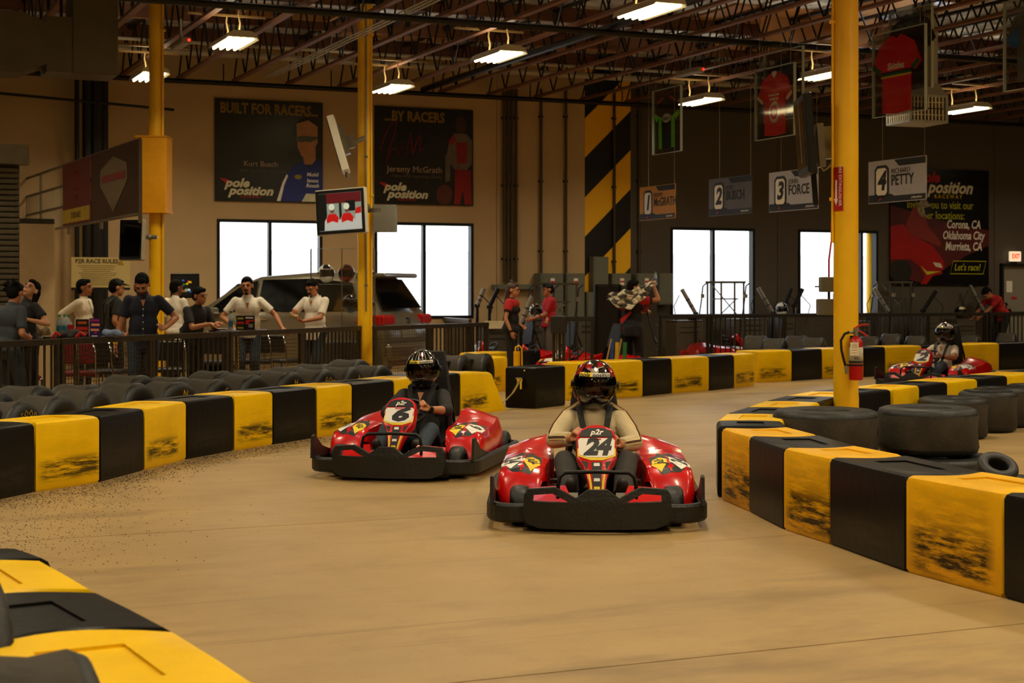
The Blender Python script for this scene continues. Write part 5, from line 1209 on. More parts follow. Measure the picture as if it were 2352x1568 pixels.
def wbox(x0, y0, x1, y1, dp, lab, mat=GREYP, stick=True, name='electrical_box'):
    (ua, za), (ub, zb_) = WP(x0, y1), WP(x1, y0); W, H = ub-ua, zb_-za; t = thing(name, lab, 'electrical box', bld(ua, VW-dp-.015, za), TH)
    b = B(); b.box((W/2, dp/2, H/2), (W, dp, H), ch=.01); b.ob('cabinet', mat, t); b = B(); b.box((W/2, -.006, H/2), (W*.86, .012, H*.9)); b.ob('cover', mat, t)
    if stick:
        b = B(); b.box((W/2, -.015, H-.17), (.09, .004, .14)); s_ = b.ob('warning_label', WHITE, t); b = B(); b.box((W/2, -.018, H-.17), (.085, .003, .035)); b.ob('red_bar', RED, s_)
wbox(1225, 628, 1277, 735, .35, 'tall grey meter box, left one of the pair with warning labels'); wbox(1283, 628, 1325, 735, .35, 'tall grey meter box, right one of the pair with warning labels')
wbox(1352, 590, 1387, 667, .2, 'grey box mounted high at the black and yellow stripes', stick=False); wbox(1393, 628, 1436, 665, .25, 'grey box below the yellow stripe, left of the marshal head'); wbox(1450, 628, 1492, 665, .25, 'grey box right of the marshal head')
wbox(1500, 628, 1532, 700, .25, 'grey box next to the window edge above the panels', stick=False); wbox(1334, 670, 1372, 728, .25, 'grey box low beside the corrugated panel', stick=False)
wbox(1128, 653, 1222, 664, .15, 'long flat grey trough on the wall behind the woman in red', stick=False)
# ---------------------------------------------------------------- race rules sign, small screen
RSG = M('rules_cream', 'c8b070', .6, 0, .04); u_, z_ = WP(165, 660, 24.5); p = bld(u_, 24.5, z_); sgn = thing('rules_sign', 'cream P2R RACE RULES sign behind the men at the left', 'sign', p, TH)
b = B(); b.box((.42, 0, .225), (.86, .03, .45)); b.ob('board', RSG, sgn); text('P2R RACE RULES', .085, M('rules_ink', '5a4a24', .6), sgn, (.36, -.018, .39), bold=.02)
for i in range(11): b = B(); b.box((.36+.01*(i % 3), -.0165, .325-.028*i), (.56-.05*(i % 4), .002, .009)); b.ob('text_line', M('rules_line', '8a743c', .6), sgn)
b = B(); b.prism([(.66, .34), (.76, .34), (.71, .43)], -.019, -.016); b.ob('warning_triangle', M('sign_amber', 'a8801a', .6), sgn)
b = B(); b.box((.42, 0, -.02), (.86, .03, .035)); b.ob('lower_strip', BLACK, sgn)
def screen(name, lab, p, rz, w_, h_, body, tilt=0, dp=.08, pic=None, rollz=0):
    t = thing(name, lab, 'screen', p, rz); t.rotation_euler = (R(tilt), R(rollz), rz)
    b = B(); b.box((0, 0, 0), (w_, dp, h_), ch=.012); b.ob('housing', body, t)
    b = B(); b.box((0, -dp/2-.004, 0), (w_*.97, .012, h_*.96)); b.ob('bezel', BLACKP, t)
    b = B(); b.box((0, -dp/2-.012, .0), (w_*.86, .004, h_*.82)); pn = b.ob('display', pic or M('screen_off', '08080a', .12), t); return t, pn
LIT = lambda n, c='808080', e=.9: M(n, c, .4, 0, 0, emit=c, estr=e*.55)
# hockey screen
t, pn = screen('wall_screen', 'screen showing hockey players on the middle column', P(785, 486, 150), R(-20), .84, .70, WPL, 0, .10, LIT('picture_grey', '8fa096', .6), -3)
yy = -.064
def pic(nm, pts, mat, o=0): b = B(); b.prism(pts, yy-.004-o, yy-o); b.ob(nm, mat, pn)
pic('picture_crowd', [(-.36, .13), (.36, .13), (.36, .285), (-.36, .285)], LIT('picture_maroon', '5a1016')); pic('picture_glass', [(-.36, -.28), (-.22, -.28), (-.22, .285), (-.36, .285)], LIT('picture_dark', '0e0c0c'), .001); pic('picture_post', [(-.01, -.2), (.03, -.2), (.03, .13), (-.01, .13)], LIT('picture_dark'), .001); pic('picture_opening', [(.10, .0), (.26, .0), (.26, .16), (.10, .16)], LIT('picture_dark'), .001)
for x in (-.13, .12):
    pic('picture_jersey', [(x-.14, -.28), (x-.13, -.14), (x-.07, -.04), (x+.07, -.04), (x+.13, -.14), (x+.15, -.28)], LIT('picture_white', 'b4b8b8'), .002); pic('picture_yoke', [(x-.10, -.10), (x-.06, -.03), (x+.06, -.03), (x+.11, -.10), (x+.09, -.17), (x, -.14), (x-.09, -.17)], LIT('picture_red', 'b81410'), .004)
    pic('picture_face', el(x, .03, .035, .05), LIT('picture_skin', '6a4030'), .005); pic('picture_helmet', el(x-.005, .075, .05, .05), LIT('picture_cream', 'cdd4c4'), .006)
pic('picture_jersey', [(.25, -.28), (.26, .0), (.36, .05), (.36, -.28)], LIT('picture_white'), .002); pic('picture_yoke', [(.25, -.05), (.28, .04), (.36, .06), (.36, -.04)], LIT('picture_red'), .004)
MT = M('mount_metal', '8a8478', .35, .7, .05); b = B(); b.box((.28, .15, .03), (.12, .12, .25)); b.box((.40, .2, .0), (.30, .06, .06)); b.sph((.36, .13, .05), .06, 10, 6); b.ob('mount_arm', MT, t)
t, pn = screen('wall_screen', 'white backed screen seen edge-on, tilted, left of the middle column', P(778, 333, 150), R(-78), .80, .86, WPL, 0, .11)
t.rotation_euler = (R(16), 0, R(-86)); b = B(); b.box((0, .10, .05), (.3, .08, .45)); b.cyl((0, .1, -.05), (0, .42, -.0), .035); b.box((0, .2, .0), (.1, .12, .2)); b.cyl((.0, -.0, -.43), (0, 0, -.52), .03); b.ob('mount_arm', MT, t)
b = B(); b.box((.13, .0, 0), (.36, .25, .42), ch=.01); tag(b.ob('column_cabinet', M('cabinet_grey', '8a8a80', .5, .1, .04), None, loc=P(866, 502, 147)), 'grey box behind the hockey screen on the middle column', 'box')
t, pn = screen('wall_screen', 'dark screen hanging off the far left column above the rules sign', P(305, 551, 158), R(-16), .36, .60, M('screen_side', '9a8e74', .5), -4, .12); b = B(); b.cyl((.1, .05, .05), (.33, .12, .05), .03); b.sph((.22, .09, .05), .045, 10, 6); b.ob('mount_arm', MT, t)
t, pn = screen('wall_screen', 'small lit screen behind the man in the black t-shirt', P(425, 656, 142), R(8), .46, .40, BLACKP, 0, .07, LIT('screen_dark', '0a1014', .4))
rn = random.Random(4); cc = [LIT('pix_'+n, c) for n, c in (('green', '3a7a1e'), ('red', 'c01a1a'), ('blue', '2a5ab0'), ('yellow', 'c8b020'), ('white', 'c8c8c8'))]
for i in range(16):
    x, z = rn.uniform(-.06, .10), rn.uniform(-.11, .10); b = B(); b.box((x, -.05, z), (.035, .003, .03)); b.ob('picture_patch', cc[i % 5], pn)
b = B(); b.cyl((0, .05, -.1), (0, .05, -.6), .02); b.cyl((0, .05, -.6), (0, .05, -1.53), .03); b.box((0, .05, -1.54), (.4, .3, .03)); b.ob('stand', BLACKM, t)
t, pn = screen('wall_screen', 'black screen seen edge-on, fixed to the thick column', P(1850, 312, 246), R(-90), .72, .74, BLACKP, 0, .07)
t.rotation_euler = (R(4), 0, R(-93)); b = B(); b.prism([(-.05, -.25), (.03, -.2), (.1, .05), (-.05, .32)], -.02, .02, 'x'); b.box((0, .13, -.1), (.2, .06, .4)); b.box((0, .19, -.08), (.12, .10, .3)); b.ob('mount_plate', MT, t)
b = B(); b.box((.02, .3, -.1), (.08, .30, .08)); b.tube([(0, .1, -.25), (0, .15, -.33), (0, .22, -.28)], .02, 6); b.ob('mount_arm', MT, t)
b = B(); b.box((0, .05, -.5), (.02, .05, .3)); b.ob('cable_tail', BLACKP, t)
# ---------------------------------------------------------------- hanging name boards (planes run towards the back wall)
def board(px, py, s, num, fn, ln, lab, base):
    p = P(px, py, s); t = thing('hanging_sign', lab, 'sign', p, TH-R(90)); W, H = 1.3, .60
    b = B(); b.box((0, 0, 0), (W, .012, H)); b.ob('board', base, t)
    def q(nm, pts, mat, o=.008): b = B(); b.prism(pts, -o-.002, -o); return b.ob(nm, mat, t)
    q('corner_flash', [(-.05, H/2-.01), (W/2-.01, H/2-.01), (W/2-.01, H/2-.10), (.06, H/2-.10)], BLACK); q('footer', [(-W/2+.01, -H/2+.01), (W/2-.01, -H/2+.01), (W/2-.01, -H/2+.09), (-.05, -H/2+.09), (-.12, -H/2+.12), (-W/2+.01, -H/2+.12)], BLACK)
    q('number_shield', [(-.50, -.19), (-.44, -.23), (-.24, -.23), (-.17, -.17), (-.17, .17), (-.23, .23), (-.44, .23), (-.50, .17)], BLACK); q('shield_inner', [(-.46, -.16), (-.42, -.19), (-.25, -.19), (-.21, -.15), (-.21, .15), (-.25, .19), (-.42, .19), (-.46, .15)], WHITE, .011)
    text(num, .36, BLACK, t, (-.335, -.0145, 0), shear=.2, bold=.04, ext=.001); text(fn, .10, M('board_grey', '3a3838', .5), t, (-.12, -.011, .13), align='LEFT', ext=.001); text(ln, .21, M('board_ink', '181614', .5), t, (-.12, -.011, .0), align='LEFT', bold=.015, ext=.001, sx=.85)
    text('poleposition', .045, WHITE, t, (.45, -.012, -H/2+.05), ext=.001); fl_ = B(); fl_.prism([(-.42, -H/2+.03), (-.34, -H/2+.05), (-.36, -H/2+.08)], -.012, -.010); fl_.ob('red_mark', RED, t)
    b = B()
    for x in (-W*.25, W*.47): b.cyl((x, 0, H/2), (x, 0, 5.38-p.z), .003, n=4)
    b.ob('suspension_wire', M('wire_pale', 'a89a80', .5), t)
AL = M('board_aluminium', 'b4b2bc', .45, .1, .06)
board(2060, 414, 165, '4', 'RICHARD', 'PETTY', 'hanging grey board with number 4 and the name PETTY', AL); board(1822, 437, 155, '3', 'JOHN', 'FORCE', 'hanging grey board with number 3 and the name FORCE', AL)
board(1677, 450, 145, '2', 'KURT', 'BUSCH', 'hanging grey board with number 2 and the name BUSCH', M('board_dim', '5c5a5e', .5, .2, .06)); board(1510, 465, 130, '1', 'JEREMY', 'McGRATH', 'hanging orange board with number 1 and the name McGRATH', M('board_orange', 'c8860a', .5, 0, .06))
# ---------------------------------------------------------------- framed jerseys hanging in clear sheets
ACR = glass('acrylic_sheet', (.86, .86, .84))
def jersey(px, py, s, W, H, lab, body, parts=(), scale=1.0, dx=0, dz=0, short=True, trim=None, marks=()):
    p = P(px, py, s); t = thing('framed_jersey', lab, 'jersey', p, TH-R(90))
    b = B(); b.box((0, -.02, 0), (W, .006, H)); b.box((0, .02, 0), (W, .006, H)); b.ob('acrylic_sheet', ACR, t)
    b = B(); e = .008
    for z in (-H/2, H/2): b.box((0, 0, z), (W, .046, e))
    for x in (-W/2, W/2): b.box((x, 0, 0), (e, .046, H))
    b.ob('edge_strip', PVC, t)
    k = scale; X = lambda q: [(dx+a*k, dz+c*k) for a, c in q]
    half = [(.0, .36), (.07, .40), (.13, .38), (.30, .30), (.42, .08), (.30, .0), (.24, .10), (.24, -.42), (0, -.44)]
    out = half+[(-a, c) for a, c in reversed(half[1:-1])]
    b = B(); b.prism(X(out), -.010, .010, warp=lambda q_: (q_[0], q_[1]+.006*math.sin(q_[0]*22)*math.sin(q_[2]*9+1), q_[2])); g = b.ob('garment', body, t)
    for nm, pts, mat in parts: b = B(); b.prism(X(pts), -.015, -.010); b.ob(nm, mat, g)
    for tx, sz, x, z, mat in marks: text(tx, sz*k, mat, g, (dx+x*k, -.0165, dz+z*k), ext=.001, bold=.02)
    b = B()
    for x in (-W*.4, W*.4): b.cyl((x, 0, H/2), (x, 0, 5.38-p.z), .003, n=4)
    b.ob('suspension_wire', M('wire_pale'), t); return g
JR = M('jersey_red', 'ee1420', .6, 0, .08); GRN = M('jersey_green', '7cf028', .6); ORG = M('jersey_orange', 'd0501a', .6); JW = M('jersey_white', 'e8e0d4', .6)
jersey(1532, 277, 130, 1.02, 1.14, 'hanging black jersey with bright green sides and a white oval', M('jersey_black', '141210', .6), [('green_side', [(-.24, .08), (-.15, .06), (-.15, -.42), (-.24, -.42)], GRN), ('green_side', [(.24, .08), (.15, .06), (.15, -.42), (.24, -.42)], GRN), ('green_cuff', [(-.42, .08), (-.36, .14), (-.25, .08), (-.30, .0)], GRN), ('green_cuff', [(.42, .08), (.36, .14), (.25, .08), (.30, 0)], GRN), ('orange_yoke', [(-.30, .30), (-.10, .38), (-.10, .34), (-.30, .26)], ORG), ('orange_yoke', [(.30, .30), (.10, .38), (.10, .34), (.30, .26)], ORG), ('white_oval', el(0, .04, .13, .07), JW)], 1.15, marks=[('racer', .09, 0, .04, BLACK)])
gt = jersey(1780, 235, 155, 1.05, 1.05, 'hanging red jersey with white cuffs and a red and white roundel', JR, [('white_cuff', [(-.42, .08), (-.40, .12), (-.27, .03), (-.30, 0)], JW), ('white_cuff', [(.42, .08), (.40, .12), (.27, .03), (.30, 0)], JW), ('outer_ring', el(0, -.13, .125, .14), JW)], 1.12, marks=[('firestone auto', .045, 0, .10, JW), ('power bar', .05, 0, .05, JW)])
for r_, m_, o_ in ((.085, JR, .017), (.045, JW, .019)): b = B(); b.prism(el(0, -.145, r_*1.12, r_*1.25), -o_-.002, -o_); b.ob('roundel_ring', m_, gt)
b = B(); b.prism([(-.07, .42), (0, .36), (.07, .42), (.05, .46), (-.05, .46)], -.017, -.012); b.ob('neck_opening', JW, gt)
jersey(1800, 195, 151, 1.05, 1.05, 'hanging dark jersey in a clear sheet behind the red roundel jersey', M('jersey_black'), (), 1.05)
jersey(2065, 165, 168, 1.15, 1.15, 'hanging large red jersey with a rainbow chest stripe', JR, [('green_band', [(-.26, .0), (.26, .0), (.26, -.025), (-.26, -.025)], M('band_green', '1e6a38', .6)), ('black_band', [(-.26, .02), (.26, .02), (.26, 0), (-.26, 0)], BLACK), ('yellow_band', [(-.26, -.025), (.26, -.025), (.26, -.045), (-.26, -.045)], YEL), ('sleeve_band', [(-.42, .08), (-.39, .13), (-.26, .04), (-.30, .0)], M('band_green')), ('sleeve_band', [(.42, .08), (.39, .13), (.26, .04), (.30, 0)], M('band_green'))], 1.28, -.05, marks=[('Skittles', .10, 0, .07, JW)])
jersey(2092, 115, 163, .95, 1.15, 'hanging black jersey partly behind the large red one', M('jersey_black'), (), 1.3)
jersey(2372, 95, 190, 1.0, 1.1, 'framed jersey with a blue patch cut by the right picture edge', M('jersey_grey', '6a6a6c', .6), [('blue_patch', [(-.42, .08), (-.2, .2), (-.2, 0), (-.3, -.05)], M('patch_blue', '2a6ac0', .6))], 1.1)
# ---------------------------------------------------------------- upper left: ramp railing with banners
sU = lambda px: 128+(175-128)*(px-50)/270
a, c = lp(40, sU), lp(322, sU); d = c-a; L = d.length; zd0 = 2.52
t = thing('balcony_railing', 'upper walkway railing with thin bars at the upper left', 'railing', (a.x, a.y, zd0), math.atan2(d.y, d.x)); STM = M('balcony_steel', '6e6048', .5, .4, .1)
b = B()
for z in (.0, .33, .66, .98): b.cyl((0, 0, z), (L, 0, z), .022, n=6)
b.ob('hand_rail', STM, t)
for i in range(5): b = B(); b.cyl((L*i/4, 0, -.12), (L*i/4, 0, .98), .028, n=6); b.ob('post', STM, t)
for i in range(34): b = B(); b.cyl((L*.08+i*.13, 0, 0), (L*.08+i*.13, 0, .66), .007, n=4); b.ob('bar', M('bar_pale', '9a8a68', .4, .4), t)
for (f0, f1, lb, mat, tx) in ((.46, .68, 'small red and yellow banner on the upper railing', M('banner_maroon', '5e0f12', .5, 0, .1), 'YOUR RACE'), (.69, .995, 'dark red banner with a pale shield next to the yellow column box', M('banner_oxblood', '32100e', .4, 0, .2), '')):
    p = a+d*f0; W = L*(f1-f0); o = B(); o.box((W/2, 0, .5), (W, .012, .96)); o = tag(o.ob('rail_banner', mat, None, loc=(p.x, p.y-.05, zd0), rot=(0, 0, math.atan2(d.y, d.x))), lb, 'banner')
    if tx: fl(o, 'yellow_foot', [(.02, .05), (W-.02, .05), (W-.02, .26), (.02, .26)], M('foot_yellow', 'a8841a', .6), .008); text(tx, .14, BLACK, o, (W/2, -.012, .15), sx=.9); text('Racing', .2, M('banner_text', '8a2a22', .6), o, (W/2, -.010, .8), sx=.9); text('every\nday', .14, M('banner_text'), o, (W/2, -.010, .5))
    else: fl(o, 'shield', [(W*.5, .08), (W*.8, .5), (W*.78, .72), (W*.5, .86), (W*.22, .72), (W*.2, .5)], M('shield_pale', '6e5a3c', .6), .008); fl(o, 'shield_bar', [(W*.25, .52), (W*.75, .52), (W*.75, .62), (W*.25, .62)], M('shield_red', '7a1c18', .6), .012)
# stairs rails going down at far left
t = thing('stair_railing', 'sloping stair rails at the left picture edge', 'railing', (a.x, a.y, 0), math.atan2(d.y, d.x)+R(180)); b = B()
for z0 in (2.5, 2.85, 3.2, 3.5): b.cyl((0, 0, z0), (2.6, .2, z0-1.7), .022, n=6)
b.ob('hand_rail', STM, t); b = B(); b.cyl((0, 0, 0), (0, 0, 3.5), .035, n=8); b.cyl((1.3, .1, 0), (1.3, .1, 2.6), .03, n=8); b.ob('post', STM, t)
t = thing('down_pipe', 'thick dark pipes on the wall left of the far left column', 'pipe', bld(WP(212, 400, 29)[0], 28.9, 0), TH); b = B()
for x, r_ in ((-.28, .04), (-.1, .09), (.06, .13), (.2, .06)): b = B(); b.cyl((x, 0, 0), (x, 0, 5.9), r_, n=12); b.ob('pipe_run', M('pipe_dark', '17130f', .5, .3), t)
b = B(); b.cyl((-1.6, -.1, 4.9), (1.4, -.1, 4.75), .025); b.ob('cross_pipe', M('pipe_dark'), t)
# ================================================================ SPECTATORS, TABLES, CAR, SHOWCASE
def gp(px, s): return Vector(((px-CXP)/s, FPX/s, 0))
def wl(rz, x, y, z): c_, s_ = math.cos(-rz), math.sin(-rz); return (c_*x-s_*y, s_*x+c_*y, z)      # world offset -> figure frame
NAVY = TEE('navy_shirt', '1a1e30'); BLK = TEE('black_tee', '1b1a19'); GRT = TEE('slate_tee', '363b42'); POLO = TEE('white_polo', 'e6dccb'); DKT = TEE('dark_trousers', '16130f'); CHG = TEE('charcoal_tee', '23231f'); STW = TEE('staff_red', 'b01c1c'); STB = TEE('staff_black', '15110f'); DSK = M('darker_skin', '7c4a30', .5, 0, .08)
rz = R(10)
f = figure('person', 'man in navy short-sleeved shirt looking down, standing behind the railing', gp(330, 181), rz, 1.93, head=(36, 0, -8), hands=((.27, -.16, 1.04), (-.36, -.06, .78)), elbow=((.8, .5, -.3), (-.6, .5, -.2)), hmode=('grip', 'relaxed'), hdir=((-.2, -.6, .1), (-.1, -.1, -1)),
           palm=((-1, -.1, -.2), (1, 0, 0)), shirt=NAVY, sleeve=.72, trousers=BJE, beard='beard', shirt_low=.1, fat=1.08, open_neck=True, vox=.009)
up = f['up']; b = B(); b.prism([(-.014, 0), (.014, 0), (.014, .34), (-.014, .34)], -.006, 0, xf=Matrix.Translation(up(0, -.133, .0)) @ Matrix.Rotation(R(-2), 4, 'X')); b.ob('placket', M('placket_navy', '232a42', .8), f['root'])
for i in range(5): b = B(); b.sph(up(0, -.142+.004*i, .02+.075*i), .0085, 8, 5); b.ob('button', WHITE, f['root'])
b = B(); w_ = f['wr'][1]; b.cyl(w_+Vector((0, 0, .015)), w_+Vector((0, 0, .035)), .033, n=12); b.ob('wristband', YEL, f['root'])
rz = R(150)
f = figure('person', 'man in slate t-shirt with his back turned, at the left picture edge', gp(14, 204), rz, 1.72, head=(6, 0, 12), hands=(wl(rz, -.1, .3, 1.02), wl(rz, .22, .12, .98)), shirt=GRT, sleeve=.8, trousers=BJE, hairs='curly', pel=(0, 0, .88), lean=10, vox=.010)
rz = R(-35)
f = figure('person', 'long-haired woman in black with head tipped back, at the left edge', gp(62, 196), rz, 1.66, head=(-30, 12, 10), hands=(wl(rz, .08, -.24, 1.18), wl(rz, -.2, -.1, .98)), shirt=BLK, sleeve=.6, trousers=DKT, hairs='long', woman=True, skin=M('light_skin', 'c08862', .5, 0, .08), vox=.010, hmode=('grip', 'relaxed'))
rz = R(82)
f = figure('person', 'man in white long-sleeved shirt in profile before the rules sign', gp(192, 163), rz, 1.72, head=(-4, 0, 8), hands=(wl(rz, .1, -.1, .85), wl(rz, -.12, -.16, .98)), elbow=(wl(rz, -.4, .2, 0), wl(rz, -1, -.2, 0)), shirt=M('rumpled_white', 'dccbb0', .85, 0, .1, 9, .5, 12), sleeve=1.8, trousers=DKT, skin=SKIN2, fat=1.15, vox=.011, shirt_low=.05)
b = B(); b.tube([f['up'](-.06, -.1, .46), f['up'](-.04, -.14, .3), f['up'](0, -.15, .12), f['up'](.04, -.14, .3), f['up'](.06, -.1, .46)], .004, 5); b.ob('lanyard', BLACK, f['root'])
rz = R(122)
f = figure('person', 'man in black cap and dark t-shirt turned away, before the rules sign', gp(262, 160), rz, 1.74, head=(8, 0, 0), hands=(wl(rz, .3, .2, 1.2), wl(rz, .15, -.1, .9)), shirt=CHG, sleeve=.7, trousers=DKT, fat=1.2, vox=.011, face=True)
b = B(); Hm = f['Hm']; b.sph(f['hp'](0, .012, .05), (.082, .099, .085), 16, 9, rot=Hm, lo=0); b.cap(f['hp'](-.045, -.10, .06), f['hp'](.045, -.10, .06), .012, n=8); b.prism([(-.06, -.08), (.06, -.08), (.055, -.145), (.03, -.17), (-.03, -.17), (-.055, -.145)], .054, .064, 'z', xf=Matrix.Translation(f['hc']) @ Hm.to_4x4()); b.ob('cap', M('cap_black', '141311', .8), f['root'], smooth=40)
b = B()
for q in (-1, 1): b.tube([f['up'](q*.12, .12, .1), f['up'](q*.12, .13, .4), f['up'](q*.11, .02, .50), f['up'](q*.12, -.13, .38), f['up'](q*.13, -.12, .1)], .018, 6)
b.ob('bag_strap', M('strap_olive', '3a352a', .8), f['root'])
figure('person', 'man mostly hidden behind the navy shirt man, only his head seen', gp(320, 142), R(40), 1.74, shirt=BLK, trousers=DKT, skin=DSK, vox=.014, hands=((.25, 0, .85), (-.25, 0, .85)))
rz = R(150)
figure('person', 'man in white shirt facing away beside the small lit screen', gp(402, 149), rz, 1.74, head=(4, 0, -10), shirt=POLO, sleeve=.7, trousers=DKT, skin=DSK, hands=(wl(rz, -.3, 0, .85), wl(rz, .3, 0, .85)), vox=.012)
rz = R(48)
f = figure('person', 'man in black t-shirt leaning with both forearms on the high table', gp(448, 166), rz, 1.72, pel=wl(rz, -.10, .15, .86), lean=22, head=(-14, 0, 12), hands=(wl(rz, .30, -.02, 1.07), wl(rz, .24, -.20, 1.06)), elbow=(wl(rz, .3, .3, -1), wl(rz, -.3, -.4, -1)), hmode=('grip', 'grip'), hdir=(wl(rz, .6, -.3, 0), wl(rz, .9, .2, 0)), palm=((0, 0, -1), (0, 0, -1)), shirt=BLK, sleeve=.78, trousers=DKT, fat=1.1, feet=((.11, .25, .07), (-.11, .25, .07)), vox=.009)
rz = R(6)
f = figure('person', 'moustached man in white polo leaning on his straight arms', gp(570, 157), rz, 1.84, lean=12, head=(-8, -4, -6), hands=((.50, -.26, .98), (-.20, -.26, 1.0)), elbow=((.6, .4, -.3), (-.8, .3, -.3)), hdir=((.6, -.4, -.4), (-.1, -.5, -.5)), palm=((0, .2, -1), (0, .2, -1)), shirt=POLO, sleeve=.72, trousers=BJE, beard='goatee', collar=True, open_neck=True, hairs='short', fat=1.15, vox=.009)
text('pole', .028, M('logo_teal', '2a5a50', .6), f['root'], tuple(f['up'](.085, -.135, .27)), (R(84), 0, R(8)))
rz = R(-24)
f = figure('person', 'man in white polo looking down at his phone, left of the column', gp(724, 152), rz, 1.80, head=(26, 0, -4), hands=((-.02, -.30, 1.06), (-.16, -.30, 1.13)), elbow=((1, .2, -.6), (-1, .2, -.6)), hmode=('phone', 'phone'), hdir=((-.9, -.2, .1), (.3, -.6, .5)), palm=((0, .3, 1), (0, .5, .8)), shirt=POLO, sleeve=.8, trousers=BJE, beard='goatee', collar=True, open_neck=True, fat=1.1, vox=.009, shirt_low=.08)
text('pole', .028, M('logo_teal'), f['root'], tuple(f['up'](.085, -.128, .27)), (R(84), 0, R(8)))
b = B(); b.box((0, 0, 0), (.075, .15, .009), ch=.003); o = tag(b.ob('phone', M('phone_gold', 'b09468', .3, .4), None), 'phone held by the man in the white polo left of the column', 'phone')
p = f['root'].matrix_basis @ Vector((-.13, -.385, 1.165)); o.location = p; o.rotation_euler = (R(28), R(-8), R(40))
b = B(); w_ = f['wr'][1]; e_ = f['el'][1]; d = (w_-e_).normalized(); b.cyl(mixv(e_, w_, .9), mixv(e_, w_, .93), .036, n=12); b.ob('wristband', YEL, f['root'])
# ---------------------------------------------------------------- high tables and what is on them
TT = M('table_top_dark', '2e241c', .3, 0, .15); CHR = CHROME
def table(px, s, h, lab, r=.42):
    p = gp(px, s); t = thing('high_table', lab, 'table', p)
    b = B(); b.lathe([(r-.01, h-.035), (r, h-.03), (r, h-.008), (r-.01, h)], n=32); b.ob('table_top', TT, t, smooth=40)
    b = B(); b.lathe([(r+.003, h-.03), (r+.003, h-.01)], n=32); b.ob('edge_band', CHR, t); b = B(); b.cyl((0, 0, .04), (0, 0, h-.035), .035, n=14); b.ob('pedestal', CHR, t, smooth=40); b = B(); b.lathe([(.26, 0), (.26, .015), (.06, .05)], n=24); b.ob('foot', M('foot_black', '1a1816', .4), t, smooth=40); return p
ht = .965; pt = table(175, 192, ht, 'high round table at the left with bottles and leaflets on it', .45)
h2 = .97; pt2 = table(545, 163.5, h2, 'high round table in front of the moustached man', .42)
def onT(px, s, h): return Vector(((px-CXP)/s, FPX/s, h))
def bottle(px, s, h, lab, cap='1c8a50'):
    b = B(); b.lathe([(0, 0), (.032, 0), (.034, .015), (.033, .13), (.034, .16), (.03, .185), (.013, .225), (.013, .24)], n=16); o = tag(b.ob('water_bottle', M('clear_bottle'), None, smooth=50, loc=onT(px, s, h)), lab, 'bottle', None)
    b = B(); b.cyl((0, 0, .238), (0, 0, .262), .016, n=12); b.ob('cap', M('cap_'+cap, cap, .4), o); b = B(); b.lathe([(.0345, .04), (.0345, .13)], n=16); b.ob('label', M('bottle_label', '2f6f80' if cap == '1c8a50' else '222222', .5), o)
bottle(136, 192, ht, 'green capped water bottle, leftmost on the left table'); bottle(148, 190, ht, 'green capped water bottle, middle one on the left table'); bottle(157, 193, ht, 'green capped water bottle beside the red cup'); bottle(530, 165, h2, 'black capped bottle on the high table by the moustached man', '141414')
b = B(); b.lathe([(0, 0), (.03, 0), (.042, .15), (.044, .15), (.041, .148), (.03, .01)], n=16); tag(b.ob('cup', M('cup_red', 'a81a20', .35), None, smooth=50, loc=onT(163, 196, ht)), 'red tumbler on the left table beside the bottles', 'cup')
def leaflet(px, s, h, w_, hh, lab, col, bits, rz=0):
    t = thing('table_leaflet', lab, 'leaflet stand', onT(px, s, h), rz); b = B(); b.box((0, 0, hh/2), (w_, .006, hh)); b.box((0, .01, .004), (w_, .06, .008)); b.ob('card', col, t)
    b = B(); b.box((0, -.004, hh/2), (w_+.01, .003, hh+.01)); b.ob('acrylic_cover', ACR, t)
    for x, z, a, c_, m in bits: b = B(); b.prism([(x-a/2, z-c_/2), (x+a/2, z-c_/2), (x+a/2, z+c_/2), (x-a/2, z+c_/2)], -.0085, -.006); b.ob('print', m, t)
    return t
t = leaflet(189, 194, ht, .15, .21, 'red and black leaflet stand on the left table', M('leaf_black', '1a1210', .5), [(0, .17, .1, .03, M('leaf_orange', 'c0501a', .5)), (0, .10, .13, .04, RED), (.02, .05, .08, .03, M('leaf_orange'))], R(12))
t = leaflet(218, 196, ht, .13, .225, 'purple leaflet stand with two hands printed on it', M('leaf_purple', '3a2470', .5), [(0, .20, .11, .025, M('leaf_magenta', 'a01c70', .5)), (.01, .15, .10, .028, M('leaf_peach', 'e0905a', .5)), (0, .09, .10, .026, M('leaf_peach')), (.01, .055, .03, .02, M('leaf_magenta')), (0, .018, .07, .01, WHITE)], R(-6))
t = leaflet(552, 165.5, h2, .115, .20, 'narrow black and red leaflet stand, left one of a pair', M('leaf_black'), [(0, .16, .08, .02, M('leaf_yellow', 'c0b030', .5)), (0, .10, .10, .03, RED), (0, .03, .08, .015, M('leaf_yellow'))], R(10))
t = leaflet(573, 165.5, h2, .15, .20, 'wide black and red leaflet stand, right one of a pair', M('leaf_black'), [(0, .17, .11, .018, WHITE), (.01, .13, .11, .02, RED), (-.03, .10, .05, .04, RED), (.02, .06, .06, .05, M('leaf_grey', '8a8078', .5))], R(-8))
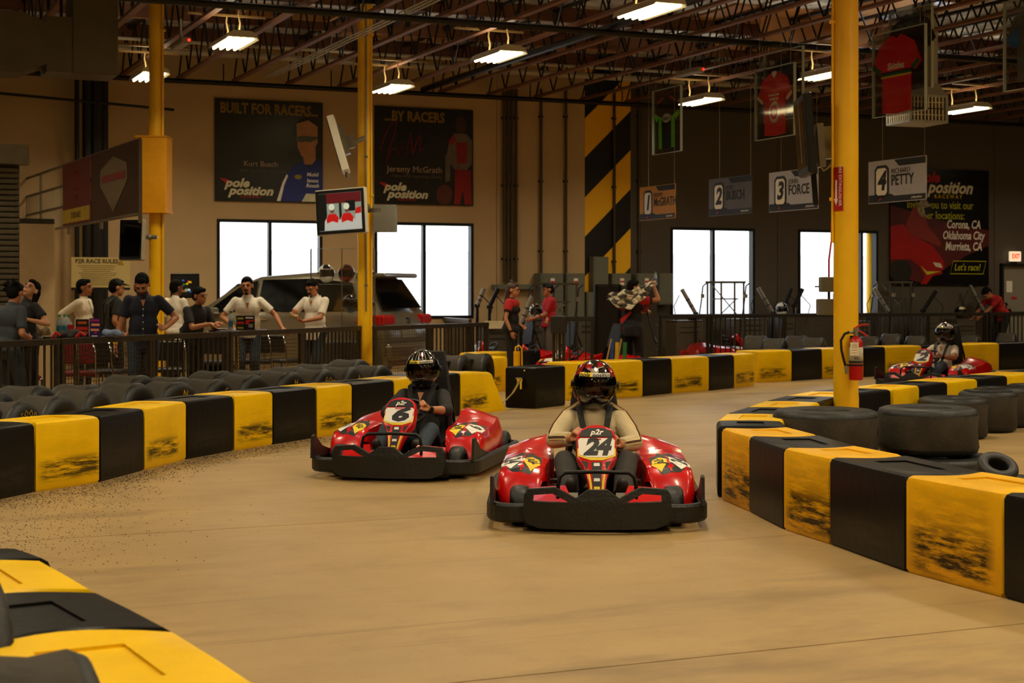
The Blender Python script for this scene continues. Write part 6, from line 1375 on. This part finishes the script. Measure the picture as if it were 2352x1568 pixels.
# bag, cloth, plate
def blob(name, lab, cat, p, sx, sy, sz, mat, seed, n=10, mat2=None):
    rn = random.Random(seed); b = B()
    for i in range(n): b.sph((rn.uniform(-sx, sx)*.7, rn.uniform(-sy, sy)*.6, sz*.35+rn.uniform(0, sz*.4)), (sx*rn.uniform(.25, .5), sy*rn.uniform(.35, .6), sz*.35), 10, 6, rot=(rn.uniform(-.4, .4), rn.uniform(-.5, .5), rn.uniform(0, 3)))
    t = thing(name, lab, cat, p); remeshed(b, 'body', mat, t, .012, 3); return t
t = blob('rucksack', 'red and black bag lying on the left table edge', 'bag', onT(164, 198, ht-.02), .19, .10, .11, M('bag_black', '17120f', .7), 7)
for x0, x1 in ((-.19, -.10), (.08, .19)): b = B(); b.tube([(x0, -.10, .03), ((x0+x1)/2, -.11, .085), (x1, -.10, .05)], .02, 8); b.ob('red_piping', M('bag_red', 'b0141a', .6), t)
blob('folded_cloth', 'pale blue crumpled shirt lying on the left table', 'cloth', onT(262, 193, ht-.01), .15, .09, .10, M('cloth_blue', '7a8cb0', .85, 0, .15, 20), 9, 14)
b = B(); b.lathe([(0, 0), (.05, .0), (.085, .012), (.085, .015), (.05, .006)], n=20); tag(b.ob('plate', M('plate_cream', 'd8ccb0', .4), None, smooth=50, loc=onT(112, 195, ht)), 'cream plate at the left end of the left table', 'plate')
b = B(); b.lathe([(0, 0), (.06, .0), (.095, .014), (.095, .018), (.06, .01)], n=20); tag(b.ob('plate', M('plate_white', 'e8e0d0', .4), None, smooth=50, loc=onT(507, 164, h2)), 'white plate in front of the black t-shirt man', 'plate')
t = blob('tan_bag', 'tan soft bag hanging behind the left table', 'bag', onT(92, 184, .80), .14, .09, .26, M('bag_tan', '6a5434', .8, 0, .2), 3, 10)
# chrome chairs with red seats
def chair(px, s, rz, lab, col):
    t = thing('chrome_chair', lab, 'chair', gp(px, s), rz, 'chrome chairs behind the railing')
    b = B(); b.box((0, 0, .46), (.42, .42, .06), ch=.02); b.ob('seat', col, t)
    b = B(); b.box((0, .21, .72), (.38, .04, .26), ch=.015); b.ob('backrest', col, t)
    for x in (-1, 1):
        b = B(); b.tube([(x*.21, -.2, 0), (x*.21, -.2, .44)], .013, 8); b.ob('leg', CHR, t); b = B(); b.tube([(x*.21, .24, 0), (x*.21, .2, .46), (x*.205, .225, .7), (x*.17, .235, .86)], .013, 8); b.ob('leg', CHR, t, smooth=True)
    for pts_ in ([(-.17, .235, .86), (0, .24, .875), (.17, .235, .86)], [(-.21, -.2, .43), (.21, -.2, .43)], [(-.21, .18, .2), (.21, .18, .2)]): b = B(); b.tube(pts_, .012, 8); b.ob('frame_bar', CHR, t, smooth=True)
CR = M('seat_red', '7a1214', .5); CK = M('seat_black', '1a1614', .5)
for px, s, a, lb, c_ in ((40, 190, 165, 'chrome chair with red back behind the bars at the left edge', CR), (185, 180, 190, 'chrome chair with red back behind the wire mesh, left', CR), (248, 176, 160, 'chrome chair with black back beside the navy shirt man', CK), (385, 172, 200, 'chrome chair seen between the bars right of the navy shirt man', CK),
                         (500, 156, 175, 'chrome chair below the black t-shirt man', CK), (592, 154, 185, 'chrome chair behind the wire mesh, below the leaflets', CK), (652, 152, 150, 'chrome chair behind the wire mesh, left of the phone user', CK)): chair(px, s, R(a), lb, c_)
# ---------------------------------------------------------------- glass showcase with helmets
p = gp(787, 144.5); sw, sd, shh = 1.0, .45, 2.18; t = thing('glass_showcase', 'tall glass showcase with racing helmets behind the phone user', 'display case', p, R(8))
b = B(); b.box((0, 0, .35), (sw, sd, .7), ch=.01); b.ob('base_cabinet', M('case_base', '3a3228', .5), t)
for z in (.71, 1.14, 1.62, shh): b = B(); b.box((0, 0, z), (sw, sd, .012)); b.ob('shelf', M('shelf_glass', '9aa8a0', .1, 0, .02, alpha=.35), t)
for x in (-sw/2, -.02, .28, sw/2): b = B(); b.box((x, -sd/2, 1.44), (.016, .016, 1.48)); b.ob('frame_bar', M('case_metal', '7a7468', .3, .8), t)
for x in (-sw/2, sw/2): b = B(); b.box((x, sd/2, 1.44), (.016, .016, 1.48)); b.ob('frame_bar', M('case_metal'), t)
for c_, z_ in (((0, -sd/2, 1.44), (sw-.02, .005, 1.46)), ((-sw/2, 0, 1.44), (.005, sd-.02, 1.46)), ((sw/2, 0, 1.44), (.005, sd-.02, 1.46))): b = B(); b.box(c_, z_); b.ob('glass_pane', GLASS, t)
def show_helmet(x, z, shell, lab, acc, rz=0):
    q = Matrix.Translation(p) @ Matrix.Rotation(R(8), 4, 'Z') @ Vector((x, -.02, z)); r0 = thing('helmet', lab, 'helmet', q, R(rz)); f = dict(k=.93, root=r0, Hm=Matrix.Identity(3), hc=Vector((0, 0, .145)))
    h = add_helmet(f, shell, acc, band=False); h.name = 'shell'
show_helmet(-.26, 1.63, HWH, 'white helmet with black flash on the upper showcase shelf', [(-60, 10, 30, 68, HB, 'black_flash', .005), (20, 60, -55, -25, M('helmet_brown', '4a3020', .3), 'brown_panel', .005), (30, 60, -5, 20, HB, 'badge', .006)], 30)
show_helmet(.06, 1.63, HRED, 'red flame helmet on the upper showcase shelf', [(-50, 0, 30, 60, M('helmet_gold', 'b08a1a', .3), 'gold_flame', .005), (10, 60, 35, 60, HB, 'black_flame', .005)], -20)
show_helmet(.36, 1.63, HB, 'dark helmet at the right end of the upper showcase shelf', [(-50, 50, 40, 50, HSIL, 'silver_line', .005)], -10)
show_helmet(.12, 1.15, HB, 'black helmet on the lower showcase shelf', [(-60, -20, 30, 40, HSIL, 'silver_line', .005)], 15); show_helmet(.37, 1.15, M('helmet_dark_grey', '3c3a38', .2, 0, .05, coat=1), 'dark grey helmet at the right of the lower showcase shelf', [(-30, 30, 40, 50, HSIL, 'silver_line', .005)], -15)
# ---------------------------------------------------------------- grey car
CARP = M('car_grey_paint', '8c8470', .3, .6, .04, 3, coat=.8); CGL = M('car_glass_dark', '0a0b09', .06, 0, .02)
t = thing('car', 'grey estate car with red tail lights parked behind the tables', 'car', (-2.11, 26.4, 0), R(-24)); t.location = Vector((-2.11, 26.4, 0)); t.rotation_euler = (0, 0, R(-21)); t.scale = (1.08, 1, 1.045); 
# local: +x to the rear end, near side at y = 0, body towards +y (width 1.9)
Wc = 1.9
def sect(x, belt, roof, hw, hr, z0=.25):
    c_ = Wc/2; pts = [(-hw*.94, z0), (-hw, z0+.25), (-hw*1.0, belt-.15), (-hw*.965, belt), (-hr, max(belt+.01, roof-.09)), (-hr*.86, max(belt+.02, roof-.02)), (0, max(belt+.025, roof+.015))]
    pts = pts+[(-a, z) for a, z in reversed(pts[:-1])]; return [(x, c_+a, z) for a, z in pts]
prof = [(-4.72, .62, .62, .70, .60), (-4.65, .80, .80, .84, .72), (-4.4, .95, .95, .92, .8), (-3.6, 1.05, 1.05, .95, .84), (-3.35, 1.07, 1.10, .95, .80), (-2.75, 1.08, 1.55, .95, .70), (-2.3, 1.08, 1.70, .95, .68), (-1.4, 1.08, 1.76, .95, .68), (-.7, 1.09, 1.74, .95, .67), (-.42, 1.10, 1.68, .95, .65), (-.12, 1.10, 1.12, .94, .75), (0, .95, .95, .90, .78), (.02, .6, .6, .88, .78)]
b = B(); b.loft([sect(*q) for q in prof]); b.ob('body_shell', CARP, t, smooth=35)
def side_glass(pts, nm='side_window'):
    for sgn in (0, 1):
        b = B(); vs = []
        for x, z in pts:
            k_ = (z-1.09)/(1.66-1.09); hw = .918+(.69-.918)*k_+.012; vs.append((x, Wc/2-hw if sgn == 0 else Wc/2+hw, z))
        b.add(vs, [tuple(range(len(vs)))]); b.ob(nm, CGL, t)
side_glass([(-3.1, 1.12), (-2.28, 1.12), (-2.28, 1.62), (-2.55, 1.55)]); side_glass([(-2.2, 1.12), (-1.35, 1.12), (-1.35, 1.65), (-2.2, 1.63)]); side_glass([(-1.27, 1.12), (-.42, 1.14), (-.62, 1.58), (-1.27, 1.65)])
b = B(); b.add([(-3.28, .25, 1.13), (-3.28, 1.65, 1.13), (-2.72, 1.55, 1.57), (-2.72, .35, 1.57)], [(0, 1, 2, 3)]); b.ob('windscreen', CGL, t)
b = B(); b.add([(-.09, .22, 1.16), (-.09, 1.68, 1.16), (-.37, 1.52, 1.63), (-.37, .38, 1.63)], [(0, 1, 2, 3)]); rw = b.ob('rear_window', CGL, t); rw.location = (.025, 0, .01)
b = B(); b.box((-.36, Wc/2, 1.70), (.52, 1.30, .07), ch=.02); b.ob('roof_spoiler', CARP, t)
TL = M('tail_light_red', '9c0a0e', .15, 0, .1, 12, coat=1, emit='8a0508', estr=.25)
for y0, y1, q in ((-.015, .42, 0), (Wc-.42, Wc+.015, 1)):
    b = B(); b.box((-.035, (y0+y1)/2, .99), (.12, y1-y0, .16), ch=.03); b.ob('tail_light', TL, t)
    b = B(); b.box((-.24, -.005 if q == 0 else Wc+.005, .99), (.42, .06, .15), ch=.025); b.ob('tail_light', TL, t)
b = B(); b.cyl((-.02, Wc/2, .97), (.03, Wc/2, .97), .055, n=20); b.ob('badge', CHROME, t); b = B(); b.box((.02, Wc/2, .76), (.02, .52, .12)); b.ob('licence_plate', M('plate_grey', '9a9484', .5), t)
for x_, w2 in ((.02, 1.8), (-4.7, 1.7)): b = B(); b.box((x_, Wc/2, .48), (.14, w2, .26), ch=.05); b.ob('bumper', CARP, t)
for x in (-3.85, -.95):
    for y in (.12, Wc-.12): b = B(); b.lathe([(.2, -.11), (.33, -.11), (.345, -.08), (.345, .08), (.33, .11), (.2, .11)], (x, y, .345), (R(90), 0, 0), 24, closed=True); wo = b.ob('wheel', RUBBER, t, smooth=40); b = B(); b.cyl((x, y-.09, .345), (x, y+.09, .345), .21, n=20); b.ob('rim', SILV, wo)
for x in (-2.1, -1.2): b = B(); b.box((x, -.012, 1.0), (.2, .03, .035), ch=.01); b.ob('door_handle', CHROME, t)
b = B(); b.box((-2.95, -.1, 1.12), (.18, .2, .13), ch=.03); b.ob('wing_mirror', CARP, t)
b = B()
for x in (-2.24, -1.31): b.box((x, -.003, .68), (.008, .01, .8))
b.ob('door_seam', BLACK, t)
# silver stanchion bin left of the fence: chrome stand behind the far tables
# ================================================================ PIT LANE
rz = R(78)
f = figure('person', 'woman with long hair in a red and black staff shirt, standing in profile', gp(1174, 143), rz, 1.64, head=(4, 0, 0), hands=(wl(rz, .18, -.02, .95), wl(rz, .0, -.24, .86)), elbow=(wl(rz, -.2, .2, -.4), wl(rz, -.6, -.2, -.3)), shirt=STB, sleeve=.6, trousers=DKT, hairs='bun', hair=M('long_brown_hair', '3a2214', .6, 0, .3, 30), woman=True, vox=.011, fat=1.1)
up = f['up']
def upatch(f, nm, pts, mat, sgn=-1, off=.137):
    b = B(); vs = [tuple(f['up'](x, sgn*(off-.35*x*x-(.05 if z > .42 else 0)), z)) for x, z in pts]; b.add(vs, [tuple(range(len(vs)))]); b.ob(nm, mat, f['root'])
def yoke(f, q): b = B(); s, e = f['sh'][q], f['el'][q]; b.cyl(s+(s-e).normalized()*.03, mixv(s, e, .5), .074, .070, 12); b.sph(s, .074, 10, 6); remeshed(b, 'red_sleeve', STW, f['root'], .012, 2)
yoke(f, 0); yoke(f, 1); b = B(); b.sph(up(0, -.02, .40), (.15, .12, .09), 14, 8, rot=f['T']); remeshed(b, 'red_yoke', STW, f['root'], .012, 2)
b = B(); w_ = f['wr'][1]; b.cyl(w_, w_+Vector((0, 0, .03)), .03, n=12); b.ob('wrist_watch', BLACKP, f['root'])
rz = R(-70)
f = figure('person', 'man in plain red polo and dark cap behind the steel frame', gp(1262, 127.5), rz, 1.68, head=(6, 0, 0), hands=(wl(rz, -.30, -.1, 1.02), wl(rz, -.05, -.2, .98)), shirt=M('polo_crimson', 'b0121e', .8, 0, .08), sleeve=.8, trousers=M('grey_trousers', '5c564c', .8), fat=1.15, vox=.012)
b = B(); b.sph(f['hp'](0, .012, .05), (.082, .099, .08), 14, 8, rot=f['Hm'], lo=0); b.prism([(-.055, -.08), (.055, -.08), (.03, -.165), (-.03, -.165)], .054, .064, 'z', xf=Matrix.Translation(f['hc']) @ f['Hm'].to_4x4()); b.ob('cap', M('cap_black'), f['root'], smooth=40)
# flag marshal
rz = R(150)
f = figure('person', 'flag marshal in red and black shirt, back turned, flag over his shoulders', gp(1452, 138), rz, 1.76, head=(2, 0, -40), hands=(wl(rz, .23, .14, 1.18), wl(rz, .36, .0, 1.60)), elbow=(wl(rz, -.5, .1, -1), wl(rz, 1, -.2, -.9)), hmode=('grip', 'grip'), hdir=(wl(rz, .5, .3, 0), wl(rz, .1, 0, 1)), palm=(wl(rz, 0, .4, -1), wl(rz, -.4, .8, 0)), shirt=STB, sleeve=.62, trousers=DKT, vox=.009, shirt_low=.1, fat=1.1)
yoke(f, 1)
for nm, pts in (('red_swoosh', [(.15, .02), (.16, .12), (.03, .20), (-.04, .26), (-.06, .22), (.03, .13), (.1, .06)]), ('red_panel', [(.16, .26), (.15, .36), (.04, .34), (.06, .26)]), ('red_panel', [(.15, -.06), (.16, .0), (.09, -.02), (.1, -.07)])): upatch(f, nm, pts, STW, 1, .142)
up = f['up']; cols = [M('flag_white', 'e8dcc0', .8), M('flag_grey', '565046', .8)]; rings = []; n, m = 16, 8
b = B(); vs = []; fs = []; mi = []
p = f['root'].matrix_basis.inverted()
base = [(-.40, .05, 1.46), (-.32, -.12, 1.50), (-.16, -.18, 1.52), (0, -.19, 1.54), (.14, -.19, 1.58), (.26, -.15, 1.66), (.36, -.05, 1.70)]
def crv(t): x = t*(len(base)-1); i = min(int(x), len(base)-2); return Vector(base[i]).lerp(Vector(base[i+1]), x-i)
for j in range(m+1):
    for i in range(n+1):
        t = i/n; c_ = crv(t); dz = (.10+.22*math.sin(math.pi*min(1, t*1.15)))*j/m
        o_ = Vector((c_.x+.03*math.sin(j*1.6+t*9), c_.y-.025*math.sin(t*16+j*.9)-.02, c_.z-dz+.02*math.sin(t*22))); vs.append(wl(rz, *o_))
for j in range(m):
    for i in range(n): b.add([vs[j*(n+1)+i], vs[j*(n+1)+i+1], vs[(j+1)*(n+1)+i+1], vs[(j+1)*(n+1)+i]], [(0, 1, 2, 3)], (i//2+j//2) % 2)
o = b.ob('chequered_flag', cols, None, smooth=True, loc=f['root'].location, rot=(0, 0, rz)); tag(o, 'black and white chequered flag draped over the marshal', 'flag'); so = o.modifiers.new('th', 'SOLIDIFY'); so.thickness = .004
t = thing('flag_stick', 'dark stick with a pouch in the marshal right hand', 'stick', f['root'].location); b = B(); b.cyl((.24, .0, 1.2), (.38, -.12, .66), .014, n=8); b.ob('shaft', BLACKP, t); b = B(); b.cap((.20, -.02, 1.2), (.26, -.02, 1.28), .045, n=10); b.ob('pouch', M('pouch_red', '8a2a30', .7), t); b = B(); b.cap((.36, -.1, .74), (.39, -.13, .66), .022, n=8); b.ob('grip', BLACKM, t)
# bending mechanic at the right
rz = R(-62)
f = figure('person', 'mechanic in red and black checked shirt bending over at far right', gp(2292, 101.3), rz, 1.90, pel=(0, .14, .98), lean=38, head=(20, 0, 0), hands=(wl(rz, -.50, -.1, .86), wl(rz, -.62, .02, .84)), feet=((.12, .1, .07), (-.12, .1, .07)), shirt=M('staff_red'), sleeve=.7, trousers=DKT, vox=.012, fat=1.1)
for i in range(4):
    for j in range(4):
        if (i+j) % 2: x, z = -.12+.08*i, .02+.08*j; b = B(); b.add([tuple(f['up'](a, .134-.3*a*a, c_)) for a, c_ in ((x-.04, z-.04), (x+.04, z-.04), (x+.04, z+.04), (x-.04, z+.04))], [(0, 1, 2, 3)]); b.ob('black_check', BLACK, f['root'])
# kart driver waiting behind the railing (only the helmet shows)
def spare_helmet(px, py, s, lab, shell, acc, rz=0, z=.97):
    r0 = thing('helmet', lab, 'helmet', gp(px, s)+Vector((0, 0, z)), R(rz)); f = dict(k=.95, root=r0, Hm=Matrix.Identity(3), hc=Vector((0, 0, .145))); h = add_helmet(f, shell, acc, band=False); h.name = 'shell'
# parked karts
for num, px, s, a, lb in (('22', 1163, 128.5, -59.5, 'parked red kart behind the woman in red'), ('13', 1257, 134.5, -59.5, 'parked red kart right of the yellow bollard'), ('9', 1359, 141, -59.5, 'parked red kart behind the barred gate'), ('5', 1640, 111.7, 113.5, 'parked red kart behind the far railing under the window')):
    pp = gp(px, s); make_kart(num, lb, pp, R(a), 'parked_kart', lite=True)
# charger cabinets with louvres
CAB = M('cabinet_taupe', '5a5244', .5, .1, .06); LV = M('louvre_dark', '2c2822', .6)
def cabinet(px, s, w_, h_, lab, rz=23.5):
    t = thing('charger_cabinet', lab, 'cabinet', gp(px, s), R(rz), None); b = B(); b.box((0, 0, h_/2), (w_, .45, h_), ch=.01); b.ob('body', CAB, t)
    b = B(); b.box((0, 0, h_+.01), (w_+.02, .47, .02)); b.ob('top', CAB, t)
    for g0 in (h_-.12, h_-.22, h_*.35, h_*.22): 
        b = B(); b.box((0, -.228, g0), (w_*.72, .01, .025)); b.ob('louvre', LV, t)
cabinet(1230, 123, .40, .98, 'grey charger cabinet behind the parked kart by the bollard'); cabinet(1143, 121, .70, .84, 'low grey charger cabinet with a control plate by the corner post'); cabinet(1345, 122, .5, .98, 'grey charger cabinet behind the barred gate')
cabinet(1712, 109.5, .80, .92, 'wide grey charger cabinet behind the far railing'); cabinet(1795, 108.4, .38, .95, 'narrow grey charger cabinet below the second right window'); cabinet(1572, 112.5, .62, .9, 'grey cabinet behind the wire mesh beside the panels'); cabinet(2120, 103.8, .42, .92, 'grey charger cabinet behind the railing left of the kart 2 driver'); cabinet(2205, 102.4, .5, .86, 'grey charger cabinet behind the railing right of the kart 2 driver'); cabinet(1965, 105.9, .5, .85, 'grey cabinet at the foot of the slim far column')
# control plate
b = B(); b.box((0, 0, 0), (.36, .02, .16)); tag(b.ob('control_plate', M('plate_beige', 'b8a478', .5), None, loc=P(1135, 746, 122.4), rot=(R(-25), 0, 0)), 'beige control plate on the low cabinet by the corner post', 'control panel')
# steel frames holding belts
FRM = M('frame_steel', '5c564c', .4, .7, .1); BLT = M('belt_black')
def frame(x0, x1, ytop, s, lab, belts=2):
    p = gp(x0, s); W = (x1-x0)/s; H = HC-(ytop-HZ)/s; t = thing('belt_frame', lab, 'steel frame', p, 0)
    for x in (0, W*.38, W*.75, W): b = B(); b.box((x, 0, H/2), (.035, .035, H)); b.ob('post', FRM, t)
    b = B(); b.box((W/2, 0, H), (W+.08, .045, .045)); b.box((W/2, 0, H*.8), (W*.7, .025, .025)); b.ob('cross_bar', FRM, t)
    b = B(); b.cyl((W*.1, 0, H*.98), (W*.8, 0, H*.62), .012, n=6); b.cyl((W*.8, 0, H*.8), (W*.1, 0, H*.5), .012, n=6); b.ob('brace', FRM, t)
    for i, x in enumerate((-.08, W+.06, W*.5)[:belts]):
        b = B(); b.tube([(x+.06*(1 if i else 1), 0, H-.02), (x-.02, -.05, H-.08), (x-.05, -.08, H-.35), (x-.16, -.1, H*.35)], .014, 6); b.ob('hanging_cable', BLT, t); b = B(); b.box((x-.03, -.08, H-.28), (.07, .05, .08)); b.ob('clamp', SILV, t)
frame(1228, 1324, 652, 125.5, 'steel frame with cables around the man in the red polo', 3); frame(1625, 1708, 648, 112.5, 'steel frame with cables before the left one of the right windows'); frame(2016, 2092, 648, 104.5, 'steel frame with cables left of the large banner foot', 3)
def arm(x0, y0, x1, y1, s, lab, mat=None):
    a, c_ = P(x0, y0, s), P(x1, y1, s); t = thing('support_arm', lab, 'lifting arm', (c_.x, c_.y, 0)); d = a-c_
    b = B(); b.cyl((0, 0, c_.z), (d.x, d.y, a.z), .042, n=10); b.ob('tube', mat or M('arm_grey', '8e8880', .4, .5), t, smooth=40)
    for k in (.3, .55): b = B(); q = Vector((0, 0, c_.z)).lerp(Vector((d.x, d.y, a.z)), k); b.cyl(q, q+(Vector((d.x, d.y, d.z)).normalized()*.02), .047, n=10); b.ob('clip_ring', BLACKM, t)
    b = B(); b.cyl((0, 0, 0), (0, 0, c_.z+.02), .03, n=8); b.box((0, 0, c_.z), (.1, .08, .06)); b.ob('stand', BLACKM, t)
    b = B(); b.tube([(d.x-.05, 0, a.z-.12), (d.x-.16*(1 if d.x < 0 else -1), 0, a.z-.35), (d.x*1.3, 0, a.z-.75)], .01, 5); b.ob('cable', BLT, t)
arm(1566, 664, 1598, 720, 113.2, 'grey tubular arm leaning before the first right window'); arm(1742, 661, 1775, 718, 109.5, 'pale tubular arm between the two right windows'); arm(2008, 661, 2042, 717, 105.8, 'grey tubular arm right of the slim far column'); arm(2228, 655, 2260, 715, 101.6, 'grey tubular arm crossing the bending mechanic')
arm(1818, 663, 1800, 705, 107.9, 'dark arm leaning beside the last right window, left one', BLACKM); arm(1844, 663, 1824, 702, 107.5, 'dark arm leaning before the last right window, right one', BLACKM); arm(1112, 662, 1096, 702, 122, 'dark arm on the wall right of the second window', M('arm_grey')); arm(1144, 662, 1124, 705, 122, 'dark arm left of the woman in red', BLACKM); arm(2150, 668, 2120, 714, 104, 'dark arm below the large banner', BLACKM); arm(1222, 680, 1196, 745, 138, 'slanted grey arm standing over the kart by the bollard')
# yellow bollard
bp = gp(1187, 152); t = thing('bollard', 'short yellow bollard in the pit lane', 'bollard', bp); b = B(); b.cyl((0, 0, 0), (0, 0, .60), .05, n=16); b.ob('post', YPOL, t, smooth=40); b = B(); b.tube([(-.02, 0, .58), (-.02, .0, .66), (.03, 0, .69), (.075, 0, .65), (.08, 0, .3)], .014, 6); b.ob('loop', YPOL, t)
# furled flags leaning on the barrier
def furled(px, s, top, lab, mats, lean_=.06):
    z1 = HC-(top-HZ)/s; t = thing('furled_flag', lab, 'flag', gp(px, s)); b = B(); b.cyl((-.12, 0, .0), (lean_, 0, z1), .012, n=8); b.ob('stick', M('stick_wood', 'a88a58', .6), t)
    for i, mt in enumerate(mats): b = B(); b.loft([[(.02+i*.07+(.05*k), -.01, z), (.07+i*.07+.03*k, -.03, z), (.09+i*.07+.02*k, .0, z), (.05+i*.07, .03, z)] for k, z in ((.6, z1-.05), (.3, z1-.3), (0, .1))]); b.ob('cloth', mt, t)
furled(1395, 158, 778, 'blue and yellow furled flag on a wooden stick behind the barrier', [M('flag_blue', '24408a', .8), M('flag_yellow', 'c0a01a', .8)]); furled(1424, 158, 778, 'green furled flag leaning beside the marshal', [M('flag_green', '1c6a34', .8)], .02)
spare_helmet(2205, 742, 102.4, 'helmet on a cabinet behind the railing, above the kart 2 driver', HB, [(-50, 0, 30, 60, HWH, 'white_flash', .005), (5, 50, 35, 60, YEL, 'yellow_flash', .005)], 20, .87); spare_helmet(1795, 738, 108.4, 'white and dark helmet on the narrow charger cabinet', HWH, [(0, 60, -10, 60, HB, 'dark_panel', .005)], 10)
spare_helmet(1230, 735, 123, 'helmet standing on the charger cabinet before the man in the red polo', HWH, [(-50, 20, 30, 60, HB, 'black_flash', .005)], 30)
